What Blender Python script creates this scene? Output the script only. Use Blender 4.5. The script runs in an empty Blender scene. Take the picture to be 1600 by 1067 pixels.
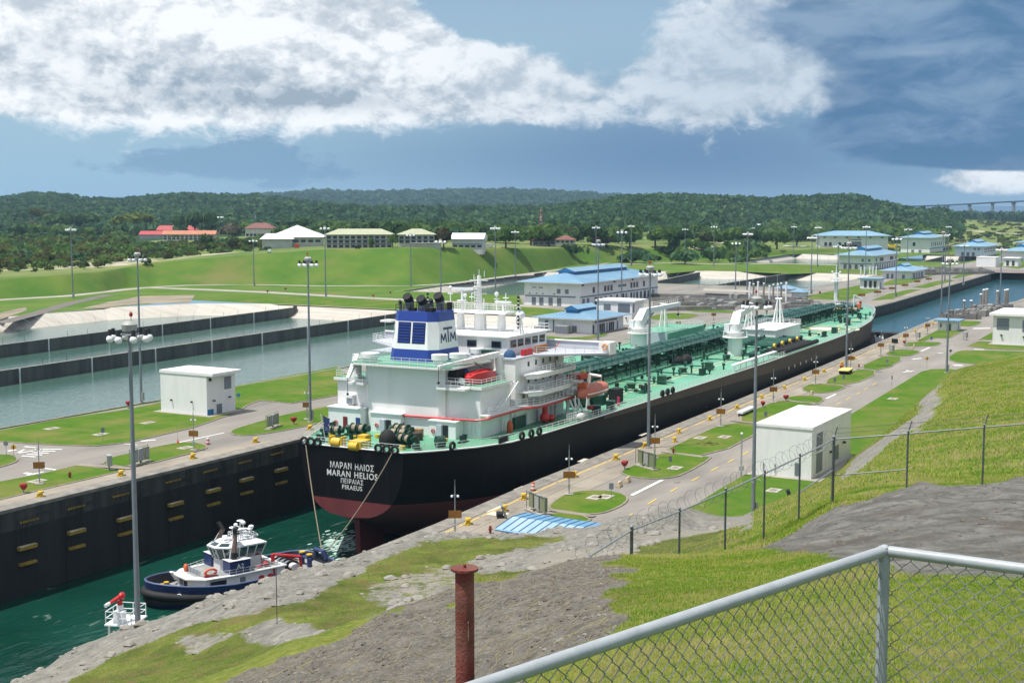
import bpy, bmesh, math, random
import numpy as np
from mathutils import Vector, Matrix
from mathutils.geometry import tessellate_polygon
random.seed(7); np.random.seed(7)
sc = bpy.context.scene
R_ = math.radians
# ------------------------------------------------------------------ camera
# World axes: x runs along the lock towards the bow, y to the left across it, z = 0 is the quay level.
FP, CX, CY, HZ, EYE = 2100.0, 800.0, 533.5, 320.0, 40.0
PITCH = math.atan((CY - HZ) / FP)
YAW = math.atan(1200.0 / math.hypot(FP, CY - HZ))
fx, fy = math.cos(YAW), math.sin(YAW)
rx, ry = math.sin(YAW), -math.cos(YAW)
cam = bpy.data.cameras.new('camera')
cam.sensor_width = 36.0; cam.lens = FP / 1600 * 36.0
cam.clip_start = 0.1; cam.clip_end = 60000
camo = bpy.data.objects.new('camera', cam); sc.collection.objects.link(camo)
camo.location = (0, 0, EYE)
_f = Vector((fx * math.cos(PITCH), fy * math.cos(PITCH), -math.sin(PITCH)))
_r = Vector((rx, ry, 0)); _u = _r.cross(_f)
camo.matrix_world = Matrix(((_r.x, _u.x, -_f.x, 0), (_r.y, _u.y, -_f.y, 0), (_r.z, _u.z, -_f.z, EYE), (0, 0, 0, 1)))
sc.camera = camo
# ------------------------------------------------------------------ sky
SUN_EL = R_(69.0)
_h = Vector((-0.76, 0.65, 0)).normalized()               # horizontal direction towards the sun
SUN_DIR = Vector((_h.x * math.cos(SUN_EL), _h.y * math.cos(SUN_EL), math.sin(SUN_EL)))
world = bpy.data.worlds.new('World'); sc.world = world; world.use_nodes = True
wt = world.node_tree; wn = wt.nodes; wl = wt.links; wn.clear()
def W(kind, **kw):
    n = wn.new(kind)
    for k, v in kw.items():
        if k == 'op': n.operation = v
        else: setattr(n, k, v)
    return n
def wm(op, a, b=None, c=None, clamp=False):
    n = W('ShaderNodeMath', op=op); n.use_clamp = clamp
    for i, v in enumerate((a, b, c)):
        if v is None: continue
        if isinstance(v, (int, float)): n.inputs[i].default_value = v
        else: wl.new(v, n.inputs[i])
    return n.outputs[0]
def wv(op, a, b=None):
    n = W('ShaderNodeVectorMath', op=op)
    for i, v in enumerate((a, b)):
        if v is None: continue
        if isinstance(v, (tuple, list)): n.inputs[i].default_value = v
        else: wl.new(v, n.inputs[i])
    return n.outputs['Value'] if op in ('DOT_PRODUCT', 'LENGTH') else n.outputs[0]
def wmix(f, a, b):
    n = W('ShaderNodeMix', data_type='RGBA')
    for s, v in ((n.inputs[0], f), (n.inputs[6], a), (n.inputs[7], b)):
        if isinstance(v, (int, float)): s.default_value = v
        elif isinstance(v, tuple): s.default_value = (*v, 1)
        else: wl.new(v, s)
    return n.outputs[2]
def wsmooth(x, lo, hi):
    n = W('ShaderNodeMapRange', interpolation_type='SMOOTHSTEP')
    wl.new(x, n.inputs[0]); n.inputs[1].default_value = lo; n.inputs[2].default_value = hi
    return n.outputs[0]
tc = W('ShaderNodeTexCoord').outputs['Generated']
az = wm('ARCTAN2', wv('DOT_PRODUCT', tc, (rx, ry, 0)), wv('DOT_PRODUCT', tc, (fx, fy, 0)))
el = wv('DOT_PRODUCT', tc, (0, 0, 1))
cmb = W('ShaderNodeCombineXYZ'); wl.new(az, cmb.inputs[0]); wl.new(el, cmb.inputs[1])
P0 = cmb.outputs[0]
def sp_(px, py): return (math.atan((px - 800) / FP), (HZ - py) / 2111.0)
def blobs(P, lst):
    tot = None
    for px, py, wx, wy, w in lst:
        x, y = sp_(px, py)
        d = wv('MULTIPLY', wv('SUBTRACT', P, (x, y, 0)), (FP / wx, 2111.0 / wy, 0))
        g = wm('MULTIPLY', wm('EXPONENT', wm('MULTIPLY', wv('DOT_PRODUCT', d, d), -1.0)), w)
        tot = g if tot is None else wm('ADD', tot, g)
    return tot
def fbm(P, sx, sy, det, rough, seed=0.0, dist=0.0):
    n = W('ShaderNodeTexNoise', noise_dimensions='3D')
    v = wv('MULTIPLY', P, (sx, sy, 0)); v = wv('ADD', v, (seed, seed * .7, seed * 1.3))
    wl.new(v, n.inputs['Vector']); n.inputs['Scale'].default_value = 1.0
    n.inputs['Detail'].default_value = det; n.inputs['Roughness'].default_value = rough
    n.inputs['Distortion'].default_value = dist
    return wm('SUBTRACT', n.outputs[0], 0.5)
sky = W('ShaderNodeTexSky', sky_type='NISHITA')
sky.sun_disc = False; sky.sun_elevation = SUN_EL
sky.sun_rotation = math.atan2(SUN_DIR.x, SUN_DIR.y)
sky.altitude = 30; sky.air_density = 1.0; sky.dust_density = 0.6; sky.ozone_density = 2.0
SKY_STRENGTH = 0.10
# clear sky, thickened towards the horizon by moist air
clear = wmix(wsmooth(el, 0.20, 0.0), sky.outputs[0], (3.0, 4.9, 6.5))
rain = blobs(P0, [(1060, 250, 380, 120, 0.95), (1500, 250, 260, 110, 0.3), (620, 250, 260, 60, 0.25)])
base = wmix(wm('MINIMUM', rain, 1.0), clear, (1.30, 2.45, 4.1))
# low slate clouds far off
lowd = wm('ADD', blobs(P0, [(300, 258, 130, 22, .8), (410, 240, 75, 40, .75), (520, 272, 90, 16, .5), (440, 290, 30, 6, .7),
                            (1360, 232, 60, 12, .8), (1300, 262, 40, 8, .5), (1265, 205, 60, 26, .5)]),
          wm('MULTIPLY', fbm(P0, 44, 90, 7, .66, 3.1, .3), 1.5))
base = wmix(wm('MULTIPLY', wm('MULTIPLY', wsmooth(lowd, .26, .60), wsmooth(blobs(P0, [(350, 255, 260, 50, 1), (1320, 230, 120, 60, 1)]), .12, .5)), .70), base, (1.75, 3.15, 4.8))
CUM = [(120, 40, 420, 120, .75), (420, 60, 230, 115, .80), (620, 120, 260, 62, .70), (60, 150, 240, 44, .42),
       (800, 150, 120, 45, .30), (1050, 140, 190, 62, .62), (1180, 70, 130, 70, .50), (1280, 150, 90, 40, .35),
       (1300, 20, 260, 40, .38), (1540, 285, 70, 22, .75), (1590, 262, 40, 16, .5), (1420, 98, 60, 5, .4), (650, 60, 60, 40, .3)]
NEG = [(760, 25, 110, 45, -.8), (560, 20, 34, 24, -.35), (930, 90, 70, 50, -.30)]
cov = blobs(P0, CUM + NEG)
def dens(P):
    n1 = fbm(P, 12, 19, 8, .57, 1.7, .25)
    n2 = fbm(P, 30, 44, 7, .60, 9.2, .25)
    b2 = wm('ABSOLUTE', n2)                                   # rounded billows
    far = wm('MULTIPLY', wsmooth(el, .165, .30), .36)         # fair-weather cloud goes on over the rest of the dome
    d = wm('ADD', cov, far)
    return wm('ADD', d, wm('SUBTRACT', wm('MULTIPLY', n1, 1.0), wm('MULTIPLY', b2, .85)))
d0 = dens(P0)
d1 = dens(wv('ADD', P0, (-0.007, 0.013, 0)))
op = wsmooth(d0, .15, .42)
lit = wsmooth(wm('SUBTRACT', d0, d1), -.22, .16)
shade = blobs(P0, [(330, 152, 240, 22, 1.2), (480, 162, 150, 12, 1.0), (110, 92, 110, 18, .8), (250, 120, 200, 22, .5), (640, 172, 300, 26, .6), (1100, 178, 240, 26, .6)])
litf = wm('SUBTRACT', wm('ADD', wm('MULTIPLY', lit, .85), .30), wm('MULTIPLY', shade, .42), clamp=True)
ccol = wmix(litf, (3.2, 4.0, 4.9), (9.0, 9.3, 9.6))
storm = wm('ADD', blobs(P0, [(1540, 130, 250, 120, 1.0), (1500, 225, 130, 40, .95), (1260, 60, 200, 70, .36), (1600, 238, 120, 36, .9), (1400, 20, 260, 60, .38), (1340, 200, 70, 40, .4)]),
           wm('ADD', wm('MULTIPLY', fbm(P0, 16, 28, 8, .62, 5.5, .3), 1.0), blobs(P0, [(1430, 292, 110, 26, -.9), (1560, 294, 90, 18, -1.0), (1150, 130, 120, 60, -.3)])))
sop = wm('MULTIPLY', wsmooth(storm, .24, .60), wsmooth(blobs(P0, [(1560, 140, 330, 170, 1.0), (1300, 60, 260, 100, .6)]), .06, .40))
scol = wmix(wsmooth(wm('ADD', fbm(P0, 18, 46, 7, .6, 7.7, .4), blobs(P0, [(1430, 95, 90, 8, .18), (1520, 150, 140, 16, .12), (1300, 40, 160, 40, .2), (1500, 255, 200, 30, -.25)])), -.16, .26), (.72, 1.75, 3.3), (2.0, 3.15, 4.7))
withc = wmix(wm('MULTIPLY', op, .95), base, wmix(wm('MULTIPLY', blobs(P0, [(1150, 110, 330, 130, .62)]), 1.0), ccol, (2.9, 4.15, 5.5)))
final = wmix(wm('MULTIPLY', sop, .92), withc, scol)
bg = W('ShaderNodeBackground'); bg.inputs[1].default_value = SKY_STRENGTH
wl.new(final, bg.inputs[0])
world.cycles.sampling_method = 'NONE'
wo = W('ShaderNodeOutputWorld'); wl.new(bg.outputs[0], wo.inputs[0])
# ------------------------------------------------------------------ sun and exposure
sun = bpy.data.lights.new('sun', 'SUN'); sun.energy = 5.0; sun.angle = R_(0.5); sun.color = (1.0, 0.955, 0.88)
suno = bpy.data.objects.new('sun', sun); sc.collection.objects.link(suno)
suno.rotation_euler = SUN_DIR.to_track_quat('Z', 'Y').to_euler()
suno.location = (0, 0, 300)
sc.view_settings.view_transform = 'Standard'; sc.view_settings.look = 'None'
sc.view_settings.exposure = 0.16; sc.view_settings.gamma = 1.0; sc.view_settings.use_curve_mapping = False
sc.cycles.max_bounces = 4; sc.cycles.diffuse_bounces = 2; sc.cycles.glossy_bounces = 2; sc.cycles.transmission_bounces = 2
sc.cycles.transparent_max_bounces = 6; sc.cycles.volume_bounces = 0; sc.cycles.caustics_reflective = False; sc.cycles.caustics_refractive = False
# ------------------------------------------------------------------ helpers
COL = sc.collection
def ray_(px, py):
    u = (px - CX) / FP; v = -(py - CY) / FP
    c, s = math.cos(PITCH), math.sin(PITCH)
    f = c + v * s
    return Vector((u * rx + f * fx, u * ry + f * fy, v * c - s))
def at(px, py, z=0.0):
    d = ray_(px, py); t = (z - EYE) / d.z
    return Vector((d.x * t, d.y * t, z))
def atd(px, py, D):
    d = ray_(px, py); t = D / (d.x * fx + d.y * fy)
    return Vector((d.x * t, d.y * t, EYE + d.z * t))
def at2(px, py, z=0.0):
    p = at(px, py, z); return (p.x, p.y)
class MB:
    def __init__(s): s.v = []; s.f = []; s.m = []; s.mi = 0
    def mat(s, i): s.mi = i; return s
    def add(s, vs, fs):
        o = len(s.v); s.v.extend([tuple(p) for p in vs])
        for f in fs: s.f.append(tuple(o + i for i in f)); s.m.append(s.mi)
        return s
    def box(s, x0, x1, y0, y1, z0, z1):
        return s.add([(x0,y0,z0),(x1,y0,z0),(x1,y1,z0),(x0,y1,z0),(x0,y0,z1),(x1,y0,z1),(x1,y1,z1),(x0,y1,z1)],
                     [(3,2,1,0),(4,5,6,7),(0,1,5,4),(1,2,6,5),(2,3,7,6),(3,0,4,7)])
    def ob(s, c, sz, rz=0.0, rx_=0.0, ry_=0.0):
        m = Matrix.Translation(c) @ Matrix.Rotation(rz, 4, 'Z') @ Matrix.Rotation(ry_, 4, 'Y') @ Matrix.Rotation(rx_, 4, 'X')
        a, b, d = sz[0]/2, sz[1]/2, sz[2]/2
        vs = [m @ Vector(p) for p in ((-a,-b,-d),(a,-b,-d),(a,b,-d),(-a,b,-d),(-a,-b,d),(a,-b,d),(a,b,d),(-a,b,d))]
        return s.add(vs, [(3,2,1,0),(4,5,6,7),(0,1,5,4),(1,2,6,5),(2,3,7,6),(3,0,4,7)])
    def cyl(s, p0, p1, r0, r1=None, n=8, cap=True):
        p0 = Vector(p0); p1 = Vector(p1); r1 = r0 if r1 is None else r1
        d = (p1 - p0)
        if d.length < 1e-9: return s
        d.normalize()
        a = d.orthogonal() if abs(d.z) < .999 else Vector((1, 0, 0)); a.normalize(); b = d.cross(a)
        vs = []
        for p, r in ((p0, r0), (p1, r1)):
            for i in range(n):
                t = 2*math.pi*i/n
                vs.append(p + a*(r*math.cos(t)) + b*(r*math.sin(t)))
        fs = [(i, (i+1) % n, n+(i+1) % n, n+i) for i in range(n)]
        if cap: fs += [tuple(range(n-1, -1, -1)), tuple(range(n, 2*n))]
        return s.add(vs, fs)
    def tube(s, pts, r, n=6, cap=True, closed=False):
        pts = [Vector(p) for p in pts]; k = len(pts); vs = []
        prev = None
        for i, p in enumerate(pts):
            if closed: d = pts[(i+1) % k] - pts[i-1]
            else: d = pts[min(i+1, k-1)] - pts[max(i-1, 0)]
            if d.length < 1e-9: d = Vector((0, 0, 1))
            d.normalize()
            if prev is None: a = d.orthogonal().normalized()
            else:
                a = prev - d*prev.dot(d)
                a = a.normalized() if a.length > 1e-6 else d.orthogonal().normalized()
            prev = a; b = d.cross(a)
            rr = r[i] if isinstance(r, (list, tuple)) else r
            for j in range(n):
                t = 2*math.pi*j/n; vs.append(p + a*(rr*math.cos(t)) + b*(rr*math.sin(t)))
        fs = []
        for i in range(k if closed else k-1):
            i2 = (i+1) % k
            for j in range(n): fs.append((i*n+j, i*n+(j+1) % n, i2*n+(j+1) % n, i2*n+j))
        if cap and not closed: fs += [tuple(range(n-1, -1, -1)), tuple(range((k-1)*n, k*n))]
        return s.add(vs, fs)
    def prism(s, poly, z0, z1, top=True, bottom=True):
        ar = sum(poly[i-1][0]*poly[i][1]-poly[i][0]*poly[i-1][1] for i in range(len(poly)))
        if ar < 0: poly = poly[::-1]
        n = len(poly)
        vs = [(x, y, z0) for x, y in poly] + [(x, y, z1) for x, y in poly]
        fs = [(i, (i+1) % n, n+(i+1) % n, n+i) for i in range(n)]
        if top: fs.append(tuple(range(n, 2*n)))
        if bottom: fs.append(tuple(range(n-1, -1, -1)))
        return s.add(vs, fs)
    def face(s, pts): return s.add(pts, [tuple(range(len(pts)))])
    def loft(s, rings, closed=True, cap=False):
        n = len(rings[0]); vs = [p for r in rings for p in r]; fs = []
        for i in range(len(rings)-1):
            for j in range(n if closed else n-1):
                fs.append((i*n+j, i*n+(j+1) % n, (i+1)*n+(j+1) % n, (i+1)*n+j))
        if cap: fs += [tuple(range(n-1, -1, -1)), tuple(range((len(rings)-1)*n, len(rings)*n))]
        return s.add(vs, fs)
    def ball(s, c, r, nu=10, nv=6, z0=-1.0):
        r = r if isinstance(r, (tuple, list)) else (r, r, r); rings = []
        for i in range(nv+1):
            t = math.asin(z0) + (math.pi/2 - math.asin(z0))*i/nv
            rings.append([(c[0]+r[0]*math.cos(t)*math.cos(2*math.pi*j/nu), c[1]+r[1]*math.cos(t)*math.sin(2*math.pi*j/nu), c[2]+r[2]*math.sin(t)) for j in range(nu)])
        return s.loft(rings)
    def rail(s, pts, h=1.05, r=.035, step=1.6, mids=(.5,), n=4, up=None):
        pts = [Vector(p) for p in pts]
        for k in range(len(pts)-1):
            a, b = pts[k], pts[k+1]; L = (b-a).length; m = max(1, int(round(L/step)))
            for i in range(m + (1 if k == len(pts)-2 else 0)):
                p = a.lerp(b, i/m); s.cyl(p, p+Vector((0,0,h)), r, n=n, cap=False)
            for hh in (1.0,)+tuple(mids):
                s.cyl(a+Vector((0,0,h*hh)), b+Vector((0,0,h*hh)), r*.9, n=n, cap=False)
        return s
    def mesh(s, name, mats, smooth=None):
        me = bpy.data.meshes.new(name); me.from_pydata(s.v, [], s.f); 
        mats = mats if isinstance(mats, (list, tuple)) else [mats]
        for m in mats: me.materials.append(m)
        if len(mats) > 1: me.polygons.foreach_set('material_index', s.m)
        if smooth is not None:
            me.polygons.foreach_set('use_smooth', [True]*len(me.polygons)); me.set_sharp_from_angle(angle=R_(smooth))
        me.update(); return me
    def build(s, name, mats, parent=None, smooth=None, loc=None, rz=0.0):
        o = bpy.data.objects.new(name, s.mesh(name, mats, smooth)); COL.objects.link(o)
        if parent: o.parent = parent
        if loc is not None: o.location = loc
        if rz: o.rotation_euler = (0, 0, rz)
        return o
SPLIT = {'valve_wheels': 'valve', 'vent_posts': 'vent_post', 'forward_gear': 'deck_machine', 'deck_container': 'deck_container', 'deck_bins': 'deck_bin', 'pedestal_rollers': 'pedestal_roller', 'yellow_bollards': 'yellow_bollard',
         'funnel_gear': 'funnel_fitting', 'fire_lockers': 'fire_locker', 'copper_barrels': 'barrel', 'signal_lamps': 'signal_lamp', 'wall_pipes': 'wall_pipe', 'spare_hoses': 'spare_hose', 'draft_marks': 'draft_mark', 'searchlights': 'searchlight',
         'deck_screens': 'deck_screen', 'bitt_caps': 'bitt_cap', 'mast_lamps': 'mast_lamp', 'drum_flanges': 'drum_flange', 'winch_flanges': 'winch_flange', 'pipe_joints': 'pipe_joint', 'outlets': 'outlet', 'mast_antennas': 'mast_antenna', 'mast_dome': 'mast_dome'}
def build_parts(mb, name, m, parent, smooth):
    """a part; loose pieces of the listed kinds become parts of their own"""
    if name not in SPLIT: return mb.build(name, m, parent, smooth)
    par = list(range(len(mb.v)))
    def root(i):
        while par[i] != i: par[i] = par[par[i]]; i = par[i]
        return i
    for f in mb.f:
        a = root(f[0])
        for i in f[1:]: par[root(i)] = a
    isl = {}
    for f in mb.f: isl.setdefault(root(f[0]), []).append(f)
    out = None
    for fs in isl.values():
        ids = sorted({i for f in fs for i in f}); mp = {i: k for k, i in enumerate(ids)}
        q = MB(); q.add([mb.v[i] for i in ids], [tuple(mp[i] for i in f) for f in fs]); o = q.build(SPLIT[name], m, parent, smooth); out = out or o
    return out
def tag(o, label=None, cat=None, group=None, kind=None):
    if label: o['label'] = label
    if cat: o['category'] = cat
    if group: o['group'] = group
    if kind: o['kind'] = kind
    return o
def thing(name, label, cat, loc=(0, 0, 0), rz=0.0, group=None):
    o = bpy.data.objects.new(name, None); COL.objects.link(o); o.location = loc; o.rotation_euler = (0, 0, rz)
    o.empty_display_size = .5
    return tag(o, label, cat, group)
def kids(o): return [c for c in COL.objects if c.parent == o]
def copy_tree(root, loc, rz=0.0, label=None, scale=None):
    r = root.copy(); COL.objects.link(r); r.location = loc; r.rotation_euler = (0, 0, rz)
    if scale: r.scale = scale
    if label: r['label'] = label
    for c in TREE[root.name]:
        k = c.copy(); COL.objects.link(k); k.parent = r
        for g in TREE.get(c.name, ()):
            q = g.copy(); COL.objects.link(q); q.parent = k
    return r
TREE = {}
def learn(root):
    """remember a prototype's parts so that copies need no search"""
    ch = list(root.children); TREE[root.name] = ch
    for c in ch: TREE[c.name] = list(c.children)
    return root
def dup(o, loc, rz=0.0, parent=None, scale=None):
    c = o.copy(); COL.objects.link(c); c.location = loc; c.rotation_euler = (0, 0, rz)
    if parent: c.parent = parent
    if scale: c.scale = scale
    return c
def sheet(name, outer, holes, z, mat_, kind='structure'):
    loops = [[Vector((x, y, 0)) for x, y in l] for l in [outer]+holes]
    tris = tessellate_polygon(loops); vs = [(p.x, p.y, z) for l in loops for p in l]
    fs = []
    for t in tris:
        a, b, c = (vs[i] for i in t)
        if (b[0]-a[0])*(c[1]-a[1])-(b[1]-a[1])*(c[0]-a[0]) < 0: t = (t[0], t[2], t[1])
        fs.append(t)
    o = MB().add(vs, fs).build(name, mat_)
    if kind: o['kind'] = kind
    return o
# ------------------------------------------------------------------ materials
def mat(name, col, rough=.6, col2=None, scale=1.0, lo=.35, hi=.65, detail=5, metal=0.0, bump=0.0, bscale=None, spec=None,
        col3=None, scale3=.1, lo3=.45, hi3=.6, coords='Object', stretch=None, rand=0.0, alpha=None, coat=0.0, sub=None, dist=0.0):
    m = bpy.data.materials.new(name); m.use_nodes = True
    t = m.node_tree; n = t.nodes; l = t.links; b = n['Principled BSDF']
    b.inputs['Base Color'].default_value = (*col, 1); b.inputs['Roughness'].default_value = rough; b.inputs['Metallic'].default_value = metal
    if spec is not None: b.inputs['Specular IOR Level'].default_value = spec
    if coat: b.inputs['Coat Weight'].default_value = coat
    vec = None
    def V():
        nonlocal vec
        if vec is None:
            if coords == 'World': vec = n.new('ShaderNodeNewGeometry').outputs['Position']
            else: vec = n.new('ShaderNodeTexCoord').outputs[coords]
            if stretch:
                mp = n.new('ShaderNodeMapping'); mp.inputs['Scale'].default_value = stretch; l.new(vec, mp.inputs[0]); vec = mp.outputs[0]
        return vec
    def noise(sca, det, r=.6):
        x = n.new('ShaderNodeTexNoise'); x.inputs['Scale'].default_value = sca; x.inputs['Detail'].default_value = det
        x.inputs['Roughness'].default_value = r; x.inputs['Distortion'].default_value = dist; l.new(V(), x.inputs['Vector']); return x.outputs[0]
    def ramp(f, a, c):
        r = n.new('ShaderNodeMapRange'); l.new(f, r.inputs[0]); r.inputs[1].default_value = a; r.inputs[2].default_value = c; return r.outputs[0]
    def mix(f, a, c):
        x = n.new('ShaderNodeMix'); x.data_type = 'RGBA'; l.new(f, x.inputs[0])
        for s_, q in ((x.inputs[6], a), (x.inputs[7], c)):
            if isinstance(q, tuple): s_.default_value = (*q, 1)
            else: l.new(q, s_)
        return x.outputs[2]
    cur = col
    if col2 is not None: cur = mix(ramp(noise(scale, detail), lo, hi), col, col2)
    if col3 is not None: cur = mix(ramp(noise(scale3, 4), lo3, hi3), cur, col3)
    if rand:
        oi = n.new('ShaderNodeObjectInfo'); hsv = n.new('ShaderNodeHueSaturation')
        r = n.new('ShaderNodeMapRange'); l.new(oi.outputs['Random'], r.inputs[0]); r.inputs[3].default_value = 1-rand; r.inputs[4].default_value = 1+rand
        l.new(r.outputs[0], hsv.inputs['Value'])
        if isinstance(cur, tuple): hsv.inputs['Color'].default_value = (*cur, 1)
        else: l.new(cur, hsv.inputs['Color'])
        cur = hsv.outputs[0]
    if not isinstance(cur, tuple): l.new(cur, b.inputs['Base Color'])
    if bump:
        bp = n.new('ShaderNodeBump'); bp.inputs['Strength'].default_value = bump; bp.inputs['Distance'].default_value = .1
        l.new(noise(bscale or scale*3, 6), bp.inputs['Height']); l.new(bp.outputs[0], b.inputs['Normal'])
    return m
def leafy(m, w=.45, gain=1.25):
    """let some light through thin leaves"""
    t = m.node_tree; n = t.nodes; l = t.links; b = n['Principled BSDF']; tr = n.new('ShaderNodeBsdfTranslucent'); mx = n.new('ShaderNodeMixShader'); mx.inputs[0].default_value = w
    src = b.inputs['Base Color']
    if src.is_linked: l.new(src.links[0].from_socket, tr.inputs[0])
    else: tr.inputs[0].default_value = src.default_value
    l.new(b.outputs[0], mx.inputs[1]); l.new(tr.outputs[0], mx.inputs[2]); l.new(mx.outputs[0], n['Material Output'].inputs[0]); return m
CON = mat('concrete', (.30,.262,.208), .85, (.195,.172,.142), .22, .36, .66, 8, bump=.25, bscale=2.0, col3=(.16,.145,.125), scale3=.045, lo3=.54, hi3=.72, coords='World', stretch=(.35, 1.0, 1.0), rand=.07)
ROAD = mat('road_concrete', (.255,.235,.205), .85, (.185,.172,.152), .12, .35, .65, 7, bump=.2, bscale=2.5, col3=(.135,.127,.116), scale3=.06, lo3=.56, hi3=.75, coords='World', stretch=(.3,1,1), rand=.05)
CONL = mat('pale_concrete', (.36,.335,.285), .85, (.26,.24,.21), .1, .35, .7, 7, coords='World', bump=.15, bscale=1.5)
WALLC = mat('dark_wet_concrete', (.024,.023,.022), .75, (.010,.010,.010), .35, .35, .65, 8, coords='World', stretch=(1, 1, .12), bump=.3, bscale=1.5, col3=(.05,.048,.044), scale3=.25, lo3=.6, hi3=.8)
BASW = mat('basin_wall_concrete', (.105,.105,.095), .85, (.045,.047,.043), .3, .35, .65, 8, coords='World', stretch=(1, 1, .15), bump=.2, bscale=1.2)
COPE = mat('coping_concrete', (.26,.24,.205), .85, (.15,.14,.125), .5, .35, .65, 6, coords='World', bump=.2)
LAWN = mat('lawn_grass', (.045,.118,.005), .9, (.085,.155,.009), .35, .32, .70, 10, col3=(.165,.160,.042), scale3=.09, lo3=.46, hi3=.74, bump=.6, bscale=5.0, coords='World', spec=.15)
SLOPE = mat('bank_grass', (.055,.130,.014), .9, (.105,.165,.024), .05, .35, .66, 10, col3=(.155,.150,.048), scale3=.022, lo3=.52, hi3=.74, bump=.5, bscale=1.2, coords='World', spec=.15)
SCRUB = mat('scrub_ground', (.095,.150,.040), .95, (.19,.21,.075), .03, .4, .62, 10, col3=(.42,.38,.30), scale3=.010, lo3=.60, hi3=.66, bump=.5, bscale=.6, coords='World', spec=.1)
FLOORG = mat('forest_floor', (.030,.065,.022), .95, (.018,.042,.016), .02, coords='World', spec=.1)
EARTH = mat('earth', (.20,.16,.10), .95, (.12,.14,.05), .02, coords='World', spec=.1)
KERB = mat('kerb_concrete', (.29,.245,.195), .85, (.17,.15,.125), 1.2, coords='World')
WMARK = mat('white_road_paint', (.78,.78,.76), .7, (.55,.55,.53), 1.5, .45, .75, coords='World')
YMARK = mat('yellow_road_paint', (.70,.46,.06), .7, (.50,.38,.12), 1.2, .45, .75, coords='World')
LINER = mat('white_basin_liner', (.48,.45,.395), .8, (.34,.31,.26), .22, .4, .75, 8, coords='World', stretch=(1, .15, .3), bump=.1)
WHITE = mat('white_render', (.80,.80,.80), .7, (.69,.69,.68), .8, .45, .8, 8, bump=.05, stretch=(1, 1, .18), col3=(.58,.56,.52), scale3=.5, lo3=.62, hi3=.85)
WHITE2 = mat('white_roof_membrane', (.82,.82,.81), .6, (.66,.66,.65), .35, .45, .8, 7)
SHIPW = mat('white_ship_paint', (.80,.80,.79), .45, (.67,.67,.64), .5, .5, .8, 8, stretch=(1, 1, .2), col3=(.55,.45,.34), scale3=1.1, lo3=.70, hi3=.88)
_unused = mat('spare_cream', (.62,.58,.48), .8, (.50,.47,.39), .5)
GREYP = mat('grey_panel', (.18,.20,.24), .5, (.15,.17,.20), .8)
LOUV = mat('louvre_grey', (.26,.29,.33), .5)
BAND = mat('slate_band', (.13,.16,.22), .6)
GLASS = mat('dark_glass', (.02,.028,.035), .08, spec=.8)
BLUEROOF = mat('sky_blue_metal_roof', (.150,.285,.41), .5, (.21,.345,.45), .12, .35, .7, 5, bump=.03, rand=.05)
BLUEDK = mat('deep_blue_fascia', (.025,.16,.36), .45)
GALV = mat('galvanised_steel', (.37,.40,.43), .45, (.27,.30,.33), 2.0, metal=.55)
MASTG = mat('grey_mast_steel', (.24,.27,.31), .45, (.19,.22,.26), .8, metal=.35)
LAMPW = mat('white_lamp_shell', (.78,.80,.82), .35)
BLACK = mat('black_fitting', (.016,.016,.018), .5)
YEL = mat('yellow_paint', (.62,.42,.03), .55, (.48,.31,.03), 3.0, .45, .7)
RED = mat('red_cover', (.36,.014,.018), .6, (.24,.012,.018), 3.0)
RUSTO = mat('rust_orange_board', (.27,.115,.012), .6, (.20,.08,.01), 3.0)
GREYC = mat('cabinet_grey', (.36,.37,.35), .5, (.30,.31,.29), 3.0)
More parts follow.
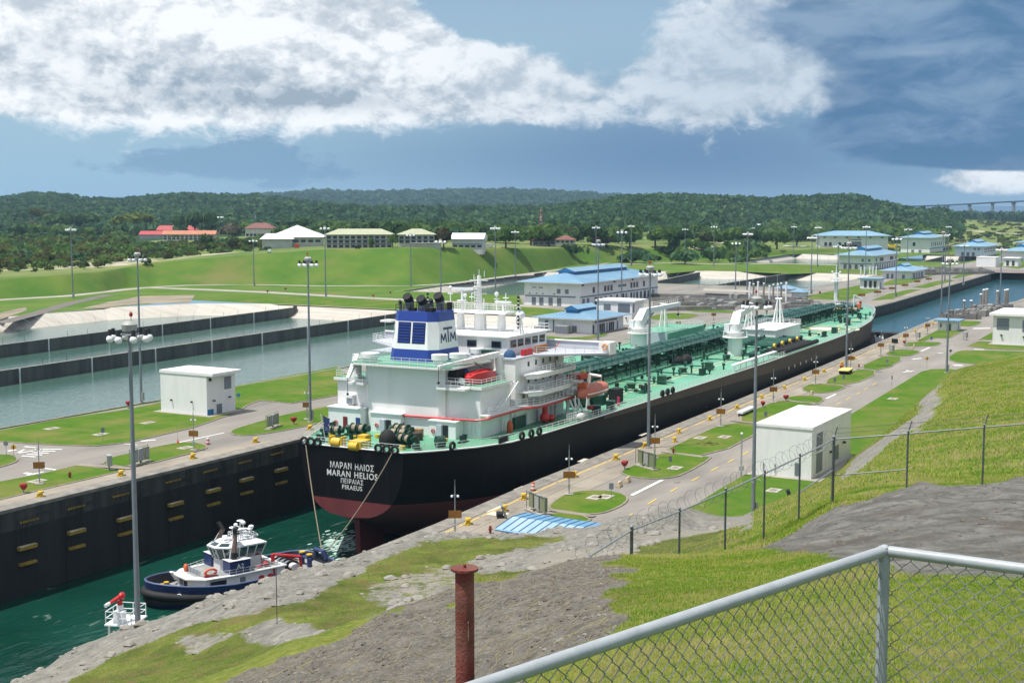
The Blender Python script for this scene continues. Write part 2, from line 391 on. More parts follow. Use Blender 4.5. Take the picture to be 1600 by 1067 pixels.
def water(name, col, rough, bs, strength, col2=None, scale=.02, foam=None):
    m = bpy.data.materials.new(name); m.use_nodes = True; t = m.node_tree; n = t.nodes; l = t.links; b = n['Principled BSDF']
    b.inputs['Base Color'].default_value = (*col, 1); b.inputs['Roughness'].default_value = rough; b.inputs['IOR'].default_value = 1.33
    g = n.new('ShaderNodeNewGeometry').outputs['Position']
    if col2:
        x = n.new('ShaderNodeTexNoise'); x.inputs['Scale'].default_value = scale; x.inputs['Detail'].default_value = 6; l.new(g, x.inputs['Vector'])
        r = n.new('ShaderNodeMapRange'); l.new(x.outputs[0], r.inputs[0]); r.inputs[1].default_value = .38; r.inputs[2].default_value = .65
        k = n.new('ShaderNodeMix'); k.data_type = 'RGBA'; l.new(r.outputs[0], k.inputs[0]); k.inputs[6].default_value = (*col, 1); k.inputs[7].default_value = (*col2, 1)
        cur = k.outputs[2]
        if foam:
            mp = n.new('ShaderNodeMapping'); mp.inputs['Scale'].default_value = (.10, .35, 1); mp.inputs['Rotation'].default_value = (0, 0, .35); l.new(g, mp.inputs[0])
            f = n.new('ShaderNodeTexNoise'); f.inputs['Scale'].default_value = 1.0; f.inputs['Detail'].default_value = 9; f.inputs['Roughness'].default_value = .62; f.inputs['Distortion'].default_value = 1.2
            l.new(mp.outputs[0], f.inputs['Vector'])
            fr = n.new('ShaderNodeMapRange'); l.new(f.outputs[0], fr.inputs[0]); fr.inputs[1].default_value = foam[0]; fr.inputs[2].default_value = foam[1]; fr.inputs[4].default_value = foam[2]
            k2 = n.new('ShaderNodeMix'); k2.data_type = 'RGBA'; l.new(fr.outputs[0], k2.inputs[0]); l.new(cur, k2.inputs[6]); k2.inputs[7].default_value = (.55, .68, .62, 1)
            cur = k2.outputs[2]
        l.new(cur, b.inputs['Base Color'])
    hs = []
    for sca, w in bs:
        x = n.new('ShaderNodeTexNoise'); x.inputs['Scale'].default_value = sca; x.inputs['Detail'].default_value = 4; x.inputs['Distortion'].default_value = .6
        mp = n.new('ShaderNodeMapping'); mp.inputs['Scale'].default_value = (.6, 1.3, 1); mp.inputs['Rotation'].default_value = (0, 0, .5); l.new(g, mp.inputs[0]); l.new(mp.outputs[0], x.inputs['Vector'])
        q = n.new('ShaderNodeMath'); q.operation = 'MULTIPLY'; l.new(x.outputs[0], q.inputs[0]); q.inputs[1].default_value = w; hs.append(q.outputs[0])
    h = hs[0]
    for o in hs[1:]:
        q = n.new('ShaderNodeMath'); q.operation = 'ADD'; l.new(h, q.inputs[0]); l.new(o, q.inputs[1]); h = q.outputs[0]
    bp = n.new('ShaderNodeBump'); bp.inputs['Strength'].default_value = strength; bp.inputs['Distance'].default_value = .5
    l.new(h, bp.inputs['Height']); l.new(bp.outputs[0], b.inputs['Normal'])
    return m
WCHAM = water('chamber_water', (.0025,.032,.021), .07, [(.35, 1.0), (1.2, .35)], .5, (.006,.052,.036), .05, foam=(.62, .80, .55))
WBAS = water('basin_water', (.055,.118,.095), .08, [(.5, .5), (1.6, .25)], .38, (.085,.150,.125), .01)
WFAR = water('far_water', (.035,.10,.13), .1, [(.2, .6)], .3)
WUP = water('upper_water', (.020,.085,.10), .09, [(.4, .6), (1.4, .25)], .3, (.03,.10,.11), .02)
# ------------------------------------------------------------------ the lock: ground, chamber, basins
LW = [(20,143.5),(169,144),(440,147),(500,140),(525,136.3),(560,136.5),(834,145)]
RW = [(20,89),(136,90),(169,92),(326,97),(419,101),(488,104),(598,92.5),(842,102)]
def yat(line, x):
    for (a, b), (c, d) in zip(line, line[1:]):
        if x <= c or (c, d) == line[-1]: return b+(d-b)*(x-a)/(c-a)
WZ, BZ = -12.0, -3.6
HOLE1 = [(30,196),(424,200),(424,396),(30,392)]
HOLE2 = [(519,292),(634,287),(634,196),(780,198),(776,250),(768,300),(703,386),(519,354)]
HOLE3 = [(895,262),(1075,258),(1080,345),(895,330)]
HOLE4 = [(968,190),(1110,190),(1110,246),(968,246)]
cham = RW + LW[::-1]
BIG = 16000
ground = sheet('ground', [(-700,-BIG),(BIG,-BIG),(BIG,BIG),(-700,BIG)], [cham, HOLE1, HOLE2, HOLE3, HOLE4], 0.0, SLOPE)
sheet('chamber_water', [(20,80),(467,80),(467,160),(20,160)], [], WZ, WCHAM)
sheet('upper_chamber_water', [(470,80),(850,80),(850,160),(470,160)], [], -4.2, WUP)
MB().box(466.5,471,98,150,-14,-4.1).build('sill_gate', WALLC)['kind'] = 'structure'
def rect(x0, y0, x1, y1): return [(x0,y0),(x1,y0),(x1,y1),(x0,y1)]
sheet('basin_water', rect(28,190,440,400), [], BZ, WBAS)
sheet('basin_water', rect(515,190,770,390), [], BZ, WBAS)
sheet('basin_water', rect(890,186,1115,350), [], BZ, WBAS)
# quay pavements
right_quay = sheet('quay_pavement', [(x, y-2.4) for x, y in RW[:7]] + [(900,90),(900,-60),(20,-60)], [], .012, ROAD)
left_quay = sheet('quay_pavement', [(x, y+2.4) for x, y in LW] + [(834,196),(632,196),(632,286),(560,288),(520,292),(470,262),(428,250),(428,199),(30,195.5),(20,150)], [], .012, ROAD)
sheet('quay_pavement', [(834,132),(1000,128),(1300,150),(1300,186),(885,186),(885,250),(834,250)], [], .012, ROAD)
def slabs(parent, line, side, x0, x1, rows, step, m):
    """concrete slabs laid in rows along a lock wall, each its own piece, joints open"""
    x = x0; k = 0
    while x < x1:
        xa, xb = x+.03, x+step-.03; x += step
        for a, b in rows:
            p = [(xa, yat(line, xa)+side*a), (xb, yat(line, xb)+side*a), (xb, yat(line, xb)+side*(b-.06)), (xa, yat(line, xa)+side*(b-.06))]
            cx = sum(q[0] for q in p)/4; cy = sum(q[1] for q in p)/4
            dz = random.uniform(0, .012)
            o = MB().prism([(q[0]-cx, q[1]-cy) for q in p], -.02, .03+dz, bottom=False).build('slab', m, parent, loc=(cx, cy, .012))
slabs(right_quay, RW, -1, 120, 470, [(2.4, 5.6), (5.62, 9.4)], 6.0, CON)
slabs(left_quay, LW, 1, 80, 176, [(2.4, 6.4)], 6.0, CON)
slabs(left_quay, LW, 1, 505, 832, [(2.4, 7.4)], 9.0, CON)
# lock walls, block by block, with coping stones
WALLU = mat('stained_upper_wall', (.070,.068,.062), .8, (.022,.022,.021), .6, .35, .62, 8, coords='World', stretch=(1, 1, .10), bump=.3, bscale=1.5)
def lock_wall(label, line, side, xs, depth, joint=.07, thick=2.4):
    t = thing('lock_wall', label, 'wall')
    for xa, xb in zip(xs, xs[1:]):
        a, b = xa+joint/2, xb-joint/2
        dy = random.uniform(-.02, .03)
        p = [(a, yat(line, a)+dy*side), (b, yat(line, b)+dy*side), (b, yat(line, b)+side*thick), (a, yat(line, a)+side*thick)]
        cx = (a+b)/2; cy = yat(line, cx)
        q = [(x-cx, y-cy) for x, y in p]
        MB().prism(q, -depth, -2.9).build('wall_block', WALLC, t, loc=(cx, cy, 0))
        MB().prism([(x, y-(side*.05 if i < 2 else 0)) for i, (x, y) in enumerate(q)], -2.898, -.35).build('upper_course', WALLU, t, loc=(cx, cy, 0))
        q2 = [(x-cx, y-cy-(side*.18 if i < 2 else 0)) for i, (x, y) in enumerate(p)]
        MB().prism(q2, -.347, .11).build('coping_stone', COPE, t, loc=(cx, cy, 0))
    return t
lwall = lock_wall('dark wet concrete lock wall hung with yellow fender beams left of the tanker', LW, 1, [20+12*i for i in range(14)]+[200+20*i for i in range(32)], 15)
rwall = lock_wall('concrete lock wall below the pale quay edge right of the tanker', RW, -1, [20+15*i for i in range(39)]+[620,680,740,842], 15)
gate = thing('lock_gate', 'steel rolling gate closing the far end of the chamber', 'gate')
MB().box(838,846,98,150,-14,-.2).build('gate_leaf', WALLC, gate)
MB().box(836.5,847.5,98,150,-.2,.15).build('walkway', mat('gate_walkway_red', (.30,.16,.13), .8, (.22,.2,.19), .5), gate)
MB().rail([(837,99,.15),(837,149,.15)], 1.1, .06, 3).rail([(847,99,.15),(847,149,.15)], 1.1, .06, 3).build('hand_rail', GALV, gate)
def on_wall(px, py, y=143.7):
    d = ray_(px, py); t = y/d.y; return Vector((d.x*t, y, EYE+d.z*t))
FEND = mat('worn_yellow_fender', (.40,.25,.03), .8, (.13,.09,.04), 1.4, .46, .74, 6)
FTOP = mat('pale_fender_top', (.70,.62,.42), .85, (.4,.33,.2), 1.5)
fp = None
for i, (px, py) in enumerate([(-38,878),(40,853),(117,829),(193,809),(272,786),(331,765),(383,748),(437,733)]):
    p = on_wall(px, py); L = 2.9
    f = thing('fender_beam', ['yellow fender pair cut by the left picture edge', 'leftmost whole yellow fender pair on the dark lock wall', 'second whole yellow fender pair from the left on the lock wall',
        'third whole yellow fender pair on the lock wall, left of the near light mast', 'fourth yellow fender pair on the lock wall, above the tug', 'fifth yellow fender pair, nearer the tanker than the tug',
        'sixth yellow fender pair, next but one to the tanker', 'last yellow fender pair on the lock wall, right beside the tanker stern'][i], 'fender', p, 0, 'fenders hung on the left lock wall')
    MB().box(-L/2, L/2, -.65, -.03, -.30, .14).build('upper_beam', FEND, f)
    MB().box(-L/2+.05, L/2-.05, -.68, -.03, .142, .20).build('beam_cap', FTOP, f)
    MB().box(-L/2+.15, L/2, -.5, -.03, -2.45, -2.1).build('lower_beam', FEND, f)
    for dx in (-1.3, -.45, .45, 1.3): MB().cyl((dx,-.2,.24),(dx*.92,-.08,-p.z-1.5),.05,n=4,cap=False).build('chain', BLACK, f)
for i, (px, py) in enumerate([(45,813),(118,792),(188,773),(270,751),(328,735),(382,721),(432,708)]):
    p = on_wall(px, py)
    f = thing('ladder_bracket', 'row of yellow chips below the quay edge, number %s from the left' % ['one','two','three','four','five','six','seven'][i], 'bracket', p, 0, 'yellow chip rows below the left quay edge')
    for k in range(7): MB().box(-1.5+k*.46, -1.2+k*.46, -.14, -.02, -.14, .1).build('chip', FEND, f)
# recessed dark panels of the wall face
PAN = mat('wall_recess_panel', (.03,.03,.03), .6)
for px, py in [(68,800),(146,783),(222,766),(292,748),(350,731),(405,716)]:
    p = on_wall(px, py); MB().box(-1.2, 1.2, -.06, -.02, -.16, .16).build('recess_cover', PAN, lwall, loc=p)
# ---- water saving basins: walls and liners
def basin_wall(label, a, b, z0, z1, th, every, poles=True):
    A, B = Vector((*a, 0)), Vector((*b, 0)); d = (B-A); L = d.length; ang = math.atan2(d.y, d.x)
    t = thing('basin_wall', label, 'wall', (A.x, A.y, 0), ang)
    n = max(1, round(L/every))
    for i in range(n):
        MB().box(i*L/n+.04, (i+1)*L/n-.04, -th/2, th/2, z0, z1).build('wall_panel', BASW, t)
    MB().box(-.1, L+.1, -th/2-.1, th/2+.1, z1+.002, z1+.12).build('coping', COPE, t)
    if poles:
        for i in range(n):
            x = i*L/n+.02
            MB().box(x-.16, x+.16, -th/2-.28, -th/2-.003, z0+2.4, z1+.1).build('white_strip', WMARK, t)
            for q in (.33, .66): MB().cyl((x+q*L/n, 0, z1+.12), (x+q*L/n, 0, z1+1.7), .06, n=4).build('rod', BLACK, t)
    return t
w1 = basin_wall('long dark concrete wall between the two near basins, left of the tanker funnel', (100,258), (425,283), -7, 0, .9, 26)
w2 = basin_wall('dark concrete wall of the farther left basin ending in a curved tip', (120,302), (412,333), -7, 0, .9, 26)
MB().loft([[(x, y, -7), (x, y, 0)] for x, y in [(292.5,.45),(297,1.2),(301,3),(304,6),(304.3,5.6),(301.2,2.4),(297.1,.4),(292.5,-.45)]], closed=False).build('wall_tip', BASW, w2)
w3 = basin_wall('dark wall across the middle basin right of the big blue roofed building', (604,243), (762,248), -7, 0, .9, 22)
w4 = basin_wall('short dark basin wall behind the big blue roofed building', (640,281), (752,299), -7, 0, .9, 22, False)
w5 = basin_wall('far dark basin wall ending by the blue roofed control buildings', (968,218), (1080,226), -7, 0, .9, 30, False)
def liner(name, inner, outer):
    m = MB()
    for i in range(len(inner)-1):
        a, b, c, d = Vector((*inner[i], BZ-1.5)), Vector((*inner[i+1], BZ-1.5)), Vector((*outer[i+1], .05)), Vector((*outer[i], .05))
        n = max(1, int((c-d).length/7))
        for k in range(n):
            s0, s1 = k/n+.0008, (k+1)/n-.0008
            q = [a.lerp(b, s0), a.lerp(b, s1), d.lerp(c, s1), d.lerp(c, s0)]
            m.face(q)
    o = m.build(name, LINER); return tag(o, kind='structure')
liner('basin_liner', [(60,370),(300,375),(362,380),(394,368),(402,345),(402,316),(403,286),(403,255),(401,198)], [(60,390),(290,393),(376,397),(412,381),(426,350),(426,316),(426,286),(426,250),(426,197)])
liner('basin_liner', [(519,346),(690,374),(740,300),(746,272),(752,250),(758,198)], [(512,354),(703,387),(767,302),(772,272),(776,250),(782,198)])
liner('basin_liner', [(895,325),(1062,338),(1066,262)], [(890,331),(1080,348),(1084,258)])
liner('basin_liner', [(1096,246),(1096,190)], [(1114,250),(1114,188)])
for a, b in (((519,293),(634,288)), ((634,288),(634,196)), ((30,196.6),(424,200.6)), ((968,246.5),(968,190))):
    tag(basin_wall('low concrete basin edge', a, b, -7, .02, .5, 40, False), kind='structure')
for o in COL.objects:
    if o.get('kind') == 'structure' and o.name.startswith('basin_wall'):
        o.name = 'basin_edge'
        for k in ('label', 'category'):
            if k in o: del o[k]
# ---- lawns with kerbs, given by their outlines on the quay
def offset(poly, d):
    n = len(poly); ar = sum(poly[i-1][0]*poly[i][1]-poly[i][0]*poly[i-1][1] for i in range(n))
    s = 1 if ar > 0 else -1; out = []
    for i in range(n):
        p0, p1, p2 = Vector(poly[i-1]), Vector(poly[i]), Vector(poly[(i+1) % n])
        e1 = (p1-p0).normalized(); e2 = (p2-p1).normalized()
        n1 = Vector((e1.y, -e1.x))*s; n2 = Vector((e2.y, -e2.x))*s
        b = n1+n2
        b = b/(max(.35, b.length_squared/2)) if b.length > .1 else n1
        out.append((p1.x+b.x*d, p1.y+b.y*d))
    return out
def smooth_poly(p, it=2):
    for _ in range(it):
        q = []
        for i in range(len(p)):
            a, b = p[i], p[(i+1) % len(p)]
            q += [(a[0]*.75+b[0]*.25, a[1]*.75+b[1]*.25), (a[0]*.25+b[0]*.75, a[1]*.25+b[1]*.75)]
        p = q
    return p
def lawn(px, it=2, h=.13, kerb=.32, m=None):
    w = [at2(*p) for p in px]
    if it: w = smooth_poly(w, it)
    tag(MB().prism(w, -.1, h, bottom=False).build('lawn', m or LAWN), kind='structure')
    if kerb:
        o, i = offset(w, kerb), offset(w, .01)
        k = MB(); n = len(w)
        top = [(*p, h+.015) for p in o]; inn = [(*p, h+.015) for p in i]; bot = [(*p, -.05) for p in o]
        k.loft([bot, top, inn]); tag(k.build('kerb', KERB), kind='structure')
lawn([(858,797),(862,788),(880,775),(905,768),(945,767),(972,772),(981,780),(968,792),(930,806)])
lawn([(790,835),(856,800),(926,809),(905,822),(860,845)], 1)
lawn([(969,737),(978,743),(1005,748),(1040,748),(1066,742),(1111,716),(1102,714),(1040,709),(1024,712),(1000,725)], 1)
lawn([(1036,706),(1071,690),(1078,686),(1137,660),(1203,666),(1112,714)], 1)
lawn([(1144,657),(1200,632),(1222,626),(1262,632),(1275,632),(1206,664)], 1)
lawn([(1224,625),(1240,619),(1276,619),(1288,624),(1277,631)], 1)
lawn([(1252,609),(1262,602),(1276,600),(1326,604),(1302,613),(1270,615)], 1)
lawn([(1279,599),(1337,577),(1376,581),(1329,603)], 1)
lawn([(1341,575),(1372,561),(1380,557),(1415,559),(1378,580)], 1)
lawn([(1380,555),(1397,546.5),(1425,547.5),(1440,550),(1417,558)], 1)
lawn([(1411,539.5),(1421,535),(1465,535),(1471,536.5),(1461,541),(1416,541.5)], 1)
lawn([(1431,534.5),(1452,523),(1468,515),(1493,518.5),(1508,516),(1493,523),(1482,529.5),(1457,528),(1441,535)], 1)
lawn([(1496,501.5),(1526,502.2),(1535,504),(1518,510.5),(1494,509.6)], 1)
lawn([(1530,531),(1550,520),(1620,522),(1620,532)], 0)
lawn([(1512,541),(1529,534),(1551,535),(1640,541),(1640,549),(1540,545.5)], 0)
lawn([(1479,561),(1496,549.5),(1510,547.5),(1640,551),(1700,580),(1500,568.5)], 1)
lawn([(1030,824),(1137,757.5),(1200,722.5),(1337,643.5),(1440,581),(1456,577.5),(1480,577),(1560,585),(1500,640),(1380,760),(1250,830),(1100,862)], 0, kerb=.0)
lawn([(-160,704),(0,674),(87,656.5),(200,640.5),(262,627.5),(370,603),(527,573.5),(560,600),(527,618),(455,630.5),(430,628),(405,626),(385,633.5),(366,646),(300,668.5),(200,691.5),(150,697),(100,696),(60,694),(0,690),(-120,706)], 0)
lawn([(-60,708),(0,711),(19,711.5),(27,718),(22,723),(0,730),(-60,745)], 1)
lawn([(-60,766),(0,753.5),(60,742.5),(122,727.5),(172,735),(190,736),(0,780.5),(-60,797)], 0)
lawn([(146,722.5),(262,694.5),(298,691.5),(320,695.5),(322,702),(206,731.5)], 1)
lawn([(359,674.5),(378,667.5),(455,645.5),(535,632),(540,652),(455,671),(400,680),(368,681)], 1)
lawn([(1257,464),(1300,455),(1342,446),(1347,452),(1377,452),(1350,460),(1325,469),(1261,467.5)], 0)
lawn([(1362,469.5),(1387,460),(1422,452.5),(1438,453),(1412,461),(1394,467.5)], 0)
lawn([(1426,449.5),(1462,440),(1485,437),(1490,439),(1447,450.5)], 0)
lawn([(1376,446),(1390,438.5),(1402,436.5),(1440,436.5),(1425,441),(1411,445)], 0)
lawn([(1487,434.5),(1507,426),(1521,426.5),(1526,428),(1492,435.5)], 0)
lawn([(1444,430),(1470,425),(1482,427),(1452,431.5)], 0)
lawn([(1016,500),(1016,494.5),(1047,489),(1085,491),(1093,493),(1070,499.5)], 1)
lawn([(1047,482),(1077,483),(1162,487),(1161,490),(1085,487.5)], 0)
lawn([(841,529),(842,524),(895,530),(950,520.5),(947,525),(904,533)], 1)
lawn([(1555,412),(1600,408),(1640,410),(1590,420),(1562,416)], 0)
# bank grass between the basins and the cross road, and the strips by the big building
tag(sheet('verge', [(436,196),(463,255),(466,300),(466,400),(428,402),(428,250)], [], .03, LAWN), kind='structure')
tag(sheet('verge', [at2(800,483),at2(830,482.5),at2(868,489),at2(868,496),at2(800,491)], [], .034, LAWN), kind='structure')
tag(sheet('verge', [at2(1040,428),at2(1040,424.5),at2(1250,412.5),at2(1330,416),at2(1330,424),at2(1236,428.5),at2(1105,422)], [], .03, LAWN), kind='structure')
tag(sheet('verge', [at2(1265,423.5),at2(1500,427),at2(1500,423),at2(1330,418)], [], .034, LAWN), kind='structure')
# service roads beside the basins
def road(px, w, z=.05, m=None, name='service_road'):
    pts = [Vector(at2(*p)) for p in px]; L = []; Rr = []
    for i, p in enumerate(pts):
        d = (pts[min(i+1, len(pts)-1)]-pts[max(i-1, 0)]).normalized(); q = Vector((-d.y, d.x))*w/2
        L.append(p+q); Rr.append(p-q)
    mb = MB()
    for i in range(len(pts)-1): mb.face([(*Rr[i], z), (*Rr[i+1], z), (*L[i+1], z), (*L[i], z)])
    return tag(mb.build(name, m or CONL), kind='structure')
road([(-200,486),(0,468.5),(100,463),(180,454),(230,449.5),(300,452),(400,456),(560,465),(700,472),(860,480)], 9)
road([(230,449.5),(290,446),(380,444.5),(500,447),(640,446.5),(700,444),(800,431),(860,423.5),(900,418.5)], 6, .056)
road([(940,414),(1040,411),(1130,413),(1220,412),(1330,415)], 8, .05)
road([(0,505),(60,489),(110,474),(170,461)], 6, .06, mat('dark_ramp', (.16,.14,.12), .9, (.11,.10,.09), .3, coords='World'))
sheet('yard', [at2(900,418),at2(950,412),at2(960,409),at2(930,414)], [], .062, CONL)
dirt = mat('bare_dirt', (.30,.25,.17), .95, (.17,.145,.11), .15, .4, .6, 8, coords='World', stretch=(.3, 1, 1), bump=.3)
sheet('dirt_patch', [at2(128,482),at2(170,472),at2(220,463),at2(305,461),at2(296,474),at2(230,474.5),at2(160,481)], [], .07, dirt)
sheet('dirt_patch', [at2(-30,496),at2(0,489),at2(40,480),at2(42,485),at2(0,500)], [], .07, dirt)
# ---- road markings
def mark(a, b, w, m=WMARK, z=.062):
    A, B = Vector(at2(*a)), Vector(at2(*b)); d = (B-A).normalized(); q = Vector((-d.y, d.x))*w/2
    o = MB().face([(*(A-q), z), (*(B-q), z), (*(B+q), z), (*(A+q), z)]).build('road_marking', m); return tag(o, kind='structure')
mark((987,774),(1035,750),.55); mark((1291,623),(1306,616),.5); mark((1439,549),(1453,543),.5)
for a, b in [((975,811),(988,803)),((1012,788),(1025,780)),((1047,769),(1059,762)),((1080,752),(1092,745.5)),((1111,736),(1122,730)),((1137,723),(1147,717.5)),((1160,711),(1170,705.5)),((1181,700),(1189,695)),
             ((1290,641.5),(1298,637)),((1306,633),(1314,629)),((1322,625),(1329,621)),((1337,617),(1344,613)),((1350,609.5),(1356,606)),((1363,602),(1370,598.5))]: mark(a, b, .22, YMARK)
x = 122
while x < 470:   # yellow line along the right quay, worn through in places
    for off in (3.0,):
        a, b = x, x+5.4; p = [(a, yat(RW, a)-off), (b, yat(RW, b)-off), (b, yat(RW, b)-off-.22), (a, yat(RW, a)-off-.22)]
        tag(MB().face([(*q, .066) for q in p[::-1]]).build('road_marking', YMARK), kind='structure')
    x += 6.0 if random.random() < .8 else 9.0
for i in range(5): mark((34+i*8.2, 712.5-i*2.6), (56+i*10.2, 714.5-i*2.9+(-.4)), .55)
mark((24,709),(52,704.5),.45); mark((38,698),(56,699.5),.6); mark((66,731.5),(89,734.5),.5); mark((42,743),(68,737.5),.5); mark((39,739),(48,741),.8)
mark((220,689.5),(243,687.5),.8); mark((193,693.5),(215,695.5),.35); mark((280,691.5),(350,676.5),.4); mark((12,705),(25,703),.8); mark((25,709.5),(38,702.5),.4)
mark((1411,582),(1428,579.5),.5); mark((1417,579),(1422,581.5),.8); mark((1425,561.5),(1440,560),.9); mark((1465,552),(1474,551.5),.8); mark((1490,571),(1504,571),2.2); mark((1522,546),(1538,546.5),1.2)
for i in range(9): mark((1521+i*3, 514.4-i*.05), (1522.2+i*3, 512.6-i*.05), .35)
# quay patches and drain covers
PATCH = mat('pale_patch', (.60,.55,.46), .85, (.5,.46,.39), .8, coords='World'); PLATE = mat('drain_plate', (.20,.17,.14), .8)
for a, b, w in [((752,799),(781,788),2.2),((772,806),(784,801),2.4),((728,801),(738,796),.8),((806,766),(820,760),.8),((905,722),(916,717),.8),((1000,681),(1010,676.5),.8),((1100,637),(1112,631.5),.8)]: mark(a, b, w, PATCH, .068)
for px, py in [(745,820),(763,812),(804,794),(881,759),(951,731),(1058,753.5),(1020,690),(1250,663)]:
    x, y = at2(px, py); tag(MB().prism([(x-.45,y-.35),(x+.45,y-.35),(x+.45,y+.35),(x-.45,y+.35)], .04, .07).build('drain_cover', PLATE), kind='structure')
PAD = mat('pad_concrete', (.45,.42,.36), .85, (.3,.28,.24), 1.5)
for i, (px, py, lab) in enumerate([(81,669.5,'at the left end of the long lawn'),(157,678.5,'by the thin sign on the long lawn'),(231,660.5,'left of the white cube building'),(930,777,'at the middle of the rounded near island'),(946,776,'right of the middle of the rounded near island'),
        (1055,731,'by the thin sign on the second island'),(1094,684,'by the hydrant on the long third island'),(1132,682.5,'near the road side of the third island'),(1209,766,'left of the foot of the right white block'),(1395,623,'out on the wide lawn past the right white block'),(290,699.5,'under the camera pole on the small left island'),(58,751.5,'beside the leftmost camera pole')]):
    x, y = at2(px, py, .14)
    o = MB().prism(rect(x-1.3, y-.9, x+1.3, y+.9), .1, .2).build('access_hatch', PAD); tag(o, 'concrete hatch slab ' + lab, 'hatch')
    MB().prism(rect(x-.55, y-.4, x+.55, y+.4), .201, .24).build('lid', PLATE, o)
# paths across the islands
for a, b, w in [((1098,715),(1034,706.5),.9),((1206,665),(1142,658),.9),((1282,632),(1222,626),.8),((1330,604),(1275,600),.8),((1378,581),(1338,576.5),.8),((860,797.5),(929,808),1.2),((122,727),(205,733),1.5)]: mark(a, b, w, CON, .158)
# ------------------------------------------------------------------ the hill the camera stands on
# Survey points: (bearing as photo column, sight line row, distance). Between them the surface is interpolated.
HP = [
 # ground around the camera and the bank inside the near fence
 (-300,1900,6),(300,1900,6),(900,1750,5.5),(1400,1500,5.5),(1900,1450,5.5),(700,1330,8),(1000,1230,7),(1400,1220,7),(1800,1200,7),
 (1100,1060,9.5),(1400,1060,9.0),(1600,1060,8.8),(1100,960,14),(1300,960,13),(1450,985,11.5),(1600,985,11.2),(1100,900,20),(1000,930,17),(900,1000,13.5),
 (1100,879,25),(1000,879,25),(900,883,25),(1200,875,25),(1285,880,20),(1440,913,15.5),(1600,920,14.5),(1800,925,14.5),
 # bare soil bank on the left
 (725,1075,14.2),(560,1066,15.5),(900,1066,11.2),(380,1070,17.5),(200,1130,19),(0,1200,21),(-300,1280,23),(610,977,19.5),(750,921,22.5),(500,1020,18.3),(820,960,16.5),(680,1010,16),
 # dark mound on the right
 (1310,802,34),(1450,757,38),(1600,751,40),(1800,745,42),(1450,830,24),(1600,830,23.5),(1360,850,24),(1500,790,31),(1600,785,30),(1260,838,30),
 # drop behind it and the foot of the security fence
 (1305,793,46.3),(1419,783,46.5),(1538,776,46.8),(1700,768,47.5),(1250,822,45),(1195,850,43.2),(1134,881,41.4),(1062,918,39.4),(987,965,37.2),(904,1010,35.5),(1380,802,42),(1500,800,42),
 (1230,858,40),(1160,905,38),
 # hidden fall behind the left bank
 (610,1035,40),(380,1100,38),(750,1010,40),(200,1170,38),(-100,1210,38),(850,985,38),(500,1010,50),(300,1090,48),
 # terrace with grass and rock
 (421,976,64),(421,905,77),(300,960,73),(250,1060,60),(380,1050,56),(100,1110,58),(0,1140,56),(-300,1200,52),(560,950,70),(560,880,86),(700,930,70),(700,870,90),(860,880,78),(860,850,98),(1000,876,80),(1000,850,100),(1090,838,118),(1090,866,90),(640,950,62),
 (640,832,104),(560,862,98),(480,888,94),(400,912,90),(300,942,86),(170,986,83),(80,1031,79),(0,1068,75),(-150,1130,72),(-300,1180,70),
 (780,837,108),(700,835,106),(950,822,116),(870,831,112),(1020,806,128),(1060,800,138),
 # cliff down to the quay
 (640,880,110),(400,970,98),(170,1065,92),(0,1160,84),(-150,1240,80),(780,870,114),(950,850,122),(-300,1300,78),
 # far side of the security fence: grass bank falling to the lawn
 (1150,868,58),(1200,838,54),(1250,812,54),(1303,788,58),(1130,850,78),(1180,830,75),(1120,836,118),(1160,822,140),(1200,815,120),(1250,800,90),(1350,765,64),(1420,757,62),(1320,752,130),(1270,778,140),
 (1400,722,98),(1450,702,108),(1550,652,146),(1550,602,222),(1480,640,190),(1600,560,330),(1600,610,200),(1600,680,110),(1550,720,82),(1340,738,150),(1500,590,290),(1800,560,280),(1800,640,140),(1800,700,80),(1480,603,232),(1462,612,222),(1450,640,212),(1420,668,190),
]
# where the bank meets the level lawn, and just beyond it (below the lawn)
FOOT = [(1200,800),(1250,785),(1290,768),(1330,727),(1380,690),(1425,655),(1452,628),(1468,603),(1490,583),(1540,571),(1600,556),(1700,545),(1150,822),(1100,838)]
PTS = [(a, b, c) for a, b, c in HP]
for px, py in FOOT:
    D = 2111*40/(py-HZ); PTS.append((px, py, D)); PTS.append((px, HZ+2111*46/(D*1.12), D*1.12))
for px in (-300,0,300,640,900,1000,1070): 
    D = {-300:84,0:90,300:103,640:116,900:124,1000:132,1070:150}[px]; PTS.append((px, HZ+2111*44/D, D)); PTS.append((px, HZ+2111*48/(D*1.2), D*1.2))
PTS = np.array(PTS, float)
KX, KD = 1/260.0, 2.6
_A = np.stack([PTS[:, 0]*KX, np.log(PTS[:, 2])*KD], 1)
_q = PTS[:, 1]
def _ker(r): return r
_d = np.sqrt(((_A[:, None]-_A[None])**2).sum(-1)); _n = len(_A)
_M = np.zeros((_n+3, _n+3)); _M[:_n, :_n] = _ker(_d) - np.eye(_n)*.004
_M[:_n, _n] = 1; _M[:_n, _n+1:] = _A; _M[_n, :_n] = 1; _M[_n+1:, :_n] = _A.T
_w = np.linalg.solve(_M, np.concatenate([_q, np.zeros(3)]))
def hill_row(px, D):
    P = np.stack([np.asarray(px, float)*KX, np.log(np.asarray(D, float))*KD], -1)
    r = np.sqrt(((P[..., None, :]-_A)**2).sum(-1))
    return _ker(r) @ _w[:_n] + _w[_n] + P @ _w[_n+1:]
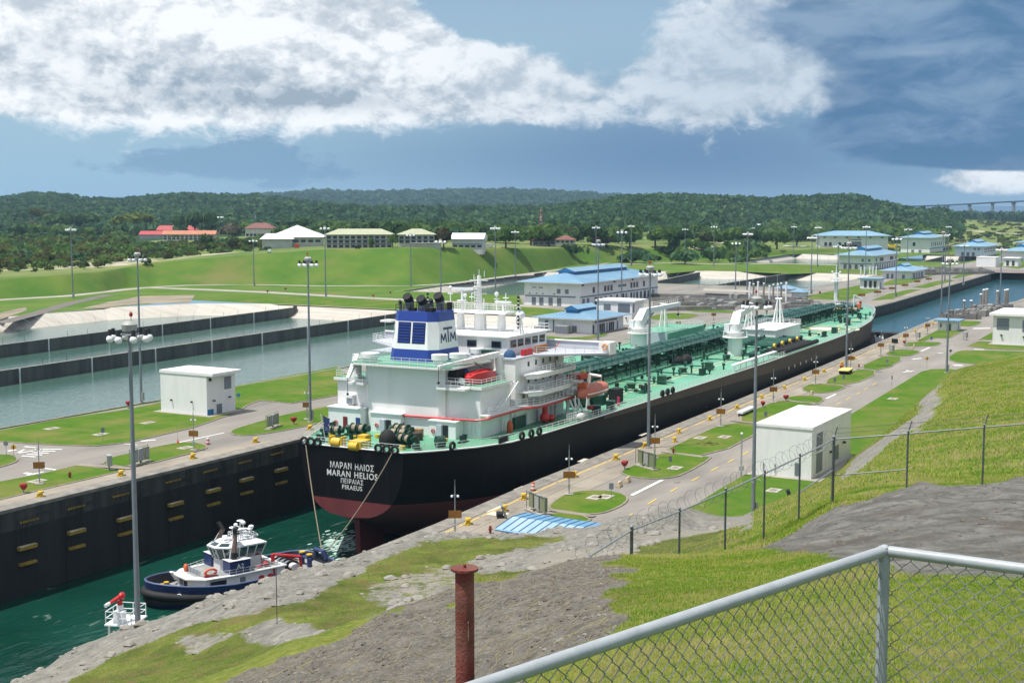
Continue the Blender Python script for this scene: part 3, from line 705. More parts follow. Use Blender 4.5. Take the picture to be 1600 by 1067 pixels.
def vnoise(x, y, seed):
    """smooth lattice noise, vectorised"""
    def h(i, j):
        n = np.sin(i*127.1+j*311.7+seed*74.7)*43758.5453; return n-np.floor(n)
    i, j = np.floor(x), np.floor(y); f, g = x-i, y-j; f = f*f*(3-2*f); g = g*g*(3-2*g)
    return (h(i, j)*(1-f)+h(i+1, j)*f)*(1-g)+(h(i, j+1)*(1-f)+h(i+1, j+1)*f)*g-.5
def fbm2(x, y, seed, octs=4):
    s = 0; a = 1.0
    for k in range(octs): s = s+a*vnoise(x*2**k, y*2**k, seed+k); a *= .5
    return s
NA, ND = 330, 470
px_ = np.linspace(-420, 2050, NA); ld = np.linspace(math.log(4.5), math.log(420), ND)
PXg, LDg = np.meshgrid(px_, ld); Dg = np.exp(LDg)
row = np.empty_like(PXg)
for i in range(ND): row[i] = hill_row(PXg[i], Dg[i])
Zg = EYE-(row-HZ)/2111.0*Dg
Xg = Dg*fx+(PXg-CX)/FP*Dg*rx; Yg = Dg*fy+(PXg-CX)/FP*Dg*ry
# roughness: fissures on the rock, hummocks in the grass
rockn = fbm2(Xg*.09, Yg*.09, 3)
left = np.clip((1000-PXg)/250, 0, 1)*np.clip((Dg-45)/25, 0, 1)
near = np.clip((24-Dg)/8, 0, 1)
ridg = -np.abs(fbm2(Xg*.16+Yg*.05, Yg*.35, 11))
amp = .10+.30*left
Zg = Zg+fbm2(Xg*.35, Yg*.35, 5, 5)*amp*.5+left*ridg*.5-left*.62+np.clip((30-Dg)/8, 0, 1)*np.clip((1000-PXg)/120, 0, 1)*(fbm2(Xg*.7, Yg*.7, 71, 4)*.16-np.abs(fbm2(Xg*.5+Yg*.3, Yg*1.1, 77, 3))*.14)+fbm2(Xg*1.7, Yg*1.7, 8, 4)*(.03+.06*np.clip(Dg/20-.3, 0, 1))
def hill_z(x, y):
    D = x*fx+y*fy; px = CX+FP*(x*rx+y*ry)/D
    i = (math.log(max(D, 4.6))-ld[0])/(ld[1]-ld[0]); j = (px-px_[0])/(px_[1]-px_[0])
    i0 = int(min(max(i, 0), ND-2)); j0 = int(min(max(j, 0), NA-2)); a, b = min(max(i-i0, 0), 1), min(max(j-j0, 0), 1)
    return float((Zg[i0, j0]*(1-b)+Zg[i0, j0+1]*b)*(1-a)+(Zg[i0+1, j0]*(1-b)+Zg[i0+1, j0+1]*b)*a)
def hill_at(px, D):
    p = atd(px, HZ, D); return Vector((p.x, p.y, hill_z(p.x, p.y)))
# grass cover: 1 = turf, 0 = bare; patches outlined on the ground
def inpoly(PX, PY, poly):
    c = np.zeros(PX.shape, bool); n = len(poly)
    for i in range(n):
        x1, y1 = poly[i-1]; x2, y2 = poly[i]
        cond = ((y1 > PY) != (y2 > PY)) & (PX < (x2-x1)*(PY-y1)/((y2-y1) if y2 != y1 else 1e-9)+x1); c ^= cond
    return c
RW_ = row+fbm2(Xg*.5, Yg*.5, 21)*5+fbm2(Xg*.12, Yg*.12, 25)*9
PW_ = PXg+fbm2(Xg*.5, Yg*.5, 31)*14+fbm2(Xg*.12, Yg*.12, 35)*24+np.clip((30-Dg)/6, 0, 1)*fbm2(Xg*1.3, Yg*1.3, 37, 4)*70
cover = np.ones_like(PXg)
def bare(poly, D0, D1, v=0.0):
    m = inpoly(PW_, RW_, poly) & (Dg > D0) & (Dg < D1); cover[m] = v
bare([(-500,2200),(-500,1120),(300,1095),(610,972),(760,915),(880,878),(960,884),(955,930),(960,970),(935,1010),(890,1030),(840,1060),(800,1200),(700,2200)], 0, 34)
bare([(1196,876),(1312,797),(1452,752),(2100,735),(2100,925),(1600,922),(1440,915),(1285,880)], 12, 43.0)
# terrace: rock along the edge, soil patches in the grass
tm = (Dg > 44) & (PXg < 1180)
edge = np.interp(PXg, [-400,0,170,300,400,480,560,640,780,950,1100], [1195,1068,986,942,912,888,862,832,837,822,800])
band = np.interp(PXg, [-400,0,120,250,400,480,560,640,700,780,850,1000,1100], [60,55,40,30,42,40,22,12,2,2,8,45,35])
rock = tm & (RW_ < edge+band)
cover[rock & (Dg > 44)] = 0
for poly, v in [([(350,990),(420,965),(520,985),(540,1010),(430,1015),(370,1010)], .25), ([(560,905),(700,875),(760,900),(700,930),(640,945),(560,940)], .45), ([(600,940),(700,910),(800,900),(790,925),(640,968)], 0), ([(730,870),(930,840),(1000,850),(1010,880),(870,884),(760,890)], .12),
                ([(250,1010),(330,985),(350,1000),(270,1030)], .3), ([(1000,820),(1150,815),(1160,838),(1020,860),(960,860)], .05), ([(480,1000),(560,985),(590,1000),(500,1030)], .3)]:
    m = inpoly(PW_, RW_, poly) & tm; cover[m] = np.minimum(cover[m], v)
m = tm & (fbm2(Xg*.22, Yg*.22, 41)+fbm2(Xg*.9, Yg*.9, 44)*.5 > .66); cover[m] = np.minimum(cover[m], .3)
outc = inpoly(PW_, RW_, [(1436,655),(1442,606),(1452,600),(1474,606),(1476,640),(1440,672),(1420,690)]) & (Dg > 120); cover[outc] = 0
ditch = inpoly(PXg, row, [(1290,800),(1340,722),(1400,680),(1445,648),(1450,660),(1395,700),(1345,750),(1310,800)]) & (Dg > 100); cover[ditch] = .1
for _ in range(3):      # turf thins out over a stride rather than along a line
    c_ = np.pad(cover, 1, mode='edge'); cover = (c_[:-2, 1:-1]+c_[2:, 1:-1]+c_[1:-1, :-2]+c_[1:-1, 2:]+2*c_[1:-1, 1:-1])/6
# the mesh
idx = -np.ones(NA*ND, int); keep = []
flat = np.stack([Xg.ravel(), Yg.ravel(), Zg.ravel()], 1)
faces = []
I = np.arange(NA*ND).reshape(ND, NA)
quads = np.stack([I[:-1, :-1], I[:-1, 1:], I[1:, 1:], I[1:, :-1]], -1).reshape(-1, 4)
zq = flat[quads, 2].max(1); yq = flat[quads, 1].max(1); xq = flat[quads, 0].mean(1)
ok = (zq > -.4) & (yq < np.interp(xq, [a for a, b in RW], [b for a, b in RW])-.6) & (flat[quads, 2].min(1) > -3)
quads = quads[ok][:, ::-1]
used = np.unique(quads); remap = -np.ones(NA*ND, int); remap[used] = np.arange(len(used))
hm = bpy.data.meshes.new('hillside'); hm.from_pydata(flat[used].tolist(), [], remap[quads].tolist())
at_ = hm.attributes.new('cover', 'FLOAT', 'POINT'); at_.data.foreach_set('value', cover.ravel()[used].astype(np.float32))
# kind of bare ground: 0 pale rock of the terrace, 1 brown gravelly soil, 2 dark grey crust
kindb = np.where((Dg < 44) & (PXg < 1100), 1.0, np.where((Dg < 44), 2.0, np.where(PXg > 1180, -1.0, 0.0)))
ak = hm.attributes.new('bare', 'FLOAT', 'POINT'); ak.data.foreach_set('value', kindb.ravel()[used].astype(np.float32))
hm.polygons.foreach_set('use_smooth', [True]*len(hm.polygons)); hm.update()
def hill_material():
    m = bpy.data.materials.new('hillside_turf_and_rock'); m.use_nodes = True; t = m.node_tree; n = t.nodes; l = t.links; b = n['Principled BSDF']
    b.inputs['Roughness'].default_value = .92; b.inputs['Specular IOR Level'].default_value = .15
    pos = n.new('ShaderNodeNewGeometry').outputs['Position']
    def att(a): x = n.new('ShaderNodeAttribute'); x.attribute_name = a; return x.outputs['Fac']
    def nz(s, d=6, r=.6, st=None, dist=0.0):
        v = pos
        if st: mp = n.new('ShaderNodeMapping'); mp.inputs['Scale'].default_value = st; l.new(pos, mp.inputs[0]); v = mp.outputs[0]
        x = n.new('ShaderNodeTexNoise'); x.inputs['Scale'].default_value = s; x.inputs['Detail'].default_value = d; x.inputs['Roughness'].default_value = r; x.inputs['Distortion'].default_value = dist; l.new(v, x.inputs['Vector']); return x.outputs[0]
    def mr(f, a, c, lo=0.0, hi=1.0):
        r = n.new('ShaderNodeMapRange'); l.new(f, r.inputs[0])
        for i, q in enumerate((a, c, lo, hi)): r.inputs[i+1].default_value = q
        return r.outputs[0]
    def mx(f, a, c):
        x = n.new('ShaderNodeMix'); x.data_type = 'RGBA'
        if isinstance(f, float): x.inputs[0].default_value = f
        else: l.new(f, x.inputs[0])
        for s, q in ((x.inputs[6], a), (x.inputs[7], c)):
            if isinstance(q, tuple): s.default_value = (*q, 1)
            else: l.new(q, s)
        return x.outputs[2]
    def ma(op, a, c):
        x = n.new('ShaderNodeMath'); x.operation = op
        for i, q in enumerate((a, c)):
            if isinstance(q, (int, float)): x.inputs[i].default_value = q
            else: l.new(q, x.inputs[i])
        return x.outputs[0]
    grass = mx(mr(nz(.45, 8), .35, .65), (.072,.128,.010), (.138,.170,.026))
    grass = mx(mr(nz(6.0, 6, .7), .40, .72), grass, (.24,.235,.062))
    grass = mx(mr(nz(.16, 5), .52, .70), grass, (.14,.12,.04))
    rockc = mx(mr(nz(.6, 9, .65, (1, 2.2, 1.6), .8), .36, .64), (.265,.255,.225), (.15,.145,.127))
    rockc = mx(mr(nz(2.6, 8, .7), .52, .70), rockc, (.075,.072,.063))
    rockc = mx(mr(nz(.10, 4), .5, .68), rockc, (.26,.24,.20))
    soil = mx(mr(nz(3.5, 9, .7), .36, .62), (.185,.174,.150), (.095,.090,.078))
    soil = mx(mr(nz(16., 6, .7), .52, .64), soil, (.23,.20,.155))
    soil = mx(mr(nz(9., 6, .7), .60, .70), soil, (.05,.045,.04))
    crust = mx(mr(nz(.9, 9, .65, None, 1.4), .38, .64), (.095,.093,.084), (.20,.195,.175))
    crust = mx(mr(nz(2.2, 8, .7, (1, 2, 1), 1.6), .55, .68), crust, (.075,.07,.062))
    crust = mx(mr(nz(.35, 5), .52, .66), crust, (.10,.088,.072))
    k = att('bare')
    grass = mx(ma('MULTIPLY', ma('MULTIPLY', mr(k, -.7, -.3), mr(k, .7, .3)), mr(nz(.28, 9, .72), .36, .60)), grass, (.062,.085,.014))
    grass = mx(ma('MULTIPLY', ma('MULTIPLY', mr(k, -.7, -.3), mr(k, .7, .3)), mr(nz(.9, 8, .7), .50, .68)), grass, (.135,.105,.045))
    bare_ = mx(mr(k, .3, .7), rockc, soil); bare_ = mx(mr(k, 1.3, 1.7), bare_, crust)
    cv = ma('ADD', att('cover'), ma('MULTIPLY', ma('SUBTRACT', nz(1.1, 9, .78), .5), 1.8))
    col = mx(mr(cv, .40, .60), bare_, grass)
    l.new(col, b.inputs['Base Color'])
    bp = n.new('ShaderNodeBump'); bp.inputs['Strength'].default_value = .9; bp.inputs['Distance'].default_value = .12
    l.new(ma('ADD', nz(1.2, 9, .68, (1, 1.6, 1.3), .6), ma('MULTIPLY', nz(9., 6, .7), .5)), bp.inputs['Height']); l.new(bp.outputs[0], b.inputs['Normal'])
    return m
HILLM = hill_material(); hm.materials.append(HILLM)
ho = bpy.data.objects.new('hillside', hm); COL.objects.link(ho); ho['kind'] = 'structure'
# ------------------------------------------------------------------ far bank, plateau, hills, sea
EMB = [(-700,520,476),(-150,478,446),(0,468,437),(100,462,429),(160,456,424),(200,449,417),(240,446,410),(300,445,405),(400,445,397),(500,446,390),(640,447,388),(720,440,388),(800,430,389),(860,421,388.5),(900,414,385),
       (950,411,388),(1000,409,389),(1100,405,390),(1160,402,391),(1220,398,391.5),(1300,394,388),(1500,390,386),(2400,388,384)]
ea = np.array(EMB, float)
Npx = 420
pxs = np.linspace(-700, 2400, Npx)
yf = np.interp(pxs, ea[:, 0], ea[:, 1]); yc = np.interp(pxs, ea[:, 0], ea[:, 2])
Df = 2111*40/(yf-HZ); zc = (40*2111-(yc-HZ)*Df)/(2111+2.6*(yc-HZ)); zc = np.maximum(zc, .8); Dc = Df+2.6*zc
Dc = np.maximum(Dc, Df+4)
# ridges: skyline rows by bearing, distance, width; wood height taken off
RIDGES = [([(-900,312),(-300,306),(0,308),(60,301),(100,303),(130,309),(190,310),(240,306),(290,301),(340,305),(400,305),(450,310),(520,318),(600,326),(1000,345)], 2700, 800),
          ([(-200,330),(200,318),(440,307),(500,303),(560,305),(640,304),(700,302),(750,301),(850,303),(900,305),(960,309),(1020,318),(1100,330)], 6000, 1300),
          ([(-900,330),(0,324),(300,324),(450,319),(600,323),(800,324),(900,327),(1000,327),(1200,332),(1400,345)], 2050, 450),
          ([(700,345),(780,332),(860,324),(940,313),(1000,306),(1060,306),(1130,309),(1200,311),(1260,308),(1300,307),(1330,306),(1370,314),(1400,322),(1450,330),(1520,334),(1600,339),(1800,352)], 2050, 620)]
def far_z(px, D):
    z0 = np.interp(px, pxs, zc); d0 = np.interp(px, pxs, Dc)
    base = z0*np.clip(1-(D-d0)/2600, .15, 1)
    base = np.where(px > 1330, base*np.clip(1-(px-1330)/120, 0.0, 1)+.6, base)
    z = base
    for prof, Dr, w in RIDGES:
        a = np.array(prof, float)
        ztop = EYE-(np.interp(px, a[:, 0], a[:, 1])-HZ)/2111*Dr-9
        ww = np.where((D < Dr) & (px > 1120) & (Dr == 2050), 330.0, w); g = np.exp(-((D-Dr)/ww)**2)
        z = np.maximum(z, base+(ztop-base)*g)
    if np.isscalar(z): return z
    return z
slope_t = [0, .15, .35, .6, .8, .93, 1.0]
rows = []
for t in slope_t:
    D = Df+(Dc-Df)*t; z = zc*(t*t*(3-2*t)*.35+t*.65)
    rows.append((D, z-(.3 if t == 0 else 0)))
gro = [1.012, 1.03, 1.06, 1.1, 1.16, 1.24, 1.33, 1.43, 1.54, 1.66, 1.8, 1.95, 2.1, 2.28, 2.46, 2.65, 2.85, 3.05, 3.3, 3.6, 4.0, 4.4, 4.9, 5.4, 6.0, 6.6, 7.3, 8.0, 9.0, 10.5, 12.5]
for g in gro:
    D = np.maximum(Dc*g, Dc+2); rows.append((D, far_z(pxs, D)))
V = []; 
for D, z in rows:
    x = D*fx+(pxs-CX)/FP*D*rx; y = D*fy+(pxs-CX)/FP*D*ry
    und = fbm2(x*.012, y*.012, 51, 4)*np.clip((D-Df)/60, 0, 1)*1.4
    V.append(np.stack([x, y, z+und*np.clip(z/4, 0, 1)], 1))
V = np.array(V); nr = len(rows); I = np.arange(nr*Npx).reshape(nr, Npx)
q = np.stack([I[:-1, :-1], I[:-1, 1:], I[1:, 1:], I[1:, :-1]], -1)[:, :, ::-1]
fm = bpy.data.meshes.new('far_bank'); fm.from_pydata(V.reshape(-1, 3).tolist(), [], q.reshape(-1, 4).tolist())
for m_ in (SLOPE, SCRUB, FLOORG): fm.materials.append(m_)
mi = np.zeros((nr-1, Npx-1), int); mi[len(slope_t)-1:] = 1; mi[len(slope_t)+9:] = 2
fm.polygons.foreach_set('material_index', mi.ravel().tolist()); fm.polygons.foreach_set('use_smooth', [True]*len(fm.polygons)); fm.update()
fo = bpy.data.objects.new('terrain', fm); COL.objects.link(fo); fo['kind'] = 'structure'
def far_pt(px, D, dz=0.0):
    d0 = float(np.interp(px, pxs, Df)); d1 = float(np.interp(px, pxs, Dc)); p = atd(px, HZ, D)
    if D < d0: z = 0.0
    elif D < d1: t = (D-d0)/(d1-d0); z = float(np.interp(px, pxs, zc))*(t*t*(3-2*t)*.35+t*.65)
    else: z = float(far_z(float(px), float(D)))
    return Vector((p.x, p.y, z+dz))
# sea on the horizon, the river in front of it
def psheet(name, pts, z, m): 
    return tag(sheet(name, [at2(px, HZ+2111*(EYE-z)/D, z) for px, D in pts], [], z, m), kind='structure')
SEA = mat('sea', (.025,.085,.17), .25, (.02,.07,.15), .002, coords='World')
psheet('sea', [(1340,4300),(1480,4200),(1600,4300),(1900,4200),(2600,4400),(3600,30000),(1900,40000),(1380,40000)], 1.6, SEA)
psheet('river', [(1490,2350),(1540,2250),(1700,2200),(2100,2300),(2100,2700),(1600,2620),(1540,2560)], 1.3, WFAR)
# ---- woodland: many crowns of leaf sprays, joined because nobody could count them
LEAF = mat('wood_foliage', (.056,.128,.060), .85, (.095,.182,.072), .03, .35, .65, 5, col3=(.135,.20,.072), scale3=.011, lo3=.55, hi3=.75, coords='World', spec=.2)
LEAFD = mat('dark_wood_foliage', (.042,.102,.058), .85, (.070,.142,.066), .05, .35, .65, 5, coords='World', spec=.2)
def crown_quads(n, rad, hgt, leaf, rng, flat=.6):
    """sprays spread over a lumpy crown; each spray is a bent four-sided leaf mass facing outwards"""
    lumps = [(rng.normal(0, .45), rng.normal(0, .45), rng.uniform(-.1, .5), rng.uniform(.45, .7)) for _ in range(6)]
    vs = np.empty((n*4, 3)); 
    for k in range(n):
        lx, ly, lz, lr = lumps[rng.integers(6)]
        d = rng.normal(size=3); d[2] = abs(d[2])*.9-.25; d /= np.linalg.norm(d)
        c = np.array([lx, ly, lz])+d*lr*rng.uniform(.75, 1.05)
        nn = d+rng.normal(0, .35, 3); nn /= np.linalg.norm(nn)
        a = np.cross(nn, [0.3, .5, .8]); a /= np.linalg.norm(a)+1e-9; b = np.cross(nn, a)
        s = leaf*rng.uniform(.6, 1.3)
        for i, (u, v) in enumerate(((-1, -.7), (.9, -.9), (1, .8), (-.8, 1))):
            vs[k*4+i] = c*np.array([rad, rad, hgt*flat])+(a*u+b*v)*s
    vs[:, 2] += hgt*.55
    return vs
_rng = np.random.default_rng(3)
PROT = [crown_quads(70, 1.0, 1.25, .30, _rng) for _ in range(6)]
PROTF = [crown_quads(34, 1.0, 1.15, .42, _rng) for _ in range(6)]
def wood(name, spots, mats, protos):
    allv = []; mi = []
    for x, y, z, r, h in spots:
        p = protos[_rng.integers(len(protos))]; t = _rng.uniform(0, 6.28); c, s = math.cos(t), math.sin(t)
        v = np.empty_like(p); v[:, 0] = (p[:, 0]*c-p[:, 1]*s)*r+x; v[:, 1] = (p[:, 0]*s+p[:, 1]*c)*r+y; v[:, 2] = p[:, 2]*h+z-h*.12
        allv.append(v); mi += [int(_rng.integers(len(mats)))]*(len(p)//4)
    A = np.concatenate(allv); nq = len(A)//4
    me = bpy.data.meshes.new(name); me.vertices.add(len(A)); me.vertices.foreach_set('co', A.ravel())
    me.loops.add(nq*4); me.loops.foreach_set('vertex_index', np.arange(nq*4)); me.polygons.add(nq)
    me.polygons.foreach_set('loop_start', np.arange(nq)*4); me.polygons.foreach_set('loop_total', np.full(nq, 4))
    for m_ in mats: me.materials.append(m_)
    me.polygons.foreach_set('material_index', mi); me.update(calc_edges=True)
    o = bpy.data.objects.new(name, me); COL.objects.link(o); o['kind'] = 'stuff'; return o
def scatter(n, pxr, Dr, rr, cond=None, hk=1.0):
    out = []
    while len(out) < n:
        px = _rng.uniform(*pxr); D = math.sqrt(_rng.uniform(Dr[0]**2, Dr[1]**2))
        if cond and not cond(px, D): continue
        p = far_pt(px, D); r = _rng.uniform(*rr); out.append((p.x, p.y, p.z, r, r*hk*_rng.uniform(.9, 1.5)))
    return out
HM = [LEAF, LEAFD, LEAF]
leafy(LEAF, .4); leafy(LEAFD, .4)
o = wood('distant_forest', scatter(6500, (-330, 1000), (1350, 2750), (4.5, 8), None, .85), HM, PROTF); o['label'] = 'dense green forest covering the low hills at the left'
o = wood('distant_forest', scatter(6500, (760, 1500), (1250, 2120), (4, 7.2), lambda px, D: not (px > 1345 and D < 1640) and not (px > 1180 and D < 1500-(px-1180)*.3)), HM, PROTF); o['label'] = 'dense green forest covering the hill at the right'
o = wood('distant_forest', scatter(1100, (1380, 2000), (2350, 3900), (7, 13), lambda px, D: D > 2700 or px < 1490), [LEAFD], PROTF); o['label'] = 'strip of dark trees between the river and the sea'
o = wood('distant_forest', scatter(2600, (150, 1080), (4600, 6300), (13, 22), lambda px, D: True, .8), [LEAFD], PROTF); o['label'] = 'blue hazy forest on the farthest ridge'
# haze: one box of moist air round everything, sky outside
hz = MB().box(-900, 9500, -7000, 9000, -18, 125).build('haze', bpy.data.materials.new('moist_air')); hz['kind'] = 'stuff'
hmx = hz.data.materials[0]; hmx.use_nodes = True; hn = hmx.node_tree; hn.nodes.clear()
pv = hn.nodes.new('ShaderNodeVolumePrincipled'); pv.inputs['Color'].default_value = (.50, .74, 1.0, 1); pv.inputs['Density'].default_value = HAZE = 6.4e-5
pv.inputs['Anisotropy'].default_value = .2
mo_ = hn.nodes.new('ShaderNodeOutputMaterial'); hn.links.new(pv.outputs[0], mo_.inputs['Volume'])
# ------------------------------------------------------------------ lock buildings
def opening(parent, face, c, z, w, h, kind, B, depth=.09):
    """face: 'x' = wall looking to -x (u runs along y), 'y' = wall looking to -y (u runs along x). B = (x0,x1,y0,y1)"""
    x0, x1, y0, y1 = B
    def bx(mb, u0, u1, a, b, d0, d1):
        if face == 'x': mb.box(x0-d1, x0-d0, u0, u1, a, b)
        else: mb.box(u0, u1, y0-d1, y0-d0, a, b)
        return mb
    if kind == 'door':
        bx(MB(), c-w/2, c+w/2, z, z+h, .004, .05).build('door', GREYP, parent)
    elif kind == 'louvre':
        f = bx(MB(), c-w/2, c+w/2, z, z+h, .004, .04).build('louvre_panel', LOUV, parent)
        n = max(2, int(h/.35))
        if n > 8: n = 8
        for i in range(n): bx(MB(), c-w/2+.06, c+w/2-.06, z+(i+.35)*h/n, z+(i+.75)*h/n, .041, .10).build('slat', GREYP, f)
    elif kind == 'band':
        bx(MB(), c-w/2, c+w/2, z, z+h, .004, .16).build('string_course', BAND, parent)
    elif kind == 'sign':
        bx(MB(), c-w/2, c+w/2, z, z+h, .004, .06).build('name_board', BAND, parent)
    elif kind == 'lamp':
        bx(MB(), c-w/2, c+w/2, z, z+h, .004, .45).build('wall_light', BLACK, parent)
    else:
        f = MB(); t = .09
        for a, b, e, g in ((c-w/2, c+w/2, z, z+t), (c-w/2, c+w/2, z+h-t, z+h), (c-w/2, c-w/2+t, z+t, z+h-t), (c+w/2-t, c+w/2, z+t, z+h-t), (c-.04, c+.04, z+t, z+h-t)): bx(f, a, b, e, g, .004, .12)
        fr = f.build('window', GREYP, parent)
        bx(MB(), c-w/2+t, c+w/2-t, z+t, z+h-t, .006, .03).build('pane', GLASS, fr)
def hip(mb, x0, x1, y0, y1, z0, z1, r=None):
    """hipped roof over a rectangle, ridge along the longer side"""
    w, d = x1-x0, y1-y0
    if w >= d: a, b = (x0+d/2*(r or 1), (y0+y1)/2, z1), (x1-d/2*(r or 1), (y0+y1)/2, z1)
    else: a, b = ((x0+x1)/2, y0+w/2*(r or 1), z1), ((x0+x1)/2, y1-w/2*(r or 1), z1)
    c = [(x0,y0,z0),(x1,y0,z0),(x1,y1,z0),(x0,y1,z0)]
    if w >= d: f = [(0,1,5,4),(1,2,5),(2,3,4,5),(3,0,4)]
    else: f = [(0,1,4),(1,2,5,4),(2,3,5),(3,0,4,5)]
    mb.add(c+[a, b], f)
def blue_building(label, x0, x1, y0, y1, h, rise, ov, mon, opens, seams=True, rz=0.0, name='control_building', base=0.0):
    """white walls, hipped sky-blue metal roof, raised ridge monitor with deep blue gable"""
    cx, cy = (x0+x1)/2, (y0+y1)/2; w, d = x1-x0, y1-y0
    if mon: rise *= .72
    t = thing(name, label, 'building', (cx, cy, base), rz)
    B = (-w/2, w/2, -d/2, d/2)
    MB().box(*B, -.2, h).build('wall', WHITE, t)
    MB().box(-w/2-.6, w/2+.6, -d/2-.6, d/2+.6, -.1, .08).build('plinth', CONL, t)
    for o in opens: opening(t, o[0], o[1], o[2], o[3], o[4], o[5], B)
    X0, X1, Y0, Y1 = -w/2-ov, w/2+ov, -d/2-ov, d/2+ov
    rf = MB(); rf.box(X0, X1, Y0, Y1, h+.002, h+.28)
    r = rf.build('eaves', WHITE2, t)
    r2 = MB(); hip(r2, X0-.05, X1+.05, Y0-.05, Y1+.05, h+.285, h+.285+rise); roof = r2.build('roof', BLUEROOF, t)
    if seams:
        s = MB(); n = int((X1-X0)/1.6); zt = h+.285
        run = (Y1-Y0)/2
        for i in range(1, n):
            x = X0+(X1-X0)*i/n
            lim = min(1, (x-X0)/run, (X1-x)/run)
            a = Vector((x, Y0-.05, zt+.03)); b = Vector((x, Y0-.05+run*lim, zt+rise*lim+.03)); s.cyl(a, b, .05, n=4, cap=False)
        m = int((Y1-Y0)/1.6)
        for i in range(1, m):
            y = Y0+(Y1-Y0)*i/m; lim = min(1, (y-Y0)/run, (Y1-y)/run)
            a = Vector((X0-.05, y, zt+.03)); b = Vector((X0-.05+run*lim, y, zt+rise*lim+.03)); s.cyl(a, b, .05, n=4, cap=False)
        s.build('standing_seams', BLUEROOF, roof)
    if mon:
        mx0, mx1, mw, mz0, mz1 = mon        # along x, half width, eave and ridge of the monitor
        MB().box(mx0, mx1, -mw*.8, mw*.8, h+.3, mz0).build('monitor_wall', BLUEDK, t)
        g = MB(); g.add([(mx0-.5,-mw,mz0),(mx1+.5,-mw,mz0),(mx1+.5,0,mz1),(mx0-.5,0,mz1),(mx0-.5,mw,mz0),(mx1+.5,mw,mz0)], [(0,1,2,3),(3,2,5,4)])
        g.build('monitor_roof', BLUEROOF, t)
        MB().add([(mx0-.42,-mw+.1,mz0-.3),(mx0-.42,mw-.1,mz0-.3),(mx0-.42,mw-.1,mz0-.02),(mx0-.42,0,mz1-.05),(mx0-.42,-mw+.1,mz0-.02)], [(0,1,2,3,4)][:1]).build('monitor_gable', BLUEDK, t)
    return t
# big building on the left bank behind the ship: long side to the lock
L_, W_ = 76, 25
op = [('y', 0, 3.6, L_, .45, 'band'), ('x', .8, 3.6, W_-2.4, .45, 'band')]
for u in (-26,-15.5,-12.5,-9.5,10,13,16,23): op.append(('y', u, 5.0, 1.9, 2.3, 'window'))
op += [('y', 1, 6.0, 8, 1.0, 'sign')]
for u in (-35,-31,-24,-19,-15,-10,-4,2,5,10,13,16,20,24,28,33): op.append(('y', u, .1, 2.2 if abs(u) > 22 else 1.6, 3.0, 'door' if int(u) % 2 else 'window'))
for u in (8.2, 4.8, .6, -3.2): op.append(('x', u, .1, 1.9, 3.2, 'door'))
for u in (8, 5): op.append(('x', u, 7.0, 1.8, .35, 'sign'))
for u in (-3.0, -6.6): op.append(('x', u, 5.0, 1.6, 1.8, 'louvre'))
for u in (10,7,4,-1): op.append(('x', u, 4.6, .35, .35, 'lamp'))
for u in (-36,-7,11): op.append(('y', u, 8.2, 1.0, .7, 'lamp'))
big = blue_building('largest white building with blue hipped roof behind the ship bridge', 471, 547, 237, 262, 9.2, 4.6, 2.4, (-26, 25, 4.2, 13.2, 14.6), op)
op = [('y', u, .1, 1.0, 2.7, k) for u, k in ((-10.6,'window'),(-7.6,'door'),(-5.8,'window'),(-4.4,'window'),(-3.0,'window'),(-.8,'door'),(1.0,'window'),(2.4,'window'),(3.8,'window'),(7,'door'))]
op += [('y', -1.5, 3.2, 16, .6, 'band'), ('x', 6.5, .1, 1.2, 3.6, 'door'), ('x', 4, .1, .5, 3.8, 'door'), ('x', -3.4, .3, 1.6, 2.0, 'louvre')]
small = blue_building('small white building with blue hipped roof beside the white cube, behind the bridge', 374, 397, 184, 203, 4.4, 2.9, 2.0, (-7, 7, 2.4, 7.2, 8.3), op)
ac = thing('air_conditioner', 'grey box cooling unit standing left of the small blue roofed building', 'air conditioner', (371.5, 193, .1))
MB().box(-1.2,1.2,-2.2,2.2,0,2.4).build('housing', GREYC, ac); MB().box(-1.26,-1.2,-2,2,.3,2.1).build('grille', GREYP, ac)
ac2 = thing('air_conditioner', 'smaller dark cooling unit at the left corner of the small blue roofed building', 'air conditioner', (372, 202, .1))
MB().box(-.8,.8,-1,1,0,1.6).build('housing', LOUV, ac2); MB().box(-.86,-.8,-.8,.8,.2,1.4).build('grille', GREYP, ac2)
def white_cube(label, x0, x1, y0, y1, h, opens, canopy=None, par=.25, name='equipment_building'):
    cx, cy = (x0+x1)/2, (y0+y1)/2; t = thing(name, label, 'building', (cx, cy, 0)); B = (x0-cx, x1-cx, y0-cy, y1-cy)
    MB().box(*B, -.2, h).build('wall', WHITE, t)
    c = canopy or (0, 0, 0, 0)
    MB().box(B[0]-.12-c[0], B[1]+.12+c[1], B[2]-.12-c[2], B[3]+.12+c[3], h+.003, h+par+.3).build('roof_slab', WHITE, t)
    MB().box(B[0]+.25-c[0], B[1]-.25+c[1], B[2]+.25-c[2], B[3]-.25+c[3], h+par+.303, h+par+.36).build('roof_membrane', WHITE2, t)
    MB().box(B[0]-1.1, B[1]+1.1, B[2]-1.6, B[3]+1.1, -.05, .17).build('plinth', CONL, t)
    for o in opens: opening(t, *o, B)
    return t
white_cube('white cube with overhanging flat roof right of the small blue roofed building', 408, 418, 186, 199, 7.7, [('x', 2.6, 4.8, 2.6, 2.0, 'louvre'), ('x', -3.6, 4.2, 4.4, 2.9, 'louvre'), ('y', -3.6, 4.2, 1.2, 2.9, 'louvre'), ('y', 3.5, .1, 1.5, 2.7, 'door'), ('x', -4.5, 2.2, .4, .4, 'lamp')], (.3, .3, 1.2, .3))
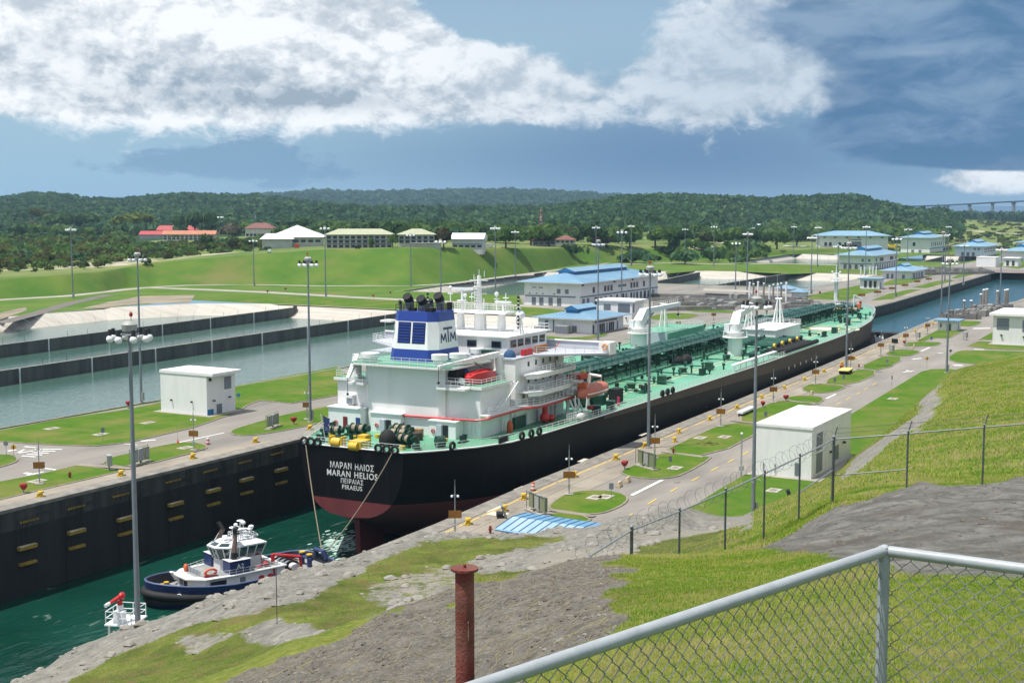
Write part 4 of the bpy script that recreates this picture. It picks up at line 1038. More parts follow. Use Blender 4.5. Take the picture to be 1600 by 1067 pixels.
cubeL = white_cube('white windowless cube building on the lawn left of the ship', 191, 199, 175.2, 187, 7.7, [('y', 1.9, 4.6, 2.0, 2.4, 'louvre'), ('y', -.6, .1, 1.5, 1.9, 'door'), ('y', -3.2, 6.7, .35, .5, 'lamp'), ('y', -2.2, 2.7, .35, .25, 'lamp'), ('y', 2.2, 2.9, .35, .25, 'lamp'),
    ('x', 3.0, 2.4, .18, .3, 'lamp'), ('x', -2.2, 2.4, .18, .3, 'lamp')], (0, 0, 1.5, 0))
MB().box(-3.9,-2.3,-6.02,-5.905,.25,1.25).build('notice_board', BLUEDK, cubeL)
cubeR = white_cube('large white windowless block right of the road, behind the razor wire fence', 189.5, 210, 57.5, 66, 7.4, [('y', -6.5, 3.9, 3.0, 2.6, 'louvre'), ('y', -6.5, .6, 3.0, 2.9, 'louvre'), ('y', 2.5, 1.0, 2.2, 2.2, 'louvre'), ('x', -2.2, .5, .9, 1.9, 'louvre'), ('y', 6, 3.0, .4, .3, 'lamp'), ('y', -1, 2.6, .4, .3, 'lamp')], None, .1)
for y in (3.0, 1.2): MB().tube([(-10.35, y, 2.0), (-10.4, y, .6)], .06, 5).build('down_pipe', GALV, cubeR)
white_cube('white flat roofed building with two grey louvres at the right edge', 403, 425, 44, 70, 8.4, [('x', 10.3, 4.4, 3.4, 3.3, 'louvre'), ('x', 3.3, 4.0, 3.4, 3.3, 'louvre'), ('x', 10.6, 2.6, .5, .4, 'lamp'), ('x', 4.5, 2.4, .5, .4, 'lamp')], (.9, .3, .3, .9), .35)
blue_building('blue roof with deep blue gable showing behind the right edge building', 432, 470, 42, 68, 6.2, 3.2, 2.0, (-12, 12, 3.0, 9.4, 10.8), [])
hut = thing('quay_hut', 'small white hut with pale blue flat roof on the right quay', 'hut', (442.5, 90.3, 0))
MB().box(-3.3,3.3,-2.9,2.9,-.1,3.1).build('wall', WHITE, hut); MB().box(-4.3,4.3,-4.0,4.0,3.103,3.5).build('roof', BLUEROOF, hut)
opening(hut, 'x', -.6, .1, 1.3, 2.2, 'window', (-3.3,3.3,-2.9,2.9)); opening(hut, 'x', 1.9, 1.1, .5, 1.2, 'window', (-3.3,3.3,-2.9,2.9)); opening(hut, 'y', 0, .1, 1.1, 2.2, 'door', (-3.3,3.3,-2.9,2.9))
# farther control buildings
hut2 = thing('quay_hut', 'white hut with three dark windows on the far lawn past the bow', 'hut', (646, 168.5, 0))
MB().box(-4,4,-4.6,4.6,-.1,4.6).build('wall', WHITE, hut2); MB().box(-5,5,-5.6,5.6,4.603,5.1).build('roof', BLUEROOF, hut2)
for u in (2.0, -.4, -2.6): opening(hut2, 'x', u, .7, 1.3, 3.2, 'window', (-4,4,-4.6,4.6))
opening(hut2, 'y', -1.5, .1, 2.2, 3.2, 'door', (-4,4,-4.6,4.6))
op = [('x', u, .1, 1.3, 2.6, 'door') for u in (5,2.5)]+[('x', -3.5, .2, 1.5, 2.2, 'louvre')]+[('y', u, .1, 1.3, 2.9, 'window') for u in (-11,-8,-4,0,4,8,11)]
blue_building('small pavilion with blue hipped roof on the far quay', 736, 768, 171, 186, 4.3, 3.0, 2.2, (-8, 8, 2.2, 6.8, 8.0), op, False)
op = [('y', 0, 3.3, 58, .45, 'band'), ('x', 0, 3.3, 20, .45, 'band')]+[('y', u, 4.8, 2.4, 2.2, 'window') for u in (-24,-14,-11,-8,11,14,17,25)]+[('y', u, .1, 2.6, 2.9, 'door') for u in range(-26, 28, 6)]+[('x', u, .1, 1.9, 3.0, 'door') for u in (7,4,0,-3.5)]+[('x', -4, 4.8, 1.6, 1.8, 'louvre'), ('x', -8, 4.8, 1.6, 1.8, 'louvre')]
blue_building('second large blue roofed building, past the bow on the far bank', 832, 890, 216, 238, 8.6, 4.4, 2.6, (-19, 19, 4.0, 12.6, 14.0), op, False)
c3 = at(1330, 391.5); 
op = [('x', u, .1+4.2, 2.2, 3.2, 'window') for u in (24,20,12,7)]+[('x', u, .1, 2.4, 2.6, 'door') for u in (24,20,16,12,7)]+[('x', -2, 3.2, 9, 5.0, 'louvre')]+[('x', u, 11.2, 1.6, 1.0, 'lamp') for u in (25,16,6,-4,-14,-24)]+[('x', -2, 9.4, 9, .8, 'sign')]
blue_building('longest white hall with blue roof against the far woods', c3.x-14, c3.x+14, c3.y-29, c3.y+29, 13.0, 4.0, 3, None, op, False, R_(24))
op = [('y', u, 5.5, 2.2, 3.0, 'window') for u in (-22,-14,-8,0,8,14,22)]+[('y', 0, 3.2, 58, .7, 'band'), ('x', 1, 5.6, 2.2, 3, 'window'), ('x', -4, .1, 2.4, 2.4, 'door'), ('x', 2, .1, 2.4, 2.4, 'door')]
blue_building('tall white hall with blue roof, left of the two low far halls', 1148, 1206, 252, 276, 12.4, 4.0, 2.8, (-18, 18, 4.0, 16, 17.6), op, False)
op = [('y', u, 4.6, 3.2, 1.8, 'window') for u in range(-24, 26, 7)]+[('y', 0, 3.2, 54, .6, 'band')]+[('x', u, .1, 2.2, 3.0, 'door') for u in (5,1,-3)]+[('x', u, 4.8, 1.6, 1.6, 'louvre') for u in (-4,-7)]
blue_building('low far hall with blue roof, near the right edge', 1090, 1146, 198, 220, 7.6, 4.2, 2.6, (-16, 16, 3.6, 11, 12.6), op, False)
blue_building('blue roofed hall cut by the right edge, nearer one', 1010, 1060, 148, 172, 7.0, 4.0, 2.4, (-14, 14, 3.4, 10.6, 12), [('x', u, .1, 2, 3, 'door') for u in (6,2,-2)], False)
blue_building('blue roofed hall cut by the right edge, farther one', 1190, 1260, 160, 190, 8.6, 4.4, 2.6, (-20, 20, 3.6, 12, 13.6), [('x', u, .1, 2, 3, 'door') for u in (8,2,-4)], False)
white_cube('plain white box building by the far gate', 905, 919, 157, 169, 6.0, [], None, .1)
white_cube('pale low box building right of the plain white box by the far gate', 922, 935, 146, 155, 5.2, [('x', 2, .4, 1.6, 3.4, 'window'), ('x', -1.5, .4, 1.6, 3.4, 'window')], (.6,.6,.6,.6), .1)
p = at(1243, 391.5); white_cube('tiny white pump house at the foot of the far woods', p.x-4, p.x+4, p.y-9, p.y+9, 3.6, [('x', -4, .2, 2, 2.2, 'door'), ('x', 2, .2, 2, 2.2, 'door')], (1,1,1,1), .1)
p = at(1428, 388); white_cube('small white shed beside the longest blue roofed hall', p.x-4, p.x+4, p.y-6, p.y+6, 4.2, [], None, .1)
# canopy of the shelter in front of the near island
sh = thing('shelter', 'low shelter with ribbed pale blue gable roof behind the rocks', 'shelter')
zE, zR = 3.3, 4.7
n0, f0 = at(774, 825, zE), at(824, 800.6, zE); r0 = at(801, 806.5, zR); dv = Vector((-.05, -1, 0))*21
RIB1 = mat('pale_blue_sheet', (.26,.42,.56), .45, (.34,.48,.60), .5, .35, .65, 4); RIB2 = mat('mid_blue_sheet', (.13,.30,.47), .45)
nrib = 20
for k in range(nrib):
    a, b = k/nrib, (k+1)/nrib-.006
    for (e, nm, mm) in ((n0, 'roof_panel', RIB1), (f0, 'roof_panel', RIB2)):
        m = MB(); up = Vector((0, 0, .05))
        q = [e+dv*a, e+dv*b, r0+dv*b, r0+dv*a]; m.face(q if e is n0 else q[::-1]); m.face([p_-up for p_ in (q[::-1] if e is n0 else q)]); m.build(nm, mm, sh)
    m = MB(); m.cyl(n0+dv*a+Vector((0,0,.04)), r0+dv*a+Vector((0,0,.04)), .05, n=4, cap=False); m.cyl(f0+dv*a+Vector((0,0,.04)), r0+dv*a+Vector((0,0,.04)), .05, n=4, cap=False); m.build('seam', BLUEDK, sh)
MB().face([n0-Vector((0,0,.3)), n0, r0, f0, f0-Vector((0,0,.3))]).build('gable_end', BLUEDK, sh)
MB().cyl(n0-Vector((0,0,.15)), n0+dv-Vector((0,0,.15)), .16, n=6).cyl(f0-Vector((0,0,.15)), f0+dv-Vector((0,0,.15)), .16, n=6).build('fascia', RIB2, sh)
for e in (n0, f0):
    for k in (.06, .5, .94):
        c = r0.lerp(e, .85)+dv*k; MB().cyl((c.x, c.y, 0), (c.x, c.y, zE), .13, n=8).build('post', GALV, sh)
# ------------------------------------------------------------------ houses, trees, bridge on the far bank
RZC = math.atan2(ry, rx)          # local x = across the view
GREENY = mat('pale_green_roof', (.40,.42,.28), .6, (.34,.36,.24), .5); WROOF = mat('white_sheet_roof', (.74,.75,.76), .5, (.62,.63,.64), .3)
RROOF = mat('red_sheet_roof', (.42,.06,.06), .6, (.34,.05,.05), .4); OROOF = mat('orange_tile_roof', (.48,.20,.11), .7, (.38,.14,.08), .5); BROOF = mat('brown_tile_roof', (.20,.075,.06), .7, (.15,.055,.05), .4)
CREAMW = mat('cream_wall', (.52,.50,.42), .8, (.45,.43,.36), .4); PALEW = mat('pale_wall', (.58,.58,.55), .8, (.48,.48,.46), .4)
def plateauD(px, yb):
    lo, hi = float(np.interp(px, pxs, Dc))*1.003, 3000.0
    for _ in range(40):
        mid = (lo+hi)/2; z = far_pt(px, mid).z
        if HZ+2111*(EYE-z)/mid > yb: lo = mid
        else: hi = mid
    return hi
def house(label, px0, px1, yb, ye, yr, depth, roof, wall, hipped=True, rows=(), turn=0.0, porch=None, name='house', cat='building', ov=1.0, step=3.2):
    pc = (px0+px1)/2; D = plateauD(pc, yb); base = far_pt(pc, D); s = D/FP
    w = (px1-px0)*s; h = (yb-ye)*s; rr = (ye-yr)*s
    c = Vector((base.x, base.y, base.z))+Vector((fx, fy, 0))*depth/2
    t = thing(name, label, cat, c, RZC+turn); B = (-w/2, w/2, -depth/2, depth/2)
    MB().box(*B, -3.5, h).build('wall', wall, t)
    m = MB(); X0, X1, Y0, Y1 = B[0]-ov, B[1]+ov, B[2]-ov, B[3]+ov
    m.box(X0, X1, Y0, Y1, h+.002, h+.2)
    if hipped: hip(m, X0, X1, Y0, Y1, h+.202, h+rr+.2, .9)
    else:
        z1 = h+rr; ym = (Y0+Y1)/2
        m.add([(X0,Y0,h+.2),(X1,Y0,h+.2),(X1,ym,z1),(X0,ym,z1),(X0,Y1,h+.2),(X1,Y1,h+.2)], [(0,1,2,3),(3,2,5,4),(0,3,4),(1,5,2)])
    m.build('roof', roof, t)
    for z, hh, kind in rows:
        n = max(1, int(w/step))
        if kind == 'band': opening(t, 'y', 0, z*h, w, hh, 'band', B); continue
        for i in range(n):
            u = -w/2+(i+.5)*w/n
            b_ = MB().box(u-w/n*.36, u+w/n*.36, -depth/2-.12, -depth/2-.004, z*h, z*h+hh).build('window', GREYP, t)
            MB().box(u-w/n*.30, u+w/n*.30, -depth/2-.16, -depth/2-.121, z*h+.12, z*h+hh-.12).build('pane', GLASS, b_)
    return t
gym = house('white gymnasium with broad white roof on the far bank', 418, 497, 387, 371, 353, 30, WROOF, PALEW, True, [(.52,1.5,'w')], .10, ov=2.0, step=4)
_B = (-31, -14, -22, -14)
MB().box(-19,-2,-21,-15.02,-3,5.2).build('annex_wall', PALEW, gym); m = MB(); hip(m, -20.5,-.5,-22.5,-14.9,5.22,8.4); m.build('annex_roof', WROOF, gym)
house('long three storey cream school with pale green roof on the far bank', 508, 611, 388, 367, 358.5, 14, GREENY, CREAMW, True, [(.70,1.6,'w'),(.40,1.6,'w'),(.58,.5,'band'),(.3,.5,'band'),(.06,1.5,'w')], .05)
house('shorter cream building with pale green roof right of the long school', 621, 677, 387, 367, 358.5, 16, GREENY, CREAMW, True, [(.66,1.6,'w'),(.36,1.6,'w'),(.55,.5,'band')], .06)
house('small two storey white house with white gable roof on the far bank', 708, 756, 388, 374, 364.5, 13, WROOF, PALEW, False, [(.12,1.2,'w'),(.42,.4,'band')], -.12)
house('low white walkway roof in front of the cream building', 643, 688, 387.5, 380, 378.5, 3, WROOF, PALEW, False, [], .05, name='covered_walkway')
house('red roofed long house among trees, the upper one at the left', 236, 304, 365, 360, 353, 14, RROOF, CREAMW, True, [], -.1)
house('low house with dark red roof left of the orange one', 217, 250, 373, 367, 361, 14, RROOF, PALEW, False, [], 0)
house('pale house with orange tiled roof at the left among shrubs', 253, 332, 377, 366.5, 360.5, 16, OROOF, PALEW, False, [(.25,1.5,'w'),(.62,1.2,'w')], .08)
house('white house with dark red roof at the road bend on the left', 383, 426, 371, 357, 349, 14, BROOF, PALEW, True, [(.15,2.0,'w')], -.05)
house('white roofed house peeping over dark trees at the left', 322, 345, 356, 345, 339, 14, WROOF, PALEW, False, [], .1)
house('white villa with dark red roof under the big tree, far bank centre', 870, 899, 383, 375, 368, 14, BROOF, PALEW, True, [(.45,1.4,'w')], -.1)
house('pale wing with pink wall left of the centre villa', 832, 868, 384.5, 376.5, 371, 11, BROOF, CREAMW, True, [(.4,1.4,'w')], .05)
house('tiny dark shed on the far bank crest', 929, 946, 388.5, 384, 383, 5, BROOF, GREYP, False, [], 0, name='shed', cat='shed')
for i, (a, b, y) in enumerate([(1522,1532,359),(1543,1554,358.5),(1575,1590,357)]):
    D = 2111*39.4/(y-HZ); p = atd((a+b)/2, y, D)
    t = thing('barge', ['white far roof by the river, left of three', 'white far roof by the river, middle of three', 'white far roof by the river, right of three'][i], 'building', (p.x, p.y, .5), RZC)
    w = (b-a)*D/FP; MB().box(-w/2,w/2,-6,6,0,4).build('wall', CREAMW, t); m = MB(); hip(m, -w/2-1,w/2+1,-7,7,4.01,7); m.build('roof', WROOF, t)
# parked containers and cars along the crest
for i, (px, y, w, c, lab) in enumerate([(551,386.5,18,(.12,.18,.24),'long slate blue container in front of the long school'),(463,388.2,6,(.5,.05,.04),'small red truck by the gymnasium'),(477,385,9,(.72,.72,.7),'white tent roof beside the gymnasium'),(558,389,8,(.02,.02,.02),'black car below the long school'),(420,395.5,5,(.75,.75,.74),'white car on the slope road'),(762,387.5,16,(.5,.48,.42),'pale low wall with sheeted roof right of the small gable house')]):
    D = plateauD(px, y); p = far_pt(px, D); s = D/FP*w
    t = thing('parked_vehicle' if i in (1,3,4) else 'container', lab, 'car' if i in (3,4) else 'truck' if i == 1 else 'container', p, RZC)
    cm = mat('site_paint_%d' % i, c, .5)
    MB().box(-s/2,s/2,-1.2,1.2,.3,1.4 if i in (3,4) else 2.5).build('body', cm, t); MB().box(-s/2*.7,s/2*.7,-1.05,1.05,1.4 if i in (3,4) else 2.503,1.9 if i in (3,4) else 2.7).build('top', cm if i != 3 else GLASS, t)
    for sx in (-.32, .32): MB().cyl((s*sx,-1.25,.35),(s*sx,-1.0,.35),.35,n=10).build('wheel', BLACK, t)
# ---- single trees
BARK = mat('bark', (.10,.075,.055), .9, (.06,.045,.035), 2.0)
LV = [mat('leaf_dark', (.040,.092,.026), .8, (.066,.128,.036), .25, spec=.2), mat('leaf_mid', (.082,.160,.034), .8, (.125,.205,.048), .25, spec=.2),
      mat('leaf_lime', (.105,.150,.018), .8, (.150,.185,.030), .25, spec=.2), mat('leaf_olive', (.085,.100,.030), .8, (.060,.085,.025), .25, spec=.2), mat('leaf_brown', (.075,.062,.025), .85, (.05,.06,.022), .25, spec=.2),
      mat('leaf_grey', (.16,.15,.11), .9, (.10,.11,.07), .3, spec=.1), mat('leaf_yellow', (.13,.135,.04), .85, (.085,.11,.03), .3, spec=.1)]
for m_ in LV: leafy(m_, .4)
def leafmesh(seed, n, shape, leaf):
    g = np.random.default_rng(seed); v = crown_quads(n, 1, 1, leaf, g, shape); v[:, 2] -= .12
    me = bpy.data.meshes.new('crown'); me.from_pydata(v.tolist(), [], [(4*i, 4*i+1, 4*i+2, 4*i+3) for i in range(n)]); return me
def trunkmesh(seed, spread):
    g = random.Random(seed); m = MB(); m.tube([(0,0,-.15),(g.uniform(-.03,.03),0,.2),(g.uniform(-.06,.06),g.uniform(-.05,.05),.45)], [.075,.055,.04], 6)
    for k in range(6):
        a = k*1.05+g.uniform(-.3,.3); r = spread*g.uniform(.5,.8); m.tube([(0,0,.28+.03*k),(math.cos(a)*r*.5,math.sin(a)*r*.5,.5),(math.cos(a)*r,math.sin(a)*r,.72)], [.035,.022,.008], 4)
    return m.mesh('trunk', BARK)
CROWNS = [leafmesh(s, 420, .55, .135) for s in range(5)]; TR = [trunkmesh(s, .8) for s in range(4)]
SHRUBC = [leafmesh(20+s, 170, .60, .20) for s in range(4)]
def tree(label, px, yb, yt, wpx, leaf, group=None, D=None, name='broadleaf_tree', low=False):
    D = D or plateauD(px, yb); p = far_pt(px, D); h = max(2.0, (yb-yt)*D/2111); r = wpx*D/FP/2
    t = thing(name, label, 'shrub' if low else 'tree', p, random.uniform(0, 6.28), group)
    c = bpy.data.objects.new('crown', random.choice(SHRUBC if low else CROWNS)); COL.objects.link(c); c.parent = t; c.scale = (r/1.15, r/1.15, h*(.78 if low else .74)); c.location = (0, 0, h*(-.12 if low else .12))
    k = bpy.data.objects.new('trunk', random.choice(TR)); COL.objects.link(k); k.parent = t; k.scale = (r, r, h*.9)
    if not c.data.materials: c.data.materials.append(LV[0])
    c.material_slots[0].link = 'OBJECT'; c.material_slots[0].material = LV[leaf]
    return t
for me in CROWNS+SHRUBC: me.materials.append(LV[1])
T = [('broad lime green tree left of the red roofed house',205,364,327,78,2),('dark round tree behind the red roofed house',303,368,325,38,0),('dark low tree right of the dark round tree',330,366,341,34,0),('wide dark tree left of the lime green tree',132,362,328,60,0),('dark wide tree in the left middle',92,364,329,62,0),('yellow blooming tree at the upper left',62,350,321,28,6),
     ('bare grey tree at the upper left',52,366,341,36,5),('grey leafless tree left of the dark red roofed house',362,377,343,44,5),('dark bushy tree below the orange roofed house',320,389,362,28,0),('small tree by the left road',362,391,368,24,3),('round dark shrub tree on the left slope crest',387,389,369,20,0),
     ('dark tree behind the gymnasium, left one',470,366,338,46,0),('dark tree behind the gymnasium, right one',520,364,342,50,1),('brown leaved tree between the cream building and the gable house',693,388,350,38,4),('dark tree behind the cream building',655,372,345,44,1),('green tree left of the cream building',613,388,362,18,1),('young tree in front of the long school',579,388,368,11,1),
     ('green tree right of the small gable house',790,388,347,50,1),('dark tree behind the small gable house',748,376,345,46,0),('great spreading tree over the centre villa, left',830,384,347,54,1),('great spreading tree over the centre villa, right',858,385,343,52,1),('olive tree right of the centre villa',892,376,352,38,3),('tall dark tree right of the villa',928,387,347,52,0),('grey green small tree right of the tall dark tree',949,388,368,22,5),
     ('leafy tree left of the far slope bend',985,388,351,44,1),('broad green tree at mid far bank',1025,388,353,50,1),('dark green tree at mid far bank',1062,388,354,46,0),('pale green tree at mid far bank',1100,389,362,44,3),('green tree right of the pale one',1140,388,350,46,1),('dark tree left of the rocky cut',1180,389,352,46,0),('green tree above the rocky cut',1215,389,353,44,1),
     ('dark tree left of the longest hall',1246,386,350,40,0),('mid green tree behind the longest hall',1290,374,348,44,1),('dark tree behind the longest hall roof',1330,373,346,50,0),('dark tree right of the longest hall',1397,372,346,40,0),('small dark tree by the tall hall',1440,372,348,36,0)]
for lab, px, yb, yt, w, lf in T: tree(lab, px, yb, yt, w, lf)
# the tree belt behind the plateau: too many to tell apart
belt = []
for k in range(560):
    px = _rng.uniform(-330, 1330); D = _rng.uniform(900, 1350) if px > 430 else _rng.uniform(1180, 1600)
    if (205 < px < 350 and D < 1480) or (px > 1190 and D < 1360): continue
    p = far_pt(px, D); r = _rng.uniform(4.2, 7.5); belt.append((p.x, p.y, p.z, r, r*_rng.uniform(.8, 1.35)))
belt += [(p.x, p.y, p.z, r, r*1.1) for p, r in ((far_pt(_rng.uniform(1200, 1480), _rng.uniform(1330, 1600)), _rng.uniform(6, 10)) for _ in range(260))]
o = wood('tree_belt', belt, [LV[0], LV[1], LV[1], LEAF], PROT); o['label'] = 'belt of dark trees behind the houses on the far bank'
# scrub between the left bank crest and the trees
sh_spots = []
for k in range(1500):
    px = _rng.uniform(-300, 420); d0 = float(np.interp(px, pxs, Dc)); D = d0*_rng.uniform(1.06, 1.42 if px > 200 else 1.9)
    if px > 200 and D > 960 and _rng.uniform() < .5: continue
    if _rng.uniform() < .25 and D < d0*1.12: continue
    p = far_pt(px, D); r = _rng.uniform(1.2, 3.4)*(1.0 if D > d0*1.15 else .6)*(1.5 if D > d0*1.3 and px < 200 else 1); sh_spots.append((p.x, p.y, p.z, r, r*_rng.uniform(.8, 1.3)))
o = wood('scrub', sh_spots, [LV[1], LV[3], LV[6], LV[1], LEAF], PROT); o['label'] = 'tangle of green and straw coloured bushes at the left'
sc2 = []
for k in range(420):
    px = _rng.uniform(1385, 1750); D = _rng.uniform(1150, 1950); p = far_pt(px, D); r = _rng.uniform(1.5, 4); sc2.append((p.x, p.y, p.z, r, r*.8))
o = wood('scrub', sc2, [LV[3], LV[6], LV[1], LV[5]], PROT); o['label'] = 'straw coloured scrub on the flats at the far right'
for i, (px, yb, yt, w, lf, lab) in enumerate([(60,418,398,26,1,'dark green shrub left of the tall left light mast'),(88,417,401,22,1,'green shrub just left of the tall left light mast'),(20,421,405,24,3,'olive shrub at the left edge'),(283,398,378,30,1,'round green shrub below the orange roofed house'),(255,404,386,26,3,'olive shrub left of the round green one'),(178,408,396,26,6,'straw coloured shrub left of the second light mast'),(150,417,402,20,6,'straw coloured shrub in the middle of the left waste ground'),(225,412,399,22,1,'green shrub behind the second light mast'),(120,416,402,22,3,'olive shrub right of the tall left light mast'),(340,396,380,24,1,'green shrub right of the round green one')]):
    tree(lab, px, yb, yt, w, lf, low=True, name='shrub')
# palms
def palm(label, px, yb, yt, D=None):
    D = D or plateauD(px, yb); p = far_pt(px, D); h = (yb-yt)*D/2111
    t = thing('palm_tree', label, 'palm', p); MB().tube([(0,0,-.5),(.2,0,h*.5),(.1,.1,h*.85)], [.3,.22,.18], 6).build('trunk', BARK, t)
    for k in range(12):
        a = k*.524; m = MB(); pr = None; pts = [(h*.85, 0), (h*1.0, 1.3), (h*.98, 2.6), (h*.82, 3.8)]
        q = [Vector((.1+math.cos(a)*r, .1+math.sin(a)*r, z)) for z, r in pts]; sd = Vector((-math.sin(a), math.cos(a), 0))*.45
        for i in range(3): m.face([q[i]-sd, q[i+1]-sd*(1 if i < 2 else .2), q[i+1]+sd*(1 if i < 2 else .2)-Vector((0,0,.2)), q[i]+sd-Vector((0,0,.2))])
        m.build('frond', LV[0], t)
for lab, px, yb, yt in [('palm standing above the dark red roofed house',403,362,331),('palm behind the gymnasium',437,362,334),('palm left of the red roofs',274,362,337),('palm at the far left behind the scrub',12,362,329),('palm behind the bare grey tree at the left',35,364,332),('palm in front of the orange roofed house',272,384,367)]: palm(lab, px, yb, yt)
# ---- towers
def lattice(label, px, yt, D, m1, m2, w=3.0):
    p = far_pt(px, D); h = EYE-(yt-HZ)/2111*D-p.z; t = thing('radio_tower', label, 'tower', p, .4); n = 8
    for sx in (-1, 1):
        for sy in (-1, 1): MB().cyl((sx*w/2,sy*w/2,0),(sx*.5,sy*.5,h),.28,.16,n=4).build('leg', m1, t)
    for k in range(n):
        z0, z1 = k*h/n, (k+1)*h/n; a = w/2+(0.5-w/2)*k/n; b = w/2+(0.5-w/2)*(k+1)/n; m = MB()
        for (x0, y0, x1, y1) in ((-a,-a,b,-b),(a,-a,b,b),(a,a,-b,b),(-a,a,-b,-b)): m.cyl((x0,y0,z0),(x1,y1,z1),.12,n=4,cap=False)
        m.build('bracing', m2 if k % 2 else m1, t)
    for k in range(3): MB().cyl((.9,0,h*(.8-.1*k)),(1.5,.2,h*(.8-.1*k)),.9,n=10).build('dish', LAMPW, t)
lattice('red and white lattice radio tower above the centre trees', 845, 326, 1150, RED, LAMPW, 4)
lattice('grey radio mast on the hill at the far left', 33, 311, 2500, MASTG, MASTG, 6)
lattice('thin grey radio mast at the left', 398, 331, 1500, MASTG, MASTG, 3)
p = far_pt(1186, 1550); t = thing('water_tower', 'small white water tower above the woods right of centre', 'tower', p)
hh = EYE-(352-HZ)/2111*1550-p.z; MB().cyl((0,0,hh-7),(0,0,hh),4.2,n=14).ball((0,0,hh),(4.2,4.2,1.6),14,4,0).build('tank', LAMPW, t)
for a in range(5): MB().cyl((3.4*math.cos(a*1.257),3.4*math.sin(a*1.257),-2),(3.4*math.cos(a*1.257),3.4*math.sin(a*1.257),hh-7),.4,n=5).build('leg', LAMPW, t)
p = far_pt(33, 2480); 
# ---- the high bridge over the sea approach
br = thing('road_bridge', 'long grey high level bridge crossing the horizon at the right', 'bridge')
BRM = mat('bridge_concrete', (.20,.21,.22), .8)
tops = [(1400,322.6,4300),(1481,319.8,4200),(1515,318.0,4150),(1551,315.8,4100),(1584,314.2,4050),(1640,311.8,4000),(1720,308.5,3900)]
P = [atd(px, y, D) for px, y, D in tops]
for a, b in zip(P, P[1:]):
    m = MB(); d = (b-a); sd = Vector((-d.y, d.x, 0)).normalized()*7
    m.loft([[p_-sd, p_+sd, p_+sd*.6-Vector((0,0,4)), p_-sd*.6-Vector((0,0,4))] for p_ in (a, b)], True, True); m.build('deck_span', BRM, br)
for i, (a, w) in enumerate(zip(P[1:-1], (4,5,5,6,6))):
    MB().cyl((a.x, a.y, 0), (a.x, a.y, a.z-4), w*1.1, w*.8, n=8).cyl((a.x, a.y, a.z-10), (a.x, a.y, a.z-4.05), w*.8, w*1.5, n=8).build('pier', BRM, br)
# ------------------------------------------------------------------ the tanker
SH_O = Vector((155, 115.5, 0)); SH_R = R_(1.75)
HULLB = mat('black_hull_paint', (.0048,.0048,.0058), .5, (.013,.0125,.012), .5, .5, .8, 8, stretch=(.9, 1, .10), spec=.16, col3=(.045,.044,.042), scale3=.9, lo3=.70, hi3=.86)
HULLR = mat('dull_red_antifouling', (.16,.030,.030), .6, (.11,.022,.024), .2, .35, .7, 7, stretch=(.3, 1, 1))
DUSTB = mat('dusty_brown_black_hull', (.080,.058,.040), .7, (.048,.036,.027), .25, .35, .65, 8, stretch=(.15, 1, 1.0), bump=.1, bscale=.8)
DECKG = mat('green_deck_paint', (.095,.320,.195), .5, (.145,.385,.265), .10, .32, .68, 8, col3=(.075,.27,.135), scale3=.04, lo3=.5, hi3=.7, bump=.05)
PIPEG = mat('dark_green_pipe', (.008,.075,.050), .4, (.020,.11,.082), .6, .4, .7)
GEARG = mat('dark_green_machinery', (.007,.042,.026), .45, (.014,.062,.042), 1.5)
ROPE = mat('rope_beige', (.36,.30,.22), .9, (.25,.2,.14), 6.0)
NAVY = mat('funnel_blue', (.022,.055,.30), .4); LOGO = mat('logo_navy', (.02,.04,.12), .5)
SOOT = mat('sooty_pipe_grey', (.22,.23,.22), .5, (.10,.095,.085), 1.2, .4, .65, 6); SOOTB = mat('soot_black', (.008,.008,.008), .8)
ORNG = mat('faded_orange_boat', (.52,.13,.075), .5, (.58,.20,.13), .8, .4, .7)
REDP = mat('red_fire_main', (.52,.02,.022), .4); CREAMP = mat('cream_deck_line', (.62,.58,.36), .6)
LILAC = mat('pale_wing_deck', (.48,.50,.55), .6, (.42,.44,.5), .3)
ship = thing('oil_tanker', 'long black hulled oil tanker with green deck and white bridge filling the lock', 'ship', SH_O, SH_R)
DKZ = 5.0
HBT = [(0,9.5),(2,11.6),(4.6,13.6),(9,16.6),(15,18.9),(24,19.8),(36,20.2),(60,20.9),(130,22),(190,21.6),(210,21),(230,19.6),(250,17.4),(265,14.9),(280,11.9),(290,9.2),(298,6.3),(304,3.2),(307,1.2),(308,.05)]
HBP = [(0,8.2),(2,9.2),(4.6,10.4),(9,12.2),(15,14.6),(24,17.6),(36,19.6)]+HBT[7:]
def hb(u, s=-1):
    t = HBT if s < 0 else HBP
    return float(np.interp(u, [a for a, b in t], [b for a, b in t]))
def hbot(u): return float(np.interp(u, [0,4,9,14,20,30], [-5.2,-6.6,-8.6,-11,-13.2,-14]))
def sect(u, t0, t1, n, zsplit, sd=-1):
    """half section points from the deck down; t is depth fraction"""
    zb = hbot(u); e = float(np.interp(u, [0, 10, 30, 60], [2.6, 3.2, 5, 9])); pts = []
    fl = float(np.interp(u, [220, 260, 290, 308], [0, .10, .38, .75])); h = hb(u, sd)
    for i in range(n+1):
        z = t0+(t1-t0)*i/n if t1 is not None else t0+(zb-t0)*i/n
        z = max(z, zb); t = max(0.0, DKZ-z)/(DKZ-zb)
        w = h*max(0, 1-t**e)**(1/e)*(1-fl*t**.8)
        pts.append((w, z))
    return pts
us = [0,1,2,3,4.6,6.5,9,12,15,19,24,30,36,45,60,90,130,165,190,205,220,235,250,260,270,280,287,293,298,302,305,307,308]
ZR = -2.6
